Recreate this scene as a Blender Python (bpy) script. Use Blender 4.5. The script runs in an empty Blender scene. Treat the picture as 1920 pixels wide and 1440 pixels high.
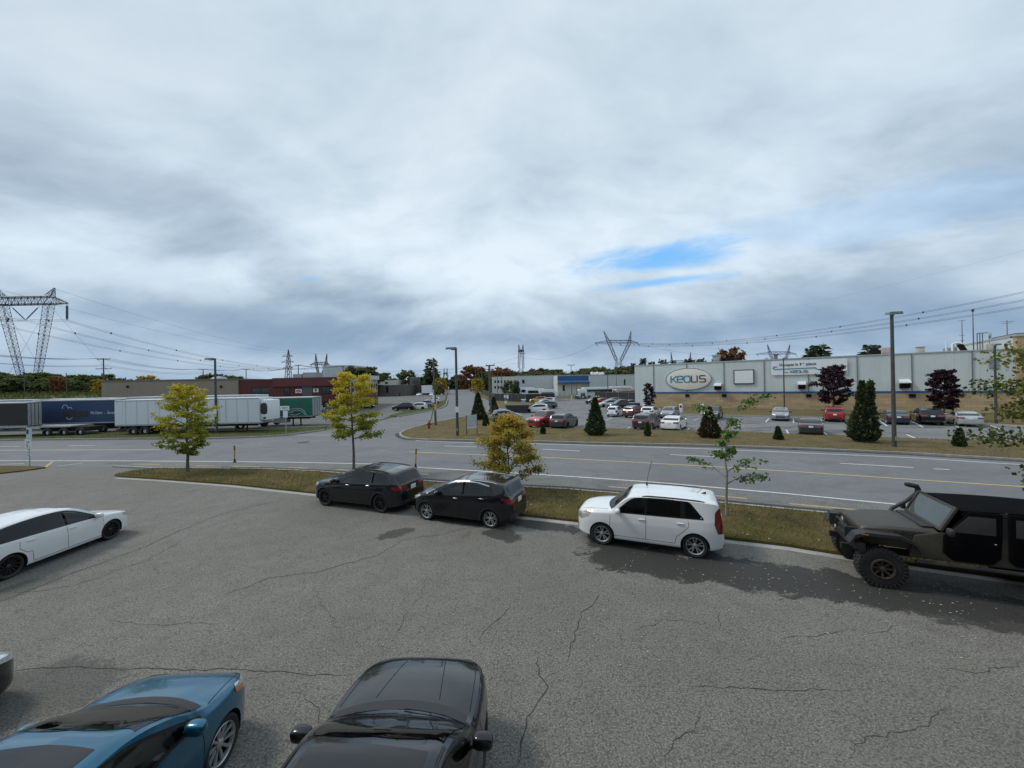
import bpy, bmesh, math, random
import numpy as np
from mathutils import Vector, Matrix
from mathutils.bvhtree import BVHTree
from mathutils.geometry import delaunay_2d_cdt, tessellate_polygon
SC = bpy.context.scene
COL = SC.collection
PI = math.pi
rnd = random.Random(7)
# ---------------------------------------------------------------- camera
CAMH, FPX, ROLL, PITCH = 4.96, 721.0, 0.0200, 0.0
_c, _s = math.cos(ROLL), math.sin(ROLL)
FW = Vector((0, math.cos(PITCH), math.sin(PITCH)))
U0 = Vector((0, -math.sin(PITCH), math.cos(PITCH)))
RC = _c*Vector((1, 0, 0)) - _s*U0
UC = _s*Vector((1, 0, 0)) + _c*U0
def ray(x, y):
    return FW*FPX + RC*(x-960) - UC*(y-720)
def G(x, y, z=0.0):
    "world point at height z seen at photo pixel x, y"
    d = ray(x, y); t = (z-CAMH)/d.z
    return Vector((d.x*t, d.y*t, z))
def D(x, y, Y):
    "world point at depth Y seen at photo pixel x, y"
    d = ray(x, y); t = Y/d.y
    return Vector((d.x*t, Y, CAMH+d.z*t))
cam = bpy.data.cameras.new('camera'); cam_o = bpy.data.objects.new('camera', cam); COL.objects.link(cam_o)
cam.sensor_width = 36; cam.lens = FPX/1920*36; cam.clip_start = 0.1; cam.clip_end = 9000
m = Matrix.Identity(4)
for i in range(3):
    m[i][0] = RC[i]; m[i][1] = UC[i]; m[i][2] = -FW[i]
m[2][3] = CAMH
cam_o.matrix_world = m
SC.camera = cam_o
# ---------------------------------------------------------------- materials
class NT:
    def __init__(s, nt): s.nt = nt
    def n(s, typ, **kw):
        o = s.nt.nodes.new(typ)
        for k, v in kw.items():
            if k.startswith('i_'):
                key = k[2:]
                o.inputs[int(key) if key.isdigit() else key].default_value = v
            else: setattr(o, k, v)
        return o
    def l(s, a, b): s.nt.links.new(a, b)
    def math(s, op, a, b=None, clamp=False):
        o = s.nt.nodes.new('ShaderNodeMath'); o.operation = op; o.use_clamp = clamp
        for i, v in enumerate((a, b)):
            if v is None: continue
            if hasattr(v, 'links'): s.nt.links.new(v, o.inputs[i])
            else: o.inputs[i].default_value = v
        return o.outputs[0]
    def mix(s, f, a, b, blend='MIX'):
        o = s.nt.nodes.new('ShaderNodeMix'); o.data_type = 'RGBA'; o.blend_type = blend
        for i, v in ((0, f), (6, a), (7, b)):
            if hasattr(v, 'links'): s.nt.links.new(v, o.inputs[i])
            else: o.inputs[i].default_value = v if i == 0 else (*v, 1)[:4]
        return o.outputs[2]
    def noise(s, scale, detail=4, rough=0.55, vec=None, dist=0.0):
        o = s.n('ShaderNodeTexNoise'); o.inputs['Scale'].default_value = scale
        o.inputs['Detail'].default_value = detail; o.inputs['Roughness'].default_value = rough
        o.inputs['Distortion'].default_value = dist
        if vec is not None: s.l(vec, o.inputs['Vector'])
        return o.outputs[0]
    def ramp(s, f, stops):
        o = s.n('ShaderNodeValToRGB'); el = o.color_ramp.elements
        while len(el) < len(stops): el.new(0.5)
        for e, (p, c) in zip(el, stops):
            e.position = p; e.color = (*c, 1)[:4] if not isinstance(c, (int, float)) else (c, c, c, 1)
        s.l(f, o.inputs[0]); return o.outputs[0]
    def mapr(s, v, a, b, c=0.0, d=1.0, smooth=False):
        o = s.n('ShaderNodeMapRange'); o.inputs[1].default_value = a; o.inputs[2].default_value = b
        o.inputs[3].default_value = c; o.inputs[4].default_value = d
        if smooth: o.interpolation_type = 'SMOOTHSTEP'
        s.l(v, o.inputs[0]); return o.outputs[0]
def new_mat(name):
    mt = bpy.data.materials.new(name); mt.use_nodes = True; nt = NT(mt.node_tree)
    b = mt.node_tree.nodes['Principled BSDF']
    return mt, nt, b
def mat(name, col, rough=0.6, metal=0.0, coat=0.0, var=0.12, scale=3.0, spec=0.5, bump=0.0, bscale=30, fine=0.0):
    "procedural material: base colour broken by two scales of noise"
    mt, nt, b = new_mat(name)
    tc = nt.n('ShaderNodeTexCoord'); v = tc.outputs['Object']
    nz = nt.noise(scale, 5, 0.6, v)
    lo = tuple(max(0, c*(1-var)) for c in col); hi = tuple(min(1, c*(1+var)) for c in col)
    c = nt.ramp(nz, [(0.3, lo), (0.7, hi)])
    if fine:
        n2 = nt.noise(bscale, 3, 0.6, v)
        c = nt.mix(fine, c, nt.ramp(n2, [(0.35, tuple(x*0.55 for x in col)), (0.65, tuple(min(1, x*1.35) for x in col))]))
    nt.l(c, b.inputs['Base Color'])
    r = nt.mapr(nz, 0.3, 0.7, max(0.02, rough*0.85), min(1, rough*1.15)); nt.l(r, b.inputs['Roughness'])
    b.inputs['Metallic'].default_value = metal
    b.inputs['Specular IOR Level'].default_value = spec
    if coat:
        b.inputs['Coat Weight'].default_value = coat; b.inputs['Coat Roughness'].default_value = 0.04
    if bump:
        bn = nt.n('ShaderNodeBump'); bn.inputs['Strength'].default_value = bump; bn.inputs['Distance'].default_value = 0.02
        nt.l(nt.noise(bscale, 4, 0.6, v), bn.inputs['Height']); nt.l(bn.outputs[0], b.inputs['Normal'])
    return mt
_paints = {}
def paint(name, col, metal=0.0, rough=0.35, dirt=0.25, spec=0.5, coat=0.9):
    if name in _paints: return _paints[name]
    mt, nt, b = new_mat('paint_'+name)
    tc = nt.n('ShaderNodeTexCoord'); v = tc.outputs['Object']
    nz = nt.noise(2.2, 5, 0.65, v); n2 = nt.noise(25, 3, 0.6, v)
    c = nt.mix(nt.mapr(nz, 0.35, 0.75, 0.0, 0.16), col, tuple(min(1, x*0.9+0.006) for x in col))
    sp = nt.n('ShaderNodeSeparateXYZ'); nt.l(v, sp.inputs[0])
    low = nt.mapr(sp.outputs[2], 0.75, 0.2)       # road film thrown up on the sills
    film = nt.math('MULTIPLY', low, nt.mapr(nt.noise(4, 6, 0.7, v), 0.35, 0.7, 0, dirt), True)
    c = nt.mix(film, c, (0.16, 0.15, 0.135))
    nt.l(c, b.inputs['Base Color'])
    nt.l(nt.mapr(n2, 0.3, 0.7, rough*0.9, rough*1.15), b.inputs['Roughness'])
    b.inputs['Metallic'].default_value = metal
    b.inputs['Coat Weight'].default_value = coat; b.inputs['Specular IOR Level'].default_value = spec
    nt.l(nt.mapr(nz, 0.3, 0.8, 0.02, 0.10), b.inputs['Coat Roughness'])
    _paints[name] = mt
    return mt
def glassmat(name, col=(0.012, 0.014, 0.016), rough=0.04):
    mt, nt, b = new_mat(name)
    v = nt.n('ShaderNodeTexCoord').outputs['Object']
    nz = nt.noise(1.6, 4, 0.6, v)
    nt.l(nt.mix(nz, col, tuple(c*2.0+0.004 for c in col)), b.inputs['Base Color'])
    nt.l(nt.mapr(nt.noise(6, 4, 0.6, v), 0.3, 0.8, rough*0.6, rough*2.2), b.inputs['Roughness'])
    b.inputs['Specular IOR Level'].default_value = 0.45
    return mt
M = {}
M['glass'] = glassmat('tinted_glass')
M['glass_clear'] = glassmat('windscreen_glass', (0.045, 0.055, 0.058), 0.03)
def panemat(name, tint, rough=0.03):
    mt = bpy.data.materials.new(name); mt.use_nodes = True; nt = NT(mt.node_tree); mt.node_tree.nodes.remove(mt.node_tree.nodes['Principled BSDF'])
    tr = nt.n('ShaderNodeBsdfTransparent'); v = nt.n('ShaderNodeTexCoord').outputs['Object']
    nt.l(nt.mix(nt.noise(2.0, 4, .6, v), tint, tuple(c*.8 for c in tint)), tr.inputs[0])
    gl = nt.n('ShaderNodeBsdfGlossy'); nt.l(nt.mapr(nt.noise(5, 4, .6, v), .3, .8, rough*.5, rough*2), gl.inputs['Roughness'])
    fr = nt.n('ShaderNodeFresnel'); fr.inputs[0].default_value = 1.5; mx = nt.n('ShaderNodeMixShader')
    nt.l(nt.math('MULTIPLY', fr.outputs[0], 1.25, True), mx.inputs[0]); nt.l(tr.outputs[0], mx.inputs[1]); nt.l(gl.outputs[0], mx.inputs[2]); nt.l(mx.outputs[0], mt.node_tree.nodes['Material Output'].inputs[0])
    return mt
M['pane_dark'] = panemat('privacy_glass', (.17, .175, .18)); M['pane'] = panemat('side_glass', (.62, .66, .65)); M['pane_ws'] = panemat('laminated_windscreen', (.66, .72, .72))
M['seat'] = mat('seat_fabric', (.095, .092, .088), .85, var=.3, scale=8); M['cabin'] = mat('cabin_trim', (.045, .045, .046), .8, var=.3, scale=6)
M['pano'] = glassmat('roof_glass', (0.008, 0.008, 0.009), 0.05)
M['rubber'] = mat('tyre_rubber', (0.022, 0.022, 0.022), 0.85, scale=20, var=0.3, bump=0.3, bscale=60)
M['plastic'] = mat('black_plastic', (0.024, 0.024, 0.025), 0.55, scale=8, var=0.25)
M['gloss'] = mat('gloss_black_trim', (0.012, 0.012, 0.013), 0.18, scale=8)
M['well'] = mat('wheel_well', (0.010, 0.010, 0.010), 0.9, scale=8)
M['seam'] = mat('panel_gap_crease', (0.006, 0.006, 0.006), 0.9)
M['alloy'] = mat('alloy_wheel', (0.50, 0.51, 0.52), 0.32, metal=0.75, scale=12)
M['alloy_dark'] = mat('dark_alloy', (0.03, 0.03, 0.032), 0.35, metal=0.4, scale=12)
M['chrome'] = mat('chrome_trim', (0.60, 0.61, 0.62), 0.30, metal=1.0, scale=6)
M['lamp'] = mat('lamp_lens', (0.62, 0.64, 0.66), 0.12, metal=0.55, coat=1, scale=30, var=0.3)
M['amber'] = mat('amber_lens', (0.60, 0.16, 0.01), 0.2, coat=1)
M['red_lens'] = mat('red_lens', (0.17, 0.006, 0.010), 0.15, coat=1, scale=25, var=0.35)
M['plate'] = mat('plate_white', (0.70, 0.72, 0.74), 0.5)
M['badge'] = mat('badge_silver', (0.6, 0.6, 0.6), 0.25, metal=0.9)
# ---------------------------------------------------------------- object helpers
def link(o, parent=None):
    COL.objects.link(o)
    if parent is not None: o.parent = parent
    return o
def tag(o, label=None, cat=None, group=None, kind=None):
    for k, v in (('label', label), ('category', cat), ('group', group), ('kind', kind)):
        if v is not None: o[k] = v
    return o
def empty(name, loc=(0, 0, 0), rz=0.0, label=None, cat=None, group=None, parent=None):
    o = bpy.data.objects.new(name, None); o.empty_display_size = 0.3
    o.location = loc; o.rotation_euler = (0, 0, rz)
    link(o, parent); return tag(o, label, cat, group)
def kids(o):
    return [c for c in ALLKIDS(o)]
def ALLKIDS(o):
    return list(o.children)
def copy_tree(o, loc=None, rz=None, label=None, group=None, parent=None, scale=None):
    c = o.copy(); COL.objects.link(c)
    if parent is not None:
        c.parent = parent
    else:
        if loc is not None: c.location = loc
        if rz is not None: c.rotation_euler = (0, 0, rz)
        if scale is not None: c.scale = scale if hasattr(scale, '__len__') else (scale,)*3
        if label: c['label'] = label
        if group: c['group'] = group
    for ch in list(o.children): copy_tree(ch, parent=c)
    return c
class MB:
    "mesh builder: verts, faces, face material index, face tint"
    def __init__(s): s.v = []; s.f = []; s.m = []; s.t = []
    def add(s, vs, fs, mi=0, t=None):
        b = len(s.v); s.v.extend([tuple(p) for p in vs])
        for f in fs:
            s.f.append(tuple(i+b for i in f)); s.m.append(mi); s.t.append(t)
        return s
    def box(s, x0, x1, y0, y1, z0, z1, mi=0):
        return s.add([(x0,y0,z0),(x1,y0,z0),(x1,y1,z0),(x0,y1,z0),(x0,y0,z1),(x1,y0,z1),(x1,y1,z1),(x0,y1,z1)],
                     [(0,3,2,1),(4,5,6,7),(0,1,5,4),(1,2,6,5),(2,3,7,6),(3,0,4,7)], mi)
    def cbox(s, c, sz, mi=0):
        return s.box(c[0]-sz[0]/2, c[0]+sz[0]/2, c[1]-sz[1]/2, c[1]+sz[1]/2, c[2]-sz[2]/2, c[2]+sz[2]/2, mi)
    def obox(s, p, u, v, w, mi=0):
        "box from corner p along vectors u, v, w"
        p, u, v, w = map(Vector, (p, u, v, w))
        return s.add([p, p+u, p+u+v, p+v, p+w, p+u+w, p+u+v+w, p+v+w],
                     [(0,3,2,1),(4,5,6,7),(0,1,5,4),(1,2,6,5),(2,3,7,6),(3,0,4,7)], mi)
    def tube(s, pts, rs, n=6, mi=0, cap=True):
        pts = [Vector(p) for p in pts]
        if not hasattr(rs, '__len__'): rs = [rs]*len(pts)
        rings = []
        prev = None
        for i, p in enumerate(pts):
            d = (pts[min(i+1, len(pts)-1)] - pts[max(i-1, 0)])
            if d.length < 1e-9: d = Vector((0, 0, 1))
            d.normalize()
            if prev is None:
                a = Vector((1, 0, 0)) if abs(d.x) < 0.8 else Vector((0, 1, 0))
                u = d.cross(a).normalized()
            else:
                u = (prev - d*prev.dot(d))
                u = u.normalized() if u.length > 1e-6 else d.orthogonal().normalized()
            prev = u; w = d.cross(u)
            rings.append([p + (u*math.cos(2*PI*k/n) + w*math.sin(2*PI*k/n))*rs[i] for k in range(n)])
        vs = [p for r in rings for p in r]; fs = []
        for i in range(len(pts)-1):
            for k in range(n):
                fs.append((i*n+k, i*n+(k+1)%n, (i+1)*n+(k+1)%n, (i+1)*n+k))
        if cap:
            fs.append(tuple(range(n))[::-1]); fs.append(tuple((len(pts)-1)*n+k for k in range(n)))
        return s.add(vs, fs, mi)
    def bar(s, a, b, w, mi=0):
        return s.tube([a, b], w/2*1.2, 4, mi)
    def prism(s, poly, axis, a, b, mi=0):
        "extrude 2D polygon; axis 'y': (x,z) from y=a to b; 'z': (x,y); 'x': (y,z)"
        f = {'y': lambda p, t: (p[0], t, p[1]), 'z': lambda p, t: (p[0], p[1], t), 'x': lambda p, t: (t, p[0], p[1])}[axis]
        n = len(poly)
        vs = [f(p, a) for p in poly] + [f(p, b) for p in poly]
        fs = [tuple(range(n)), tuple(range(n, 2*n))[::-1]] + [(i, i+n, (i+1) % n+n, (i+1) % n) for i in range(n)]
        return s.add(vs, fs, mi)
    def lathe(s, prof, n=24, axis='z', c=(0, 0, 0), mi=0):
        "prof list of (r, h)"
        vs = []; k = len(prof)
        for i in range(n):
            a = 2*PI*i/n; ca, sa = math.cos(a), math.sin(a)
            for r, h in prof:
                p = (r*ca, r*sa, h) if axis == 'z' else ((r*ca, h, r*sa) if axis == 'y' else (h, r*ca, r*sa))
                vs.append((p[0]+c[0], p[1]+c[1], p[2]+c[2]))
        fs = []
        for i in range(n):
            j = (i+1) % n
            for q in range(k-1):
                fs.append((i*k+q, j*k+q, j*k+q+1, i*k+q+1))
        return s.add(vs, fs, mi)
    def sq(s, c, r, e=0.6, nu=14, nv=8, mi=0, rot=None):
        "superellipsoid"
        def sg(x, p): return math.copysign(abs(x)**p, x)
        vs = []
        for j in range(nv+1):
            ph = -PI/2 + PI*j/nv
            for i in range(nu):
                th = 2*PI*i/nu
                p = Vector((r[0]*sg(math.cos(ph), e)*sg(math.cos(th), e), r[1]*sg(math.cos(ph), e)*sg(math.sin(th), e), r[2]*sg(math.sin(ph), e)))
                if rot is not None: p = rot @ p
                vs.append((p.x+c[0], p.y+c[1], p.z+c[2]))
        fs = [(j*nu+i, j*nu+(i+1) % nu, (j+1)*nu+(i+1) % nu, (j+1)*nu+i) for j in range(nv) for i in range(nu)]
        return s.add(vs, fs, mi)
    def mesh(s, name, mats, smooth=False, fix=True, bevel=0, sharp=0.6):
        me = bpy.data.meshes.new(name); me.from_pydata(s.v, [], s.f)
        mats = mats if isinstance(mats, (list, tuple)) else [mats]
        for x in mats: me.materials.append(x)
        if len(s.m): me.polygons.foreach_set('material_index', s.m)
        if any(t is not None for t in s.t):
            at = me.attributes.new('tint', 'FLOAT', 'FACE'); at.data.foreach_set('value', [t or 0.0 for t in s.t])
        me.update()
        if fix or bevel or smooth:
            bm = bmesh.new(); bm.from_mesh(me)
            if fix:
                bmesh.ops.remove_doubles(bm, verts=bm.verts, dist=1e-5)
                bmesh.ops.recalc_face_normals(bm, faces=bm.faces)
            if bevel:
                es = [e for e in bm.edges if len(e.link_faces) == 2 and e.calc_face_angle(0) > 0.5]
                bmesh.ops.bevel(bm, geom=es, offset=bevel, segments=2, affect='EDGES', profile=0.6, clamp_overlap=True)
            if smooth or bevel:
                for f in bm.faces: f.smooth = True
                for e in bm.edges:
                    if len(e.link_faces) == 2 and e.calc_face_angle(0) > sharp: e.smooth = False
            bm.to_mesh(me); bm.free()
        return me
    def build(s, name, mats, parent=None, smooth=False, fix=True, bevel=0, loc=None, rz=None, sharp=0.6):
        o = bpy.data.objects.new(name, s.mesh(name, mats, smooth, fix, bevel, sharp)); link(o, parent)
        if loc is not None: o.location = loc
        if rz is not None: o.rotation_euler = (0, 0, rz)
        return o
def obj(name, me, parent=None):
    return link(bpy.data.objects.new(name, me), parent)
def text_mb(txt, size, thick=0.01, shear=0.0, spacing=1.0, bold=0.0):
    "letters as a mesh in the XZ plane (reading along +x, up +z), centred"
    cu = bpy.data.curves.new('txt', 'FONT'); cu.body = txt; cu.size = size; cu.extrude = thick/2
    cu.align_x = 'CENTER'; cu.align_y = 'CENTER'; cu.shear = shear; cu.space_character = spacing; cu.resolution_u = 3; cu.offset = bold*size
    o = bpy.data.objects.new('txt', cu); COL.objects.link(o)
    bpy.context.view_layer.update()
    me = bpy.data.meshes.new_from_object(o.evaluated_get(bpy.context.evaluated_depsgraph_get()))
    mb = MB(); mb.add([(v.co.x, -v.co.z, v.co.y) for v in me.vertices], [tuple(p.vertices) for p in me.polygons])
    bpy.data.objects.remove(o); bpy.data.meshes.remove(me); bpy.data.curves.remove(cu)
    return mb
def stroke_mb(lines, w, thick=0.01):
    "ribbon strokes in the XZ plane, front at y = -thick"
    mb = MB()
    for ln in lines:
        for a, b in zip(ln[:-1], ln[1:]):
            a, b = Vector((a[0], 0, a[1])), Vector((b[0], 0, b[1])); d = (b-a)
            if d.length < 1e-6: continue
            d.normalize(); nn = Vector((-d.z, 0, d.x))*(w/2); e = d*(w*0.35)
            mb.obox(a-e-nn, (b-a)+2*e, nn*2, (0, -thick, 0))
    return mb
def arc(cx, cz, rx, rz, a0, a1, n=10):
    return [(cx+rx*math.cos(math.radians(a0+(a1-a0)*i/n)), cz+rz*math.sin(math.radians(a0+(a1-a0)*i/n))) for i in range(n+1)]
def wall_frame(A, B):
    "matrix whose x runs from A to B, y points away from the viewer's side, z up"
    A, B = Vector((A[0], A[1], 0)), Vector((B[0], B[1], 0)); u = (B-A).normalized()
    v = Vector((-u.y, u.x, 0))
    return math.atan2(u.y, u.x), (B-A).length, u, v
# ---------------------------------------------------------------- vehicles
def chaikin(pts, it=2):
    pts = [tuple(p) for p in pts]
    for _ in range(it):
        q = [pts[0]]
        for a, b in zip(pts[:-1], pts[1:]):
            q.append(tuple(0.75*u+0.25*v for u, v in zip(a, b))); q.append(tuple(0.25*u+0.75*v for u, v in zip(a, b)))
        q.append(pts[-1]); pts = q
    return pts
def interp(pl, x):
    xs = [p[0] for p in pl]; ys = [p[1] for p in pl]
    if xs[0] > xs[-1]: xs, ys = xs[::-1], ys[::-1]
    return float(np.interp(x, xs, ys))
def sstep(a, b, x):
    t = min(1, max(0, (x-a)/(b-a))); return t*t*(3-2*t)
class Car:
    def __init__(s, sp, res=0.07):
        s.sp = sp; s.res = res
        top = chaikin(sp['top'], 2)
        pts = [top[0]]
        for a, b in zip(top[:-1], top[1:]):
            n = max(1, int(math.hypot(b[0]-a[0], b[1]-a[1])/res+0.5))
            for i in range(1, n+1): pts.append((a[0]+(b[0]-a[0])*i/n, a[1]+(b[1]-a[1])*i/n))
        s.top = pts; s.xf = pts[0][0]; s.xr = pts[-1][0]
        s.plan = chaikin(sp['plan'], 2); s.belt = chaikin(sp['belt'], 2)
        s.hw = sp['W']/2
        n = None; rings = []
        for x, z in pts:
            h = s.section(x, z); rings.append([(x, y, zz) for y, zz in h])
        k = len(rings[0]); mb = MB()
        vs = []; fs = []
        ring_n = 2*k-2
        for r in rings:
            vs += r + [(p[0], -p[1], p[2]) for p in r[1:-1]][::-1]
        for i in range(len(rings)-1):
            for j in range(ring_n):
                a, b = i*ring_n+j, i*ring_n+(j+1) % ring_n
                fs.append((a, b, b+ring_n, a+ring_n))
        for i in (0, len(rings)-1):
            c = Vector((0, 0, 0)); 
            for j in range(ring_n): c += Vector(vs[i*ring_n+j])
            vs.append(tuple(c/ring_n)); ci = len(vs)-1
            for j in range(ring_n): fs.append((i*ring_n+j, i*ring_n+(j+1) % ring_n, ci))
        mb.add(vs, fs)
        s.bm = bmesh.new(); me = mb.mesh('tmp', []); s.bm.from_mesh(me); bpy.data.meshes.remove(me)
        s.bm.normal_update()
        s.bvh = BVHTree.FromBMesh(s.bm)
    def topz(s, x):
        # highest centre-line height at x
        best = 0
        for a, b in zip(s.top[:-1], s.top[1:]):
            lo, hi = min(a[0], b[0]), max(a[0], b[0])
            if lo-1e-6 <= x <= hi+1e-6:
                t = 0.5 if hi-lo < 1e-6 else (x-a[0])/(b[0]-a[0])
                best = max(best, a[1]+(b[1]-a[1])*t)
        return best
    def params(s, x, zt):
        sp = s.sp
        e = max(0, x-(s.xf-0.55))/0.55; r = max(0, (s.xr+0.55)-x)/0.55
        zb = sp['clear'] + 0.06*e*e + 0.10*r*r
        w = s.hw*interp(s.plan, x)
        zB = min(interp(s.belt, x), zt-0.035)
        zB = max(zB, zb+0.10)
        zt = max(zt, zB+0.03)
        return zb, w, zB, zt
    def section(s, x, zt):
        zb, w, zB, zt = s.params(x, zt)
        h = zt-zB; g = sstep(0.10, 0.34, h); sp = s.sp
        wb = w*sp.get('shoulder', 0.955); tum = sp.get('tumble', 0.34)
        wr = wb-tum*h
        p7h = (wb*0.93, zB+0.50*h); p7g = (wr, zB+0.87*h)
        p8h = (wb*0.72, zB+0.82*h); p8g = (wr-0.10, zB+0.965*h)
        L = lambda a, b: (a[0]+(b[0]-a[0])*g, a[1]+(b[1]-a[1])*g)
        d = zB-zb
        c = sp.get('crease', 0.7)
        P = [(0, zb), (0.70*w, zb), (0.95*w, zb+0.015), (0.982*w, zb+0.06), (0.985*w, zb+0.16*d+0.03), (0.995*w, zb+0.42*d), (w, zb+c*d-0.03), (0.995*w, zb+c*d+0.03),
             (wb+0.012, zB-0.05), (wb, zB-0.004), L(p7h, p7g), L(p7h, p7g), L(p8h, p8g), (wb*0.40+(wr*0.5-wb*0.40)*g, zB+0.975*h+0.01*g*0), (0, zt)]
        return chaikin(P, 2)
    def edge_y(s, x, zt):
        zb, w, zB, zt = s.params(x, zt); h = zt-zB; g = sstep(0.10, 0.34, h)
        wb = w*s.sp.get('shoulder', 0.955); wr = wb-s.sp.get('tumble', 0.34)*h
        return wb*0.93*(1-g)+wr*g
    # ---- patches projected on the body
    def cast(s, axis, a, b, off, sgn=1):
        if axis == 'side': o, d = Vector((a, 3*sgn, b)), Vector((0, -sgn, 0))
        elif axis == 'front': o, d = Vector((6, a, b)), Vector((-1, 0, 0))
        elif axis == 'rear': o, d = Vector((-6, a, b)), Vector((1, 0, 0))
        else: o, d = Vector((a, b, 5)), Vector((0, 0, -1))
        h, nn, i, dist = s.bvh.ray_cast(o, d)
        if h is None:
            h, nn, i, dist = s.bvh.find_nearest(o+d*(3 if axis == 'side' else 6-s.xf if axis == 'front' else 6+s.xr if axis == 'rear' else 3.6))
        if nn.dot(d) > 0: nn = -nn
        return h+nn*off
    def patch(s, axis, poly, off=0.004, sgn=1, res=None, round_=0):
        res = res or s.res*1.3
        if round_: 
            q = chaikin(list(poly)+[poly[0]], 2)[:-1] if round_ == 2 else poly
            if round_ == 1:
                q = []
                n = len(poly)
                for i in range(n):
                    p, c, nx = poly[i-1], poly[i], poly[(i+1) % n]
                    for t, o in ((0.18, p), (0.06, p), (0.06, nx), (0.18, nx)):
                        L = math.hypot(o[0]-c[0], o[1]-c[1]); tt = min(t, 0.05*t/0.18/max(L, 1e-6) if L > 0.28 else t)
                        q.append((c[0]+(o[0]-c[0])*tt, c[1]+(o[1]-c[1])*tt))
            poly = q
        out = []
        n = len(poly)
        for i in range(n):
            a, b = poly[i], poly[(i+1) % n]
            k = max(1, int(math.hypot(b[0]-a[0], b[1]-a[1])/res))
            for t in range(k): out.append(Vector((a[0]+(b[0]-a[0])*t/k, a[1]+(b[1]-a[1])*t/k)))
        xs = [p.x for p in out]; ys = [p.y for p in out]
        pts = list(out)
        def inside(p):
            c = False; j = len(out)-1
            for i in range(len(out)):
                if (out[i].y > p.y) != (out[j].y > p.y) and p.x < (out[j].x-out[i].x)*(p.y-out[i].y)/(out[j].y-out[i].y)+out[i].x: c = not c
                j = i
            return c
        nx = int((max(xs)-min(xs))/res); ny = int((max(ys)-min(ys))/res)
        for i in range(1, nx+1):
            for j in range(1, ny+1):
                p = Vector((min(xs)+(i-0.5)*(max(xs)-min(xs))/(nx+0), min(ys)+(j-0.5)*(max(ys)-min(ys))/(ny+0)))
                if inside(p) and min((p-o).length for o in out) > res*0.4: pts.append(p)
        r = delaunay_2d_cdt(pts, [], [list(range(len(out)))], 1, 1e-5)
        mb = MB(); mb.add([s.cast(axis, p.x, p.y, off, sgn) for p in r[0]], [tuple(f) for f in r[2]])
        return mb
    def ribbon(s, axis, line, w, off=0.002, sgn=1, res=None):
        res = res or s.res*1.2
        pts = []
        for a, b in zip(line[:-1], line[1:]):
            k = max(1, int(math.hypot(b[0]-a[0], b[1]-a[1])/res))
            for t in range(k): pts.append((a[0]+(b[0]-a[0])*t/k, a[1]+(b[1]-a[1])*t/k))
        pts.append(line[-1])
        vs = []
        for i, p in enumerate(pts):
            q0, q1 = pts[max(0, i-1)], pts[min(len(pts)-1, i+1)]
            dx, dy = q1[0]-q0[0], q1[1]-q0[1]; L = math.hypot(dx, dy) or 1
            nx, ny = -dy/L*w/2, dx/L*w/2
            vs.append(s.cast(axis, p[0]+nx, p[1]+ny, off, sgn)); vs.append(s.cast(axis, p[0]-nx, p[1]-ny, off, sgn))
        return MB().add(vs, [(2*i, 2*i+1, 2*i+3, 2*i+2) for i in range(len(pts)-1)])
    def region(s, poly, ymin, sgn, off=0.005, ymax=9):
        "part of the body inside a convex side-view polygon and beyond |y| = ymin"
        xs = [p[0] for p in poly]; zs = [p[1] for p in poly]
        bm = s.bm.copy()
        kill = []
        for f in bm.faces:
            fx = [v.co.x for v in f.verts]; fz = [v.co.z for v in f.verts]; fy = [v.co.y*sgn for v in f.verts]
            if max(fx) < min(xs) or min(fx) > max(xs) or max(fz) < min(zs) or min(fz) > max(zs) or max(fy) < ymin or min(fy) > ymax: kill.append(f)
        bmesh.ops.delete(bm, geom=kill, context='FACES')
        A = sum(poly[i][0]*poly[(i+1) % len(poly)][1]-poly[(i+1) % len(poly)][0]*poly[i][1] for i in range(len(poly)))
        P = poly if A > 0 else poly[::-1]
        pl = []
        for i in range(len(P)):
            a, b = P[i], P[(i+1) % len(P)]
            pl.append((Vector((a[0], 0, a[1])), Vector((b[1]-a[1], 0, -(b[0]-a[0])))))
        pl.append((Vector((0, ymin*sgn, 0)), Vector((0, -sgn, 0)))); pl.append((Vector((0, ymax*sgn, 0)), Vector((0, sgn, 0))))
        for co, no in pl:
            bmesh.ops.bisect_plane(bm, geom=bm.verts[:]+bm.edges[:]+bm.faces[:], plane_co=co, plane_no=no, clear_outer=True)
        bm.normal_update()
        mb = MB(); ix = {}
        for v in bm.verts: ix[v] = len(mb.v); mb.v.append(tuple(v.co+v.normal*off))
        for f in bm.faces: mb.f.append(tuple(ix[v] for v in f.verts)); mb.m.append(0); mb.t.append(None)
        bm.free(); return mb
    def dlo(s, x0, x1, rear_cut=0.25, drop=0.085, lift=0.025, fd=0.10, rd=0.14):
        xs = np.linspace(x0, x1, 40); lo = []; hi = []
        for x in xs:
            b = interp(s.belt, x)+lift
            t = min(s.topz(min(x+fd, s.xf)), s.topz(max(x-rd, s.xr)), s.topz(x))-drop
            t = min(t, b+max(0, (x-x1))*rear_cut*10+0.02) if rear_cut else t
            if t > b+0.015: lo.append((x, b)); hi.append((x, t))
        return lo, hi
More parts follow.
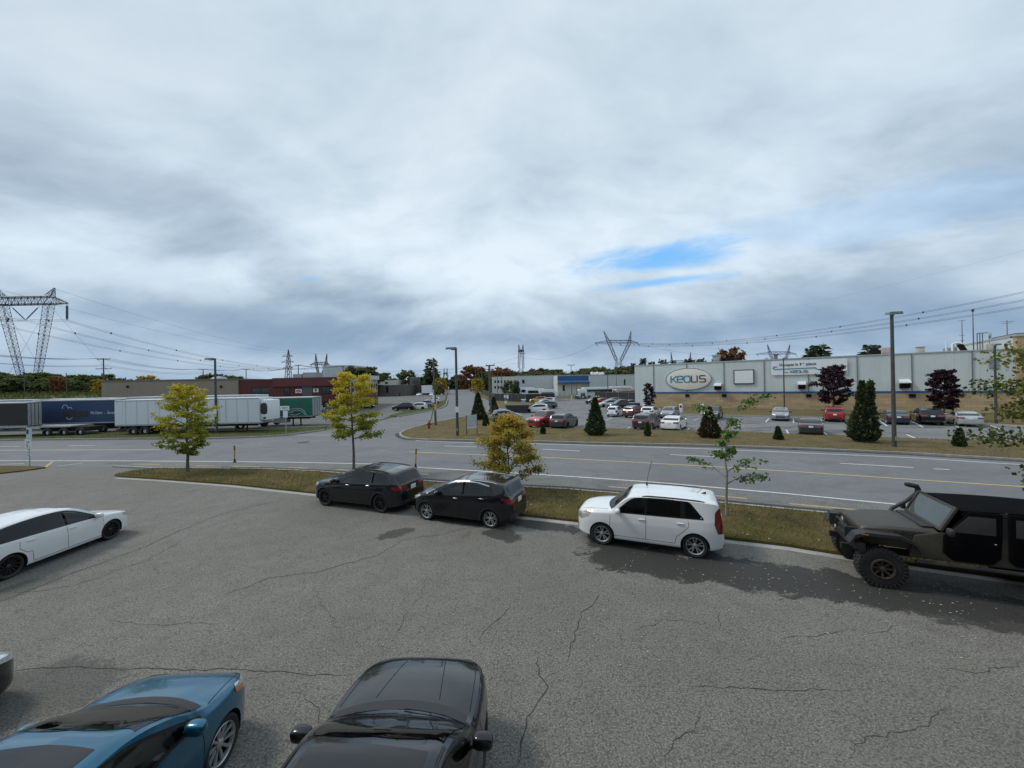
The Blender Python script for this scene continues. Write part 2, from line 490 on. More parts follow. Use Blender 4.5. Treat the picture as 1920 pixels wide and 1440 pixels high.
def wheel_parts(parent, x, y, sgn, R, style, rimmat, w=0.215, rr=None, seg=28, parts=True, tread=False):
    rr = rr or R*0.70
    wh = MB()
    wh.lathe([(0.0, -0.085), (rr*0.96, -0.085), (rr*0.96, -w*0.9), (0, -w*0.9)], seg, 'y')
    o = wh.build('wheel', M['well'], parent, smooth=True)
    o.location = (x, y, R)
    if sgn < 0: o.rotation_euler = (0, 0, PI)
    ty = MB()
    ty.lathe([(rr, -0.004), (rr+0.01, 0.004), (R*0.90, 0.010), (R*0.965, -0.012), (R, -0.040), (R, -w+0.04), (R*0.95, -w+0.01), (rr, -w)], seg, 'y')
    if tread:
        for k in range(30):
            a = 2*PI*k/30
            for sg_, yy in ((0.5, -0.055), (0.0, -0.165), (0.5, -0.26)):
                aa = a+sg_*2*PI/30
                rot = Matrix.Rotation(-aa, 3, 'Y')
                c = rot @ Vector((R+0.004, yy, 0))
                ty.obox(c-rot@Vector((0.014, 0.04, 0.032)), rot@Vector((0.03, 0, 0)), Vector((0, 0.085, 0)), rot@Vector((0, 0, 0.058)))
            rot = Matrix.Rotation(-a, 3, 'Y')
            c = rot @ Vector((R*0.93, 0.012, 0))
            ty.obox(c-rot@Vector((0.045, 0.012, 0.026)), rot@Vector((0.09, 0, 0)), Vector((0, 0.022, 0)), rot@Vector((0, 0, 0.052)))
    ty.build('tyre', M['rubber'], o, smooth=True, sharp=0.9)
    rm = MB()
    rm.lathe([(rr-0.022, -0.05), (rr-0.016, -0.008), (rr-0.004, 0.002), (rr+0.004, -0.006)], seg, 'y')
    def spoke(a, r0, r1, w0, w1, y0=-0.045, y1=-0.014, da=0):
        d0 = Vector((math.cos(a), 0, math.sin(a))); d1 = Vector((math.cos(a+da), 0, math.sin(a+da)))
        n0 = Vector((-d0.z, 0, d0.x)); n1 = Vector((-d1.z, 0, d1.x)); t = Vector((0, 0.022, 0))
        A, B = d0*r0+Vector((0, y0, 0)), d1*r1+Vector((0, y1, 0))
        vs = [A-n0*w0-t, A+n0*w0-t, B+n1*w1-t, B-n1*w1-t, A-n0*w0*.75, A+n0*w0*.75, B+n1*w1*.75, B-n1*w1*.75]
        rm.add(vs, [(0,3,2,1),(4,5,6,7),(0,1,5,4),(1,2,6,5),(2,3,7,6),(3,0,4,7)])
    ro = rr-0.014
    if style == 'twin5':
        for k in range(5):
            a = 2*PI*k/5+PI/2
            for q in (-1, 1): spoke(a+q*0.13, 0.05, ro, 0.022, 0.017, da=q*0.10)
    elif style == 'multi10':
        for k in range(10): spoke(2*PI*k/10+0.2, 0.04, ro, 0.014, 0.026)
    elif style == 'star5':
        for k in range(5):
            a = 2*PI*k/5+PI/2
            spoke(a, 0.04, ro*0.55, 0.032, 0.022)
            for q in (-1, 1): spoke(a+q*0.03, ro*0.45, ro, 0.016, 0.014, y0=-0.03, da=q*0.28)
    elif style == 'six':
        for k in range(6):
            a = 2*PI*k/6+PI/2; spoke(a, 0.05, ro, 0.036, 0.020)
            spoke(a+PI/6, ro*0.5, ro, 0.012, 0.02, y0=-0.035)
    elif style == 'turbine':
        for k in range(12): spoke(2*PI*k/12, 0.05, ro, 0.012, 0.014, da=0.45)
    elif style == 'beadlock':
        for k in range(8): spoke(2*PI*k/8, 0.06, ro*0.95, 0.03, 0.024)
        rm.lathe([(rr-0.03, 0.0), (rr-0.03, 0.022), (rr+0.006, 0.022), (rr+0.012, 0.0)], seg, 'y')
        for k in range(16):
            a = 2*PI*k/16; rm.sq((math.cos(a)*(rr-0.01), 0.024, math.sin(a)*(rr-0.01)), (0.01, 0.008, 0.01), 1, 6, 4)
        rm.lathe([(0.0, 0.035), (0.045, 0.03), (0.05, -0.05)], 12, 'y')
    else:
        for k in range(7): spoke(2*PI*k/7, 0.05, ro, 0.03, 0.03)
    rm.lathe([(0.0, -0.012), (0.035, -0.014), (0.062, -0.03), (0.064, -0.06)], 14, 'y')
    rm.build('rim', rimmat, o, smooth=True, sharp=0.5)
    return o
def build_car(name, sp, loc=(0, 0, 0), rz=0, label=None, cat='car', group=None, res=0.07, detail=True):
    c = Car(sp, res); root = empty(name, loc, rz, label, cat, group)
    R, wb, W = sp['R'], sp['wb'], sp['W']
    pm = sp['paint']
    # body with wheel wells cut out
    tmp = bpy.data.meshes.new('tmp'); c.bm.to_mesh(tmp)
    tmp.materials.append(pm); tmp.materials.append(M['plastic']); tmp.materials.append(M['well'])
    ob = link(bpy.data.objects.new('tmpbody', tmp))
    cut = MB(); Ra = sp.get('arch', R+0.045)
    for ax in (wb/2, -wb/2):
        for sg in (1, -1):
            y0, y1 = sg*(W/2-0.30), sg*(W/2+0.3)
            cut.lathe([(0, min(y0, y1)), (Ra, min(y0, y1)), (Ra, max(y0, y1)), (0, max(y0, y1))], 28, 'y', (ax, 0, R+sp.get('arch_up', 0.0)))
    co = cut.build('tmpcut', [M['well']]*3)
    for p in co.data.polygons: p.material_index = 2
    md = ob.modifiers.new('b', 'BOOLEAN'); md.operation = 'DIFFERENCE'; md.object = co; md.solver = 'EXACT'; md.material_mode = 'INDEX'
    bpy.context.view_layer.update()
    me = bpy.data.meshes.new_from_object(ob.evaluated_get(bpy.context.evaluated_depsgraph_get()))
    me.name = 'body'
    bpy.data.objects.remove(ob); bpy.data.objects.remove(co)
    glassed = detail and sp.get('glazed', True)
    def screen(key, front):
        z0, z1, ins = sp[key]; pts = []
        tp = c.top if front else c.top[::-1]
        for i in range(9):
            z = z0+(z1-z0)*i/8
            for p, q in zip(tp[:-1], tp[1:]):
                if p[1] <= z <= q[1] and ((p[0] < c.xf-0.3 and p[0] > -0.9) if front else p[0] < 0):
                    x = p[0]+(q[0]-p[0])*((z-p[1])/max(1e-6, q[1]-p[1])); pts.append((c.edge_y(x, z)-ins, z)); break
        bot = [(-pts[0][0]+2*pts[0][0]*k/6, pts[0][1]-0.012*abs(k/3-1)**2) for k in range(7)]
        top_ = [(pts[-1][0]-2*pts[-1][0]*k/6, pts[-1][1]-0.035*abs(k/3-1)**2) for k in range(7)]
        side = [(y, z-0.045) for y, z in pts[1:-1]]
        return bot + side + top_ + [(-y, z) for y, z in side[::-1]]
    lo0, hi0 = c.dlo(*sp['dlo'], **sp.get('dlo_kw', {}))
    if glassed:      # hollow out the cabin through the window openings
        cuts = []
        keepi = [i for i in range(len(lo0)) if hi0[i][1]-lo0[i][1] > .06]
        cuts.append(MB().prism([(lo0[i][0], lo0[i][1]+.012) for i in keepi]+[(hi0[i][0], hi0[i][1]-.012) for i in keepi[::-1]], 'y', -1.2, 1.2))
        for key, fr_, xa, xb in (('ws', True, -.15, c.xf), ('rw', False, c.xr-.3, -.35)):
            if key in sp:
                ol = screen(key, fr_); zm = sum(p[1] for p in ol)/len(ol)
                cuts.append(MB().prism([(p[0]*.965, zm+(p[1]-zm)*.90) for p in ol], 'x', xa, xb))
        for cm in cuts:
            ob = link(bpy.data.objects.new('tmpbody', me)); co = cm.build('tmpcut', [M['cabin']]*3)
            for p in co.data.polygons: p.material_index = 2
            md = ob.modifiers.new('b', 'BOOLEAN'); md.operation = 'DIFFERENCE'; md.object = co; md.solver = 'EXACT'; md.material_mode = 'INDEX'
            bpy.context.view_layer.update()
            me = bpy.data.meshes.new_from_object(ob.evaluated_get(bpy.context.evaluated_depsgraph_get()))
            bpy.data.objects.remove(ob); bpy.data.objects.remove(co)
        me.name = 'body'
    bm = bmesh.new(); bm.from_mesh(me)
    clad = sp.get('clad', 0.0)
    if detail:
        me.materials.append(M['seam']); extra = []
        for sg in (1, -1):
            extra += [c.ribbon('side', ln, 0.011, 0.0015, sg) for ln in sp.get('seams', [])]
            extra += [c.ribbon('top', [(x, y*sg) for x, y in ln], 0.011, 0.0015) for ln in sp.get('hood_seams_creases', [])]
        for b in extra:
            vv = [bm.verts.new(p) for p in b.v]
            for f in b.f:
                try: nf = bm.faces.new([vv[i] for i in f]); nf.material_index = 3
                except ValueError: pass
        bm.normal_update()
    for f in bm.faces:
        f.smooth = True
        z = f.calc_center_median().z
        if f.material_index == 0 and (z < sp['clear']+0.035 or f.normal.z < -0.8): f.material_index = 1
    for e in bm.edges:
        if len(e.link_faces) == 2 and (e.calc_face_angle(0) > 0.7 or e.link_faces[0].material_index != e.link_faces[1].material_index): e.smooth = False
    bm.to_mesh(me); bm.free()
    body = obj('body', me, root)
    sm = lambda mb, nm, mt, par=root: mb.build(nm, mt, par, smooth=True)
    # cladding
    if clad:
        for sg in (1, -1):
            mb = MB()
            b = c.region([(c.xf+.1, 0), (c.xr-.1, 0), (c.xr-.1, clad+0.08), (c.xr+0.5, clad), (c.xf-.5, clad), (c.xf+.1, clad+.06)], 0.02, sg, 0.006)
            mb.add(b.v, b.f)      # keep only outside the wheel circles
            keep = [f for f in mb.f if all(min(math.hypot(mb.v[i][0]-q*wb/2, mb.v[i][2]-R) for q in (1, -1)) > Ra for i in f) and sum(mb.v[i][0] for i in f)/len(f) < wb/2 and sum(mb.v[i][0] for i in f)/len(f) > -wb/2]
            used = sorted({i for f in keep for i in f}); ix = {o: n for n, o in enumerate(used)}
            mb2 = MB(); mb2.add([mb.v[i] for i in used], [tuple(ix[i] for i in f) for f in keep])
            if keep: sm(mb2, 'side_cladding', M['plastic'])
    if sp.get('arch_trim'):
        for sg in (1, -1):
            for q in (1, -1):
                ln = [(q*wb/2+(Ra+0.022)*math.cos(math.radians(a)), R+sp.get('arch_up', 0)+(Ra+0.022)*math.sin(math.radians(a))) for a in range(-12, 193, 8)]
                sm(c.ribbon('side', ln, 0.05, 0.010, sg, 9), 'wheel_arch_trim', sp.get('arch_mat', M['plastic']))
    # glazing
    PD, PF, PW = (M['pane_dark'], sp.get('pane_front', M['pane_dark']), M['pane_ws']) if glassed else (M['glass'], sp.get('front_glass', M['glass']), M['glass_clear'])
    for sg in (1, -1):
        lo, hi = lo0, hi0
        if len(lo) < 3: continue
        pil = sp['pillars']
        if glassed:
            fr_ = sm(c.ribbon('side', [(x, z+.004) for x, z in lo]+[(x, z-.004) for x, z in hi[::-1]]+[(lo[0][0], lo[0][1]+.004)], .034, .005, sg), 'window_surround', sp.get('surround', M['gloss']))
            for pb in pil[1:-1]:
                L0 = [p for p in zip(lo, hi) if abs(p[0][0]-pb) < .075]
                if len(L0) > 1: sm(c.patch('side', [p[0] for p in L0]+[p[1] for p in L0][::-1], .0055, sg), 'door_pillar', sp.get('surround', M['gloss']))
        else:
            sm(c.patch('side', lo + hi[::-1], 0.003, sg), 'window_surround', sp.get('surround', M['gloss']))
        for i in range(len(pil)-1):
            a, b = pil[i], pil[i+1]      # pane between two pillars
            lo2 = [(x, z+0.012) for x, z in lo if b+0.03 <= x <= a-0.03]; hi2 = [(x, z-0.012) for x, z in hi if b+0.03 <= x <= a-0.03]
            pp = [p for p in zip(lo2, hi2) if p[1][1]-p[0][1] > 0.02]
            if len(pp) < 2: continue
            sm(c.patch('side', [p[0] for p in pp]+[p[1] for p in pp][::-1], 0.003 if glassed else .006, sg), 'side_window', PD if i >= sp.get('clear_panes', 1) else PF)
    if glassed:
        zb_ = interp(c.belt, 0)
        for (sx, sy) in ((.0, .36), (.0, -.36), (-.92, .36), (-.92, -.36)):
            st = MB(); st.sq((sx-.05, sy, zb_-.02), (.11, .23, .30), .5, 14, 8); st.sq((sx-.09, sy, zb_+.27), (.055, .13, .085), .6, 12, 7); st.tube([(sx-.09, sy-.05, zb_+.15), (sx-.09, sy-.05, zb_+.27)], .01, 5); st.tube([(sx-.09, sy+.05, zb_+.15), (sx-.09, sy+.05, zb_+.27)], .01, 5)
            st.build('seat', M['seat'], root, smooth=True)
        R_ = Matrix.Rotation(math.radians(-62), 3, 'Y'); st = MB(); pts = [Vector((.52, .36, zb_+.06))+R_ @ Vector((.18*math.cos(2*PI*k/16), .18*math.sin(2*PI*k/16), 0)) for k in range(17)]
        st.tube(pts, .016, 6, cap=False); st.build('steering_wheel', M['cabin'], root, smooth=True)
        mrr = MB(); mrr.sq((sp['ws'][1]*0+.30 if False else .36, 0, sp['ws'][1]-.10), (.02, .11, .035), .6, 10, 6); mrr.build('inner_mirror', M['cabin'], root, smooth=True)
    if 'ws' in sp:
        ol = screen('ws', True)
        sm(c.patch('front', ol, 0.005), 'windshield', PW)
        if detail:
            z0 = sp['ws'][0]; xc = max(x for x, z in c.top if abs(z-z0) < 0.05 and x > 0)
            yb = c.edge_y(xc-.05, c.topz(xc-.05))-.06
            fr = [(xc+.13-.16*abs(k/4-1)**2, -yb+2*yb*k/8) for k in range(9)]
            bk = [(xc-.03-.17*abs(k/4-1)**2, -yb+2*yb*k/8) for k in range(9)]
            sm(c.patch('top', fr+bk[::-1], 0.0035), 'cowl_panel', M['plastic'])
            for y0, y1 in ((.56, .04), (-.02, -.54)):
                sm(c.ribbon('top', [(xc-.02-.17*(y0/yb)**2, y0), (xc-.06-.10*(y1/yb)**2, y1)], 0.02, 0.02), 'wiper', M['plastic'])
    if 'rw' in sp:
        sm(c.patch('rear', screen('rw', False), 0.004), 'rear_window', PD)
    if 'pano' in sp:
        x0, x1, ins = sp['pano']
        L = [(x0-(x0-x1)*k/8, c.edge_y(x0-(x0-x1)*k/8, c.topz(x0-(x0-x1)*k/8))-ins) for k in range(9)]
        fr = [(x0+0.05*(1-abs(k/3-1)**2), -L[0][1]+2*L[0][1]*k/6) for k in range(7)]
        sm(c.patch('top', fr+L[1:]+[(x, -y) for x, y in L[::-1][:-1]], 0.004), 'roof_glass', M['pano'])
    # lamps
    for key, nm, mt in (('head', 'headlight', M['lamp']), ('tail', 'taillight', M['red_lens'])):
        if key in sp:
            poly, ymin = sp[key][:2]
            for sg in (1, -1):
                lo_ = sm(c.region(poly, ymin, sg, 0.006), nm, mt)
                if key == 'head' and 'ind' in sp and detail:
                    sm(c.region(sp['ind'][0], sp['ind'][1], sg, 0.009), 'indicator', M['amber'], lo_)
    for pl in sp.get('grille', []):
        sm(c.patch('front', pl, 0.006, round_=1), 'grille', M['plastic'])
    for pl in sp.get('rearblack', []):
        sm(c.patch('rear', pl, 0.006, round_=1), 'rear_bumper_trim', M['plastic'])
    for ln, w in sp.get('chrome_side', []):
        for sg in (1, -1): sm(c.ribbon('side', ln, w, 0.009, sg), 'bright_trim', M['chrome'])
    if 'plate' in sp:
        z = sp['plate']
        p = c.cast('rear', 0, z, 0.006); 
        q = c.cast('rear', 0, z+0.07, 0.006); q2 = c.cast('rear', 0, z-0.07, 0.006)
        xx = min(p.x, q.x, q2.x)-0.012
        MB().box(xx, xx+0.02, -0.155, 0.155, z-0.08, z+0.08).build('licence_plate', M['plate'], root, bevel=0.004)
    for hx, hz in sp.get('handles', []):
        for sg in (1, -1):
            p = c.cast('side', hx, hz, 0.012, sg)
            MB().sq(p, (0.105, 0.016, 0.016), 0.5, 12, 6).build('door_handle', sp.get('handle_mat', pm), root, smooth=True)
    if 'mirror' in sp:
        mx, mz = sp['mirror']
        for sg in (1, -1):
            p = c.cast('side', mx, mz, 0, sg)
            mb = MB(); mb.sq((p.x-0.01, p.y+sg*0.13, p.z+0.05), (0.075, 0.115, 0.075), 0.65, 16, 10)
            mo = mb.build('wing_mirror', sp.get('mirror_mat', pm), root, smooth=True)
            if detail:
                a = MB(); a.obox((p.x-0.04, p.y-sg*0.03, p.z-0.015), (0.08, 0, 0), (0, sg*0.13, 0), (0, 0, 0.04)); a.build('mirror_arm', M['plastic'], mo)
    if 'rails' in sp:
        x0, x1, mt, up = sp['rails']
        for sg in (1, -1):
            pts = []
            for k in range(13):
                x = x0+(x1-x0)*k/12; y = c.edge_y(x, c.topz(x))-0.035
                p = c.cast('top', x, sg*y, 0); e = min(k, 12-k)
                pts.append((p.x, p.y, p.z+(up if e > 0 else 0.0)))
            MB().tube(pts, 0.017, 6).build('roof_rail', mt, root, smooth=True)
    if 'fin' in sp:
        x = sp['fin']; z = c.topz(x)
        MB().add([(x+.08, -.02, z-.01), (x+.08, .02, z-.01), (x-.08, .022, z-.01), (x-.08, -.022, z-.01), (x-.05, 0, z+.055), (x-.085, 0, z+.055)],
                 [(0, 1, 4), (1, 2, 5, 4), (2, 3, 5), (3, 0, 4, 5), (0, 3, 2, 1)]).build('roof_antenna', sp.get('fin_mat', pm), root, smooth=True)
    # wheels
    yw = W/2-0.05
    for ax in (wb/2, -wb/2):
        for sg in (1, -1):
            wheel_parts(root, ax, sg*(yw-sp.get('track_in', 0.0)), sg, R, sp.get('rim', 'seven') , sp.get('rim_mat', M['alloy']), rr=sp.get('rr'), seg=28 if detail else 18)
    return root, c
# ---------------------------------------------------------------- car specifications
P_BLACK = paint('black', (0.003, 0.0040, 0.0065), 0.0, 0.25, 0.025, 0.2, 0.95)
P_WHITE = paint('white', (0.74, 0.76, 0.77), 0.0, 0.35, 0.12)
P_BLUE = paint('blue', (0.006, 0.110, 0.195), 0.5, 0.30, 0.08)
P_RED = paint('red', (0.34, 0.012, 0.014), 0.1, 0.35)
P_MAROON = paint('maroon', (0.11, 0.010, 0.016), 0.2, 0.35)
P_SILVER = paint('silver', (0.46, 0.48, 0.50), 0.5, 0.35)
P_GREY = paint('grey', (0.10, 0.105, 0.115), 0.4, 0.35)
P_LGREY = paint('light_grey', (0.27, 0.285, 0.30), 0.4, 0.35)
P_NAVY = paint('navy', (0.012, 0.024, 0.055), 0.3, 0.35)
P_BROWN = paint('brown', (0.045, 0.032, 0.036), 0.3, 0.35)
P_YELLOW = paint('yellow', (0.60, 0.36, 0.05), 0.0, 0.4)
P_TEAL = paint('slate', (0.07, 0.10, 0.12), 0.4, 0.35)
PLAN = lambda f, r: [(f, .46), (f-.05, .64), (f-.17, .82), (f-.40, .945), (f-.75, .995), (f-1.0, 1), (r+.7, 1), (r+.45, .99), (r+.2, .945), (r+.06, .85), (r, .72)]
def arches(wb, R, seam_z, x0, xm, x1, zb=0.30, rear_dx=0.30):
    # door outline seams: front edge, middle, rear edge following the rear arch, sill
    return [[(x0, seam_z), (x0+0.02, zb+.25), (x0-0.02, zb)], [(xm, seam_z), (xm+.02, zb)], [(x1, seam_z), (x1-.02, seam_z-.18), (x1+.12, seam_z-.32), (-wb/2+R+.10, .55), (-wb/2+R+.13, zb)],
            [(x0-.02, zb), (-wb/2+R+.13, zb)]]
S_SUV = dict(W=1.89, R=.37, wb=2.87, clear=.24, arch=.415, paint=P_BLACK, rim='star5', rim_mat=M['alloy_dark'], rr=.27,
    top=[(2.27, .50), (2.26, .72), (2.20, .90), (2.02, 1.00), (1.6, 1.06), (1.12, 1.11), (0.98, 1.13), (.55, 1.38), (.22, 1.57), (-.1, 1.63), (-.8, 1.645), (-1.5, 1.60), (-1.92, 1.54), (-2.0, 1.48), (-2.24, 1.14), (-2.33, 1.02), (-2.37, .80), (-2.39, .45)],
    plan=PLAN(2.27, -2.39), belt=[(2.27, .84), (1.6, .98), (.9, 1.055), (-1.0, 1.10), (-2.3, 1.16)], dlo=(.98, -1.80), pillars=[1.0, .02, -1.0, -1.95],
    ws=(1.17, 1.56, .055), rw=(1.15, 1.47, .10), head=([(2.30, .72), (2.30, .85), (1.80, .97), (1.78, .90), (2.05, .74)], .42),
    tail=([(-2.0, .98), (-2.0, 1.06), (-2.42, 1.05), (-2.42, .90), (-2.2, .90)], .36), plate=.92, mirror=(.86, 1.08), mirror_mat=M['gloss'],
    rails=(.0, -1.75, M['gloss'], .035), arch_trim=True, handles=[(.18, .99), (-.85, 1.03)], handle_mat=M['chrome'], seams=arches(2.87, .40, 1.05, 1.02, .0, -1.12, .36),
    grille=[[(-.45, .52), (.45, .52), (.52, .78), (-.52, .78)]], rearblack=[[(-.75, .36), (.75, .36), (.8, .52), (-.8, .52)]], clad=.30, pane_front=M['pane'], pano=(-.05, -1.4, .13))
S_BOLT = dict(W=1.765, R=.325, wb=2.60, clear=.21, arch=.365, paint=P_BLACK, rim='twin5', rr=.235,
    top=[(2.06, .48), (2.05, .68), (1.98, .82), (1.80, .93), (1.5, 1.03), (1.22, 1.08), (.70, 1.30), (.22, 1.51), (-.1, 1.585), (-.7, 1.60), (-1.3, 1.565), (-1.72, 1.51), (-1.80, 1.45), (-1.98, 1.12), (-2.06, 1.0), (-2.09, .75), (-2.10, .42)],
    plan=PLAN(2.06, -2.10), belt=[(2.06, .78), (1.5, .92), (.9, .98), (0, 1.02), (-1.0, 1.09), (-2.0, 1.17)], dlo=(1.22, -1.42), pillars=[1.25, .72, -.18, -1.5],
    ws=(1.13, 1.50, .055), rw=(1.12, 1.42, .12), head=([(2.1, .66), (2.1, .76), (1.60, .92), (1.55, .88), (1.85, .72)], .44),
    tail=([(-1.72, 1.02), (-1.80, 1.10), (-2.12, 1.02), (-2.12, .84), (-1.95, .88)], .40), plate=.88, mirror=(.78, 1.02), mirror_mat=P_BLACK, arch_trim=True,
    chrome_side=[([(1.28, .985), (.9, 1.19), (.5, 1.36), (.12, 1.475), (-.3, 1.52), (-.8, 1.50), (-1.25, 1.42)], .035)], handles=[(.05, .93), (-.98, 1.0)], handle_mat=M['chrome'],
    seams=arches(2.6, .37, 1.0, .98, -.12, -1.15, .34), clad=.28, fin=-1.4, rearblack=[[(-.72, .34), (.72, .34), (.76, .55), (-.76, .55)]], rails=(-.1, -1.5, M['chrome'], .015),
    grille=[[(-.5, .40), (.5, .40), (.55, .55), (-.55, .55)]], pane_front=M['pane'], clear_panes=3)
S_BOX = dict(W=1.80, R=.335, wb=2.57, clear=.22, arch=.378, paint=P_WHITE, rim='twin5', rr=.235, tumble=.15, shoulder=.965,
    top=[(2.11, .46), (2.11, .70), (2.08, .90), (1.96, 1.0), (1.6, 1.06), (1.15, 1.10), (1.02, 1.12), (.77, 1.32), (.53, 1.54), (.32, 1.61), (-.4, 1.63), (-1.2, 1.62), (-1.78, 1.59), (-1.91, 1.53), (-1.96, 1.25), (-1.98, 1.02), (-2.02, .84), (-2.03, .42)],
    plan=PLAN(2.11, -2.03), belt=[(2.11, .82), (1.6, .97), (.9, 1.03), (-.5, 1.05), (-2.0, 1.09)], dlo=(1.0, -1.50), dlo_kw=dict(drop=.085, rear_cut=.12), pillars=[1.05, .02, -.98, -1.6], surround=M['gloss'],
    ws=(1.165, 1.55, .05), rw=(1.12, 1.48, .14), head=([(2.15, .70), (2.15, .84), (1.72, .98), (1.66, .86), (1.9, .72)], .42), ind=([(1.86, .93), (1.72, .98), (1.60, .93), (1.8, .90)], .5),
    tail=([(-1.78, .98), (-1.80, 1.30), (-1.90, 1.42), (-2.05, 1.36), (-2.05, .72), (-1.86, .74)], .60), plate=.96, mirror=(.80, 1.07), mirror_mat=P_WHITE,
    handles=[(.12, .92), (-.92, .93)], seams=arches(2.57, .38, 1.05, 1.02, .0, -1.12, .36), hood_seams_creases=[[(2.0, .55), (1.1, .72)]], rails=(.1, -1.55, M['plastic'], .02), fin=-1.55, fin_mat=M['gloss'],
    grille=[[(-.5, .36), (.5, .36), (.58, .52), (-.58, .52)], [(-.45, .74), (.45, .74), (.42, .80), (-.42, .80)]], rearblack=[[(-.55, .98), (.55, .98), (.60, 1.08), (-.60, 1.08)], [(-.70, .30), (.70, .30), (.70, .42), (-.70, .42)]])
S_HATCH = dict(W=1.80, R=.32, wb=2.63, clear=.17, arch=.355, paint=P_WHITE, rim='turbine', rim_mat=M['alloy_dark'], rr=.245,
    top=[(2.17, .42), (2.17, .58), (2.10, .72), (1.9, .81), (1.5, .89), (1.20, .945), (1.08, .97), (.74, 1.18), (.36, 1.40), (.0, 1.475), (-.7, 1.49), (-1.3, 1.455), (-1.74, 1.395), (-1.84, 1.33), (-1.96, 1.02), (-2.03, .92), (-2.07, .70), (-2.08, .36)],
    plan=PLAN(2.17, -2.08), belt=[(2.17, .70), (1.6, .82), (.9, .89), (-.5, .95), (-2.0, .99)], dlo=(1.08, -1.58), pillars=[1.1, -.02, -1.7], surround=M['gloss'], pane_front=M['pane'],
    ws=(1.02, 1.40, .055), rw=(1.0, 1.30, .10), head=([(2.2, .58), (2.2, .70), (1.72, .82), (1.72, .70), (2.0, .59)], .46),
    tail=([(-1.82, .84), (-1.82, .96), (-2.1, .96), (-2.1, .80)], .42), plate=.62, mirror=(.84, .92), handles=[(.15, .82), (-.88, .86)], seams=arches(2.63, .36, .90, 1.02, .0, -1.12, .27),
    hood_seams_creases=[[(2.05, .62), (1.05, .72)]], grille=[[(-.55, .60), (.55, .60), (.5, .66), (-.5, .66)], [(-.6, .26), (.6, .26), (.55, .42), (-.55, .42)]])
S_BLUE = dict(W=1.80, R=.325, wb=2.70, clear=.17, arch=.362, paint=P_BLUE, rim='multi10', rr=.235,
    top=[(2.14, .42), (2.13, .60), (2.06, .75), (1.88, .86), (1.55, .95), (1.30, 1.0), (1.18, 1.02), (.78, 1.22), (.40, 1.40), (.05, 1.46), (-.7, 1.465), (-1.4, 1.40), (-1.80, 1.32), (-1.90, 1.25), (-2.08, 1.0), (-2.16, .92), (-2.20, .70), (-2.21, .36)],
    plan=PLAN(2.14, -2.21), belt=[(2.14, .70), (1.6, .86), (.9, .93), (-.5, .97), (-2.0, 1.05)], dlo=(1.15, -1.6), pillars=[1.2, .62, -.20, -1.75], surround=M['gloss'],
    ws=(1.07, 1.39, .055), rw=(1.02, 1.24, .10), head=([(2.18, .62), (2.18, .72), (1.66, .86), (1.62, .82), (1.9, .66)], .46), ind=([(1.88, .70), (1.83, .76), (1.62, .84), (1.62, .78)], .5),
    tail=([(-1.85, .86), (-1.85, .98), (-2.25, .98), (-2.25, .82)], .42), plate=.62, mirror=(.80, .98), handles=[(.05, .84), (-1.0, .88)], seams=arches(2.7, .36, .92, .98, -.08, -1.2, .27),
    hood_seams_creases=[[(2.02, .62), (1.2, .78)]], grille=[[(-.6, .30), (.6, .30), (.55, .62), (-.55, .62)]], pano=(.12, -1.0, .17), pane_front=M['pane'], clear_panes=3)
S_BIG = dict(W=1.90, R=.36, wb=2.82, clear=.20, arch=.40, paint=P_BLACK, rim='star5', rim_mat=M['alloy_dark'], rr=.265,
    top=[(2.26, .48), (2.25, .70), (2.20, .86), (2.05, .95), (1.7, 1.03), (1.2, 1.09), (.86, 1.12), (.52, 1.32), (.22, 1.50), (-.14, 1.58), (-.8, 1.60), (-1.5, 1.54), (-1.9, 1.46), (-2.0, 1.40), (-2.22, 1.10), (-2.3, 1.0), (-2.33, .80), (-2.35, .42)],
    plan=PLAN(2.26, -2.35), belt=[(2.26, .80), (1.6, .95), (.9, 1.02), (-1.0, 1.06), (-2.3, 1.12)], dlo=(.86, -1.75), pillars=[1.0, .02, -1.0, -1.9],
    ws=(1.155, 1.50, .055), rw=(1.12, 1.38, .10), head=([(2.30, .70), (2.30, .82), (1.80, .92), (1.78, .86), (2.05, .72)], .42),
    tail=([(-2.0, .94), (-2.0, 1.04), (-2.4, 1.03), (-2.4, .88)], .36), plate=.90, mirror=(.60, 1.07), mirror_mat=P_BLACK, handles=[(.18, .95), (-.85, .99)], seams=arches(2.82, .40, 1.02, 1.02, .0, -1.12, .34),
    hood_seams_creases=[[(2.16, .66), (1.7, .76), (1.02, .80)], [(2.10, .26), (1.7, .32), (1.15, .40)]], grille=[[(-.5, .40), (.5, .40), (.55, .76), (-.55, .76)]], pano=(.02, -1.45, .15), rails=(.12, -1.75, M['gloss'], .008))  # inner hood lines: crease shade drawn as dark strips; outer ones are panel gaps
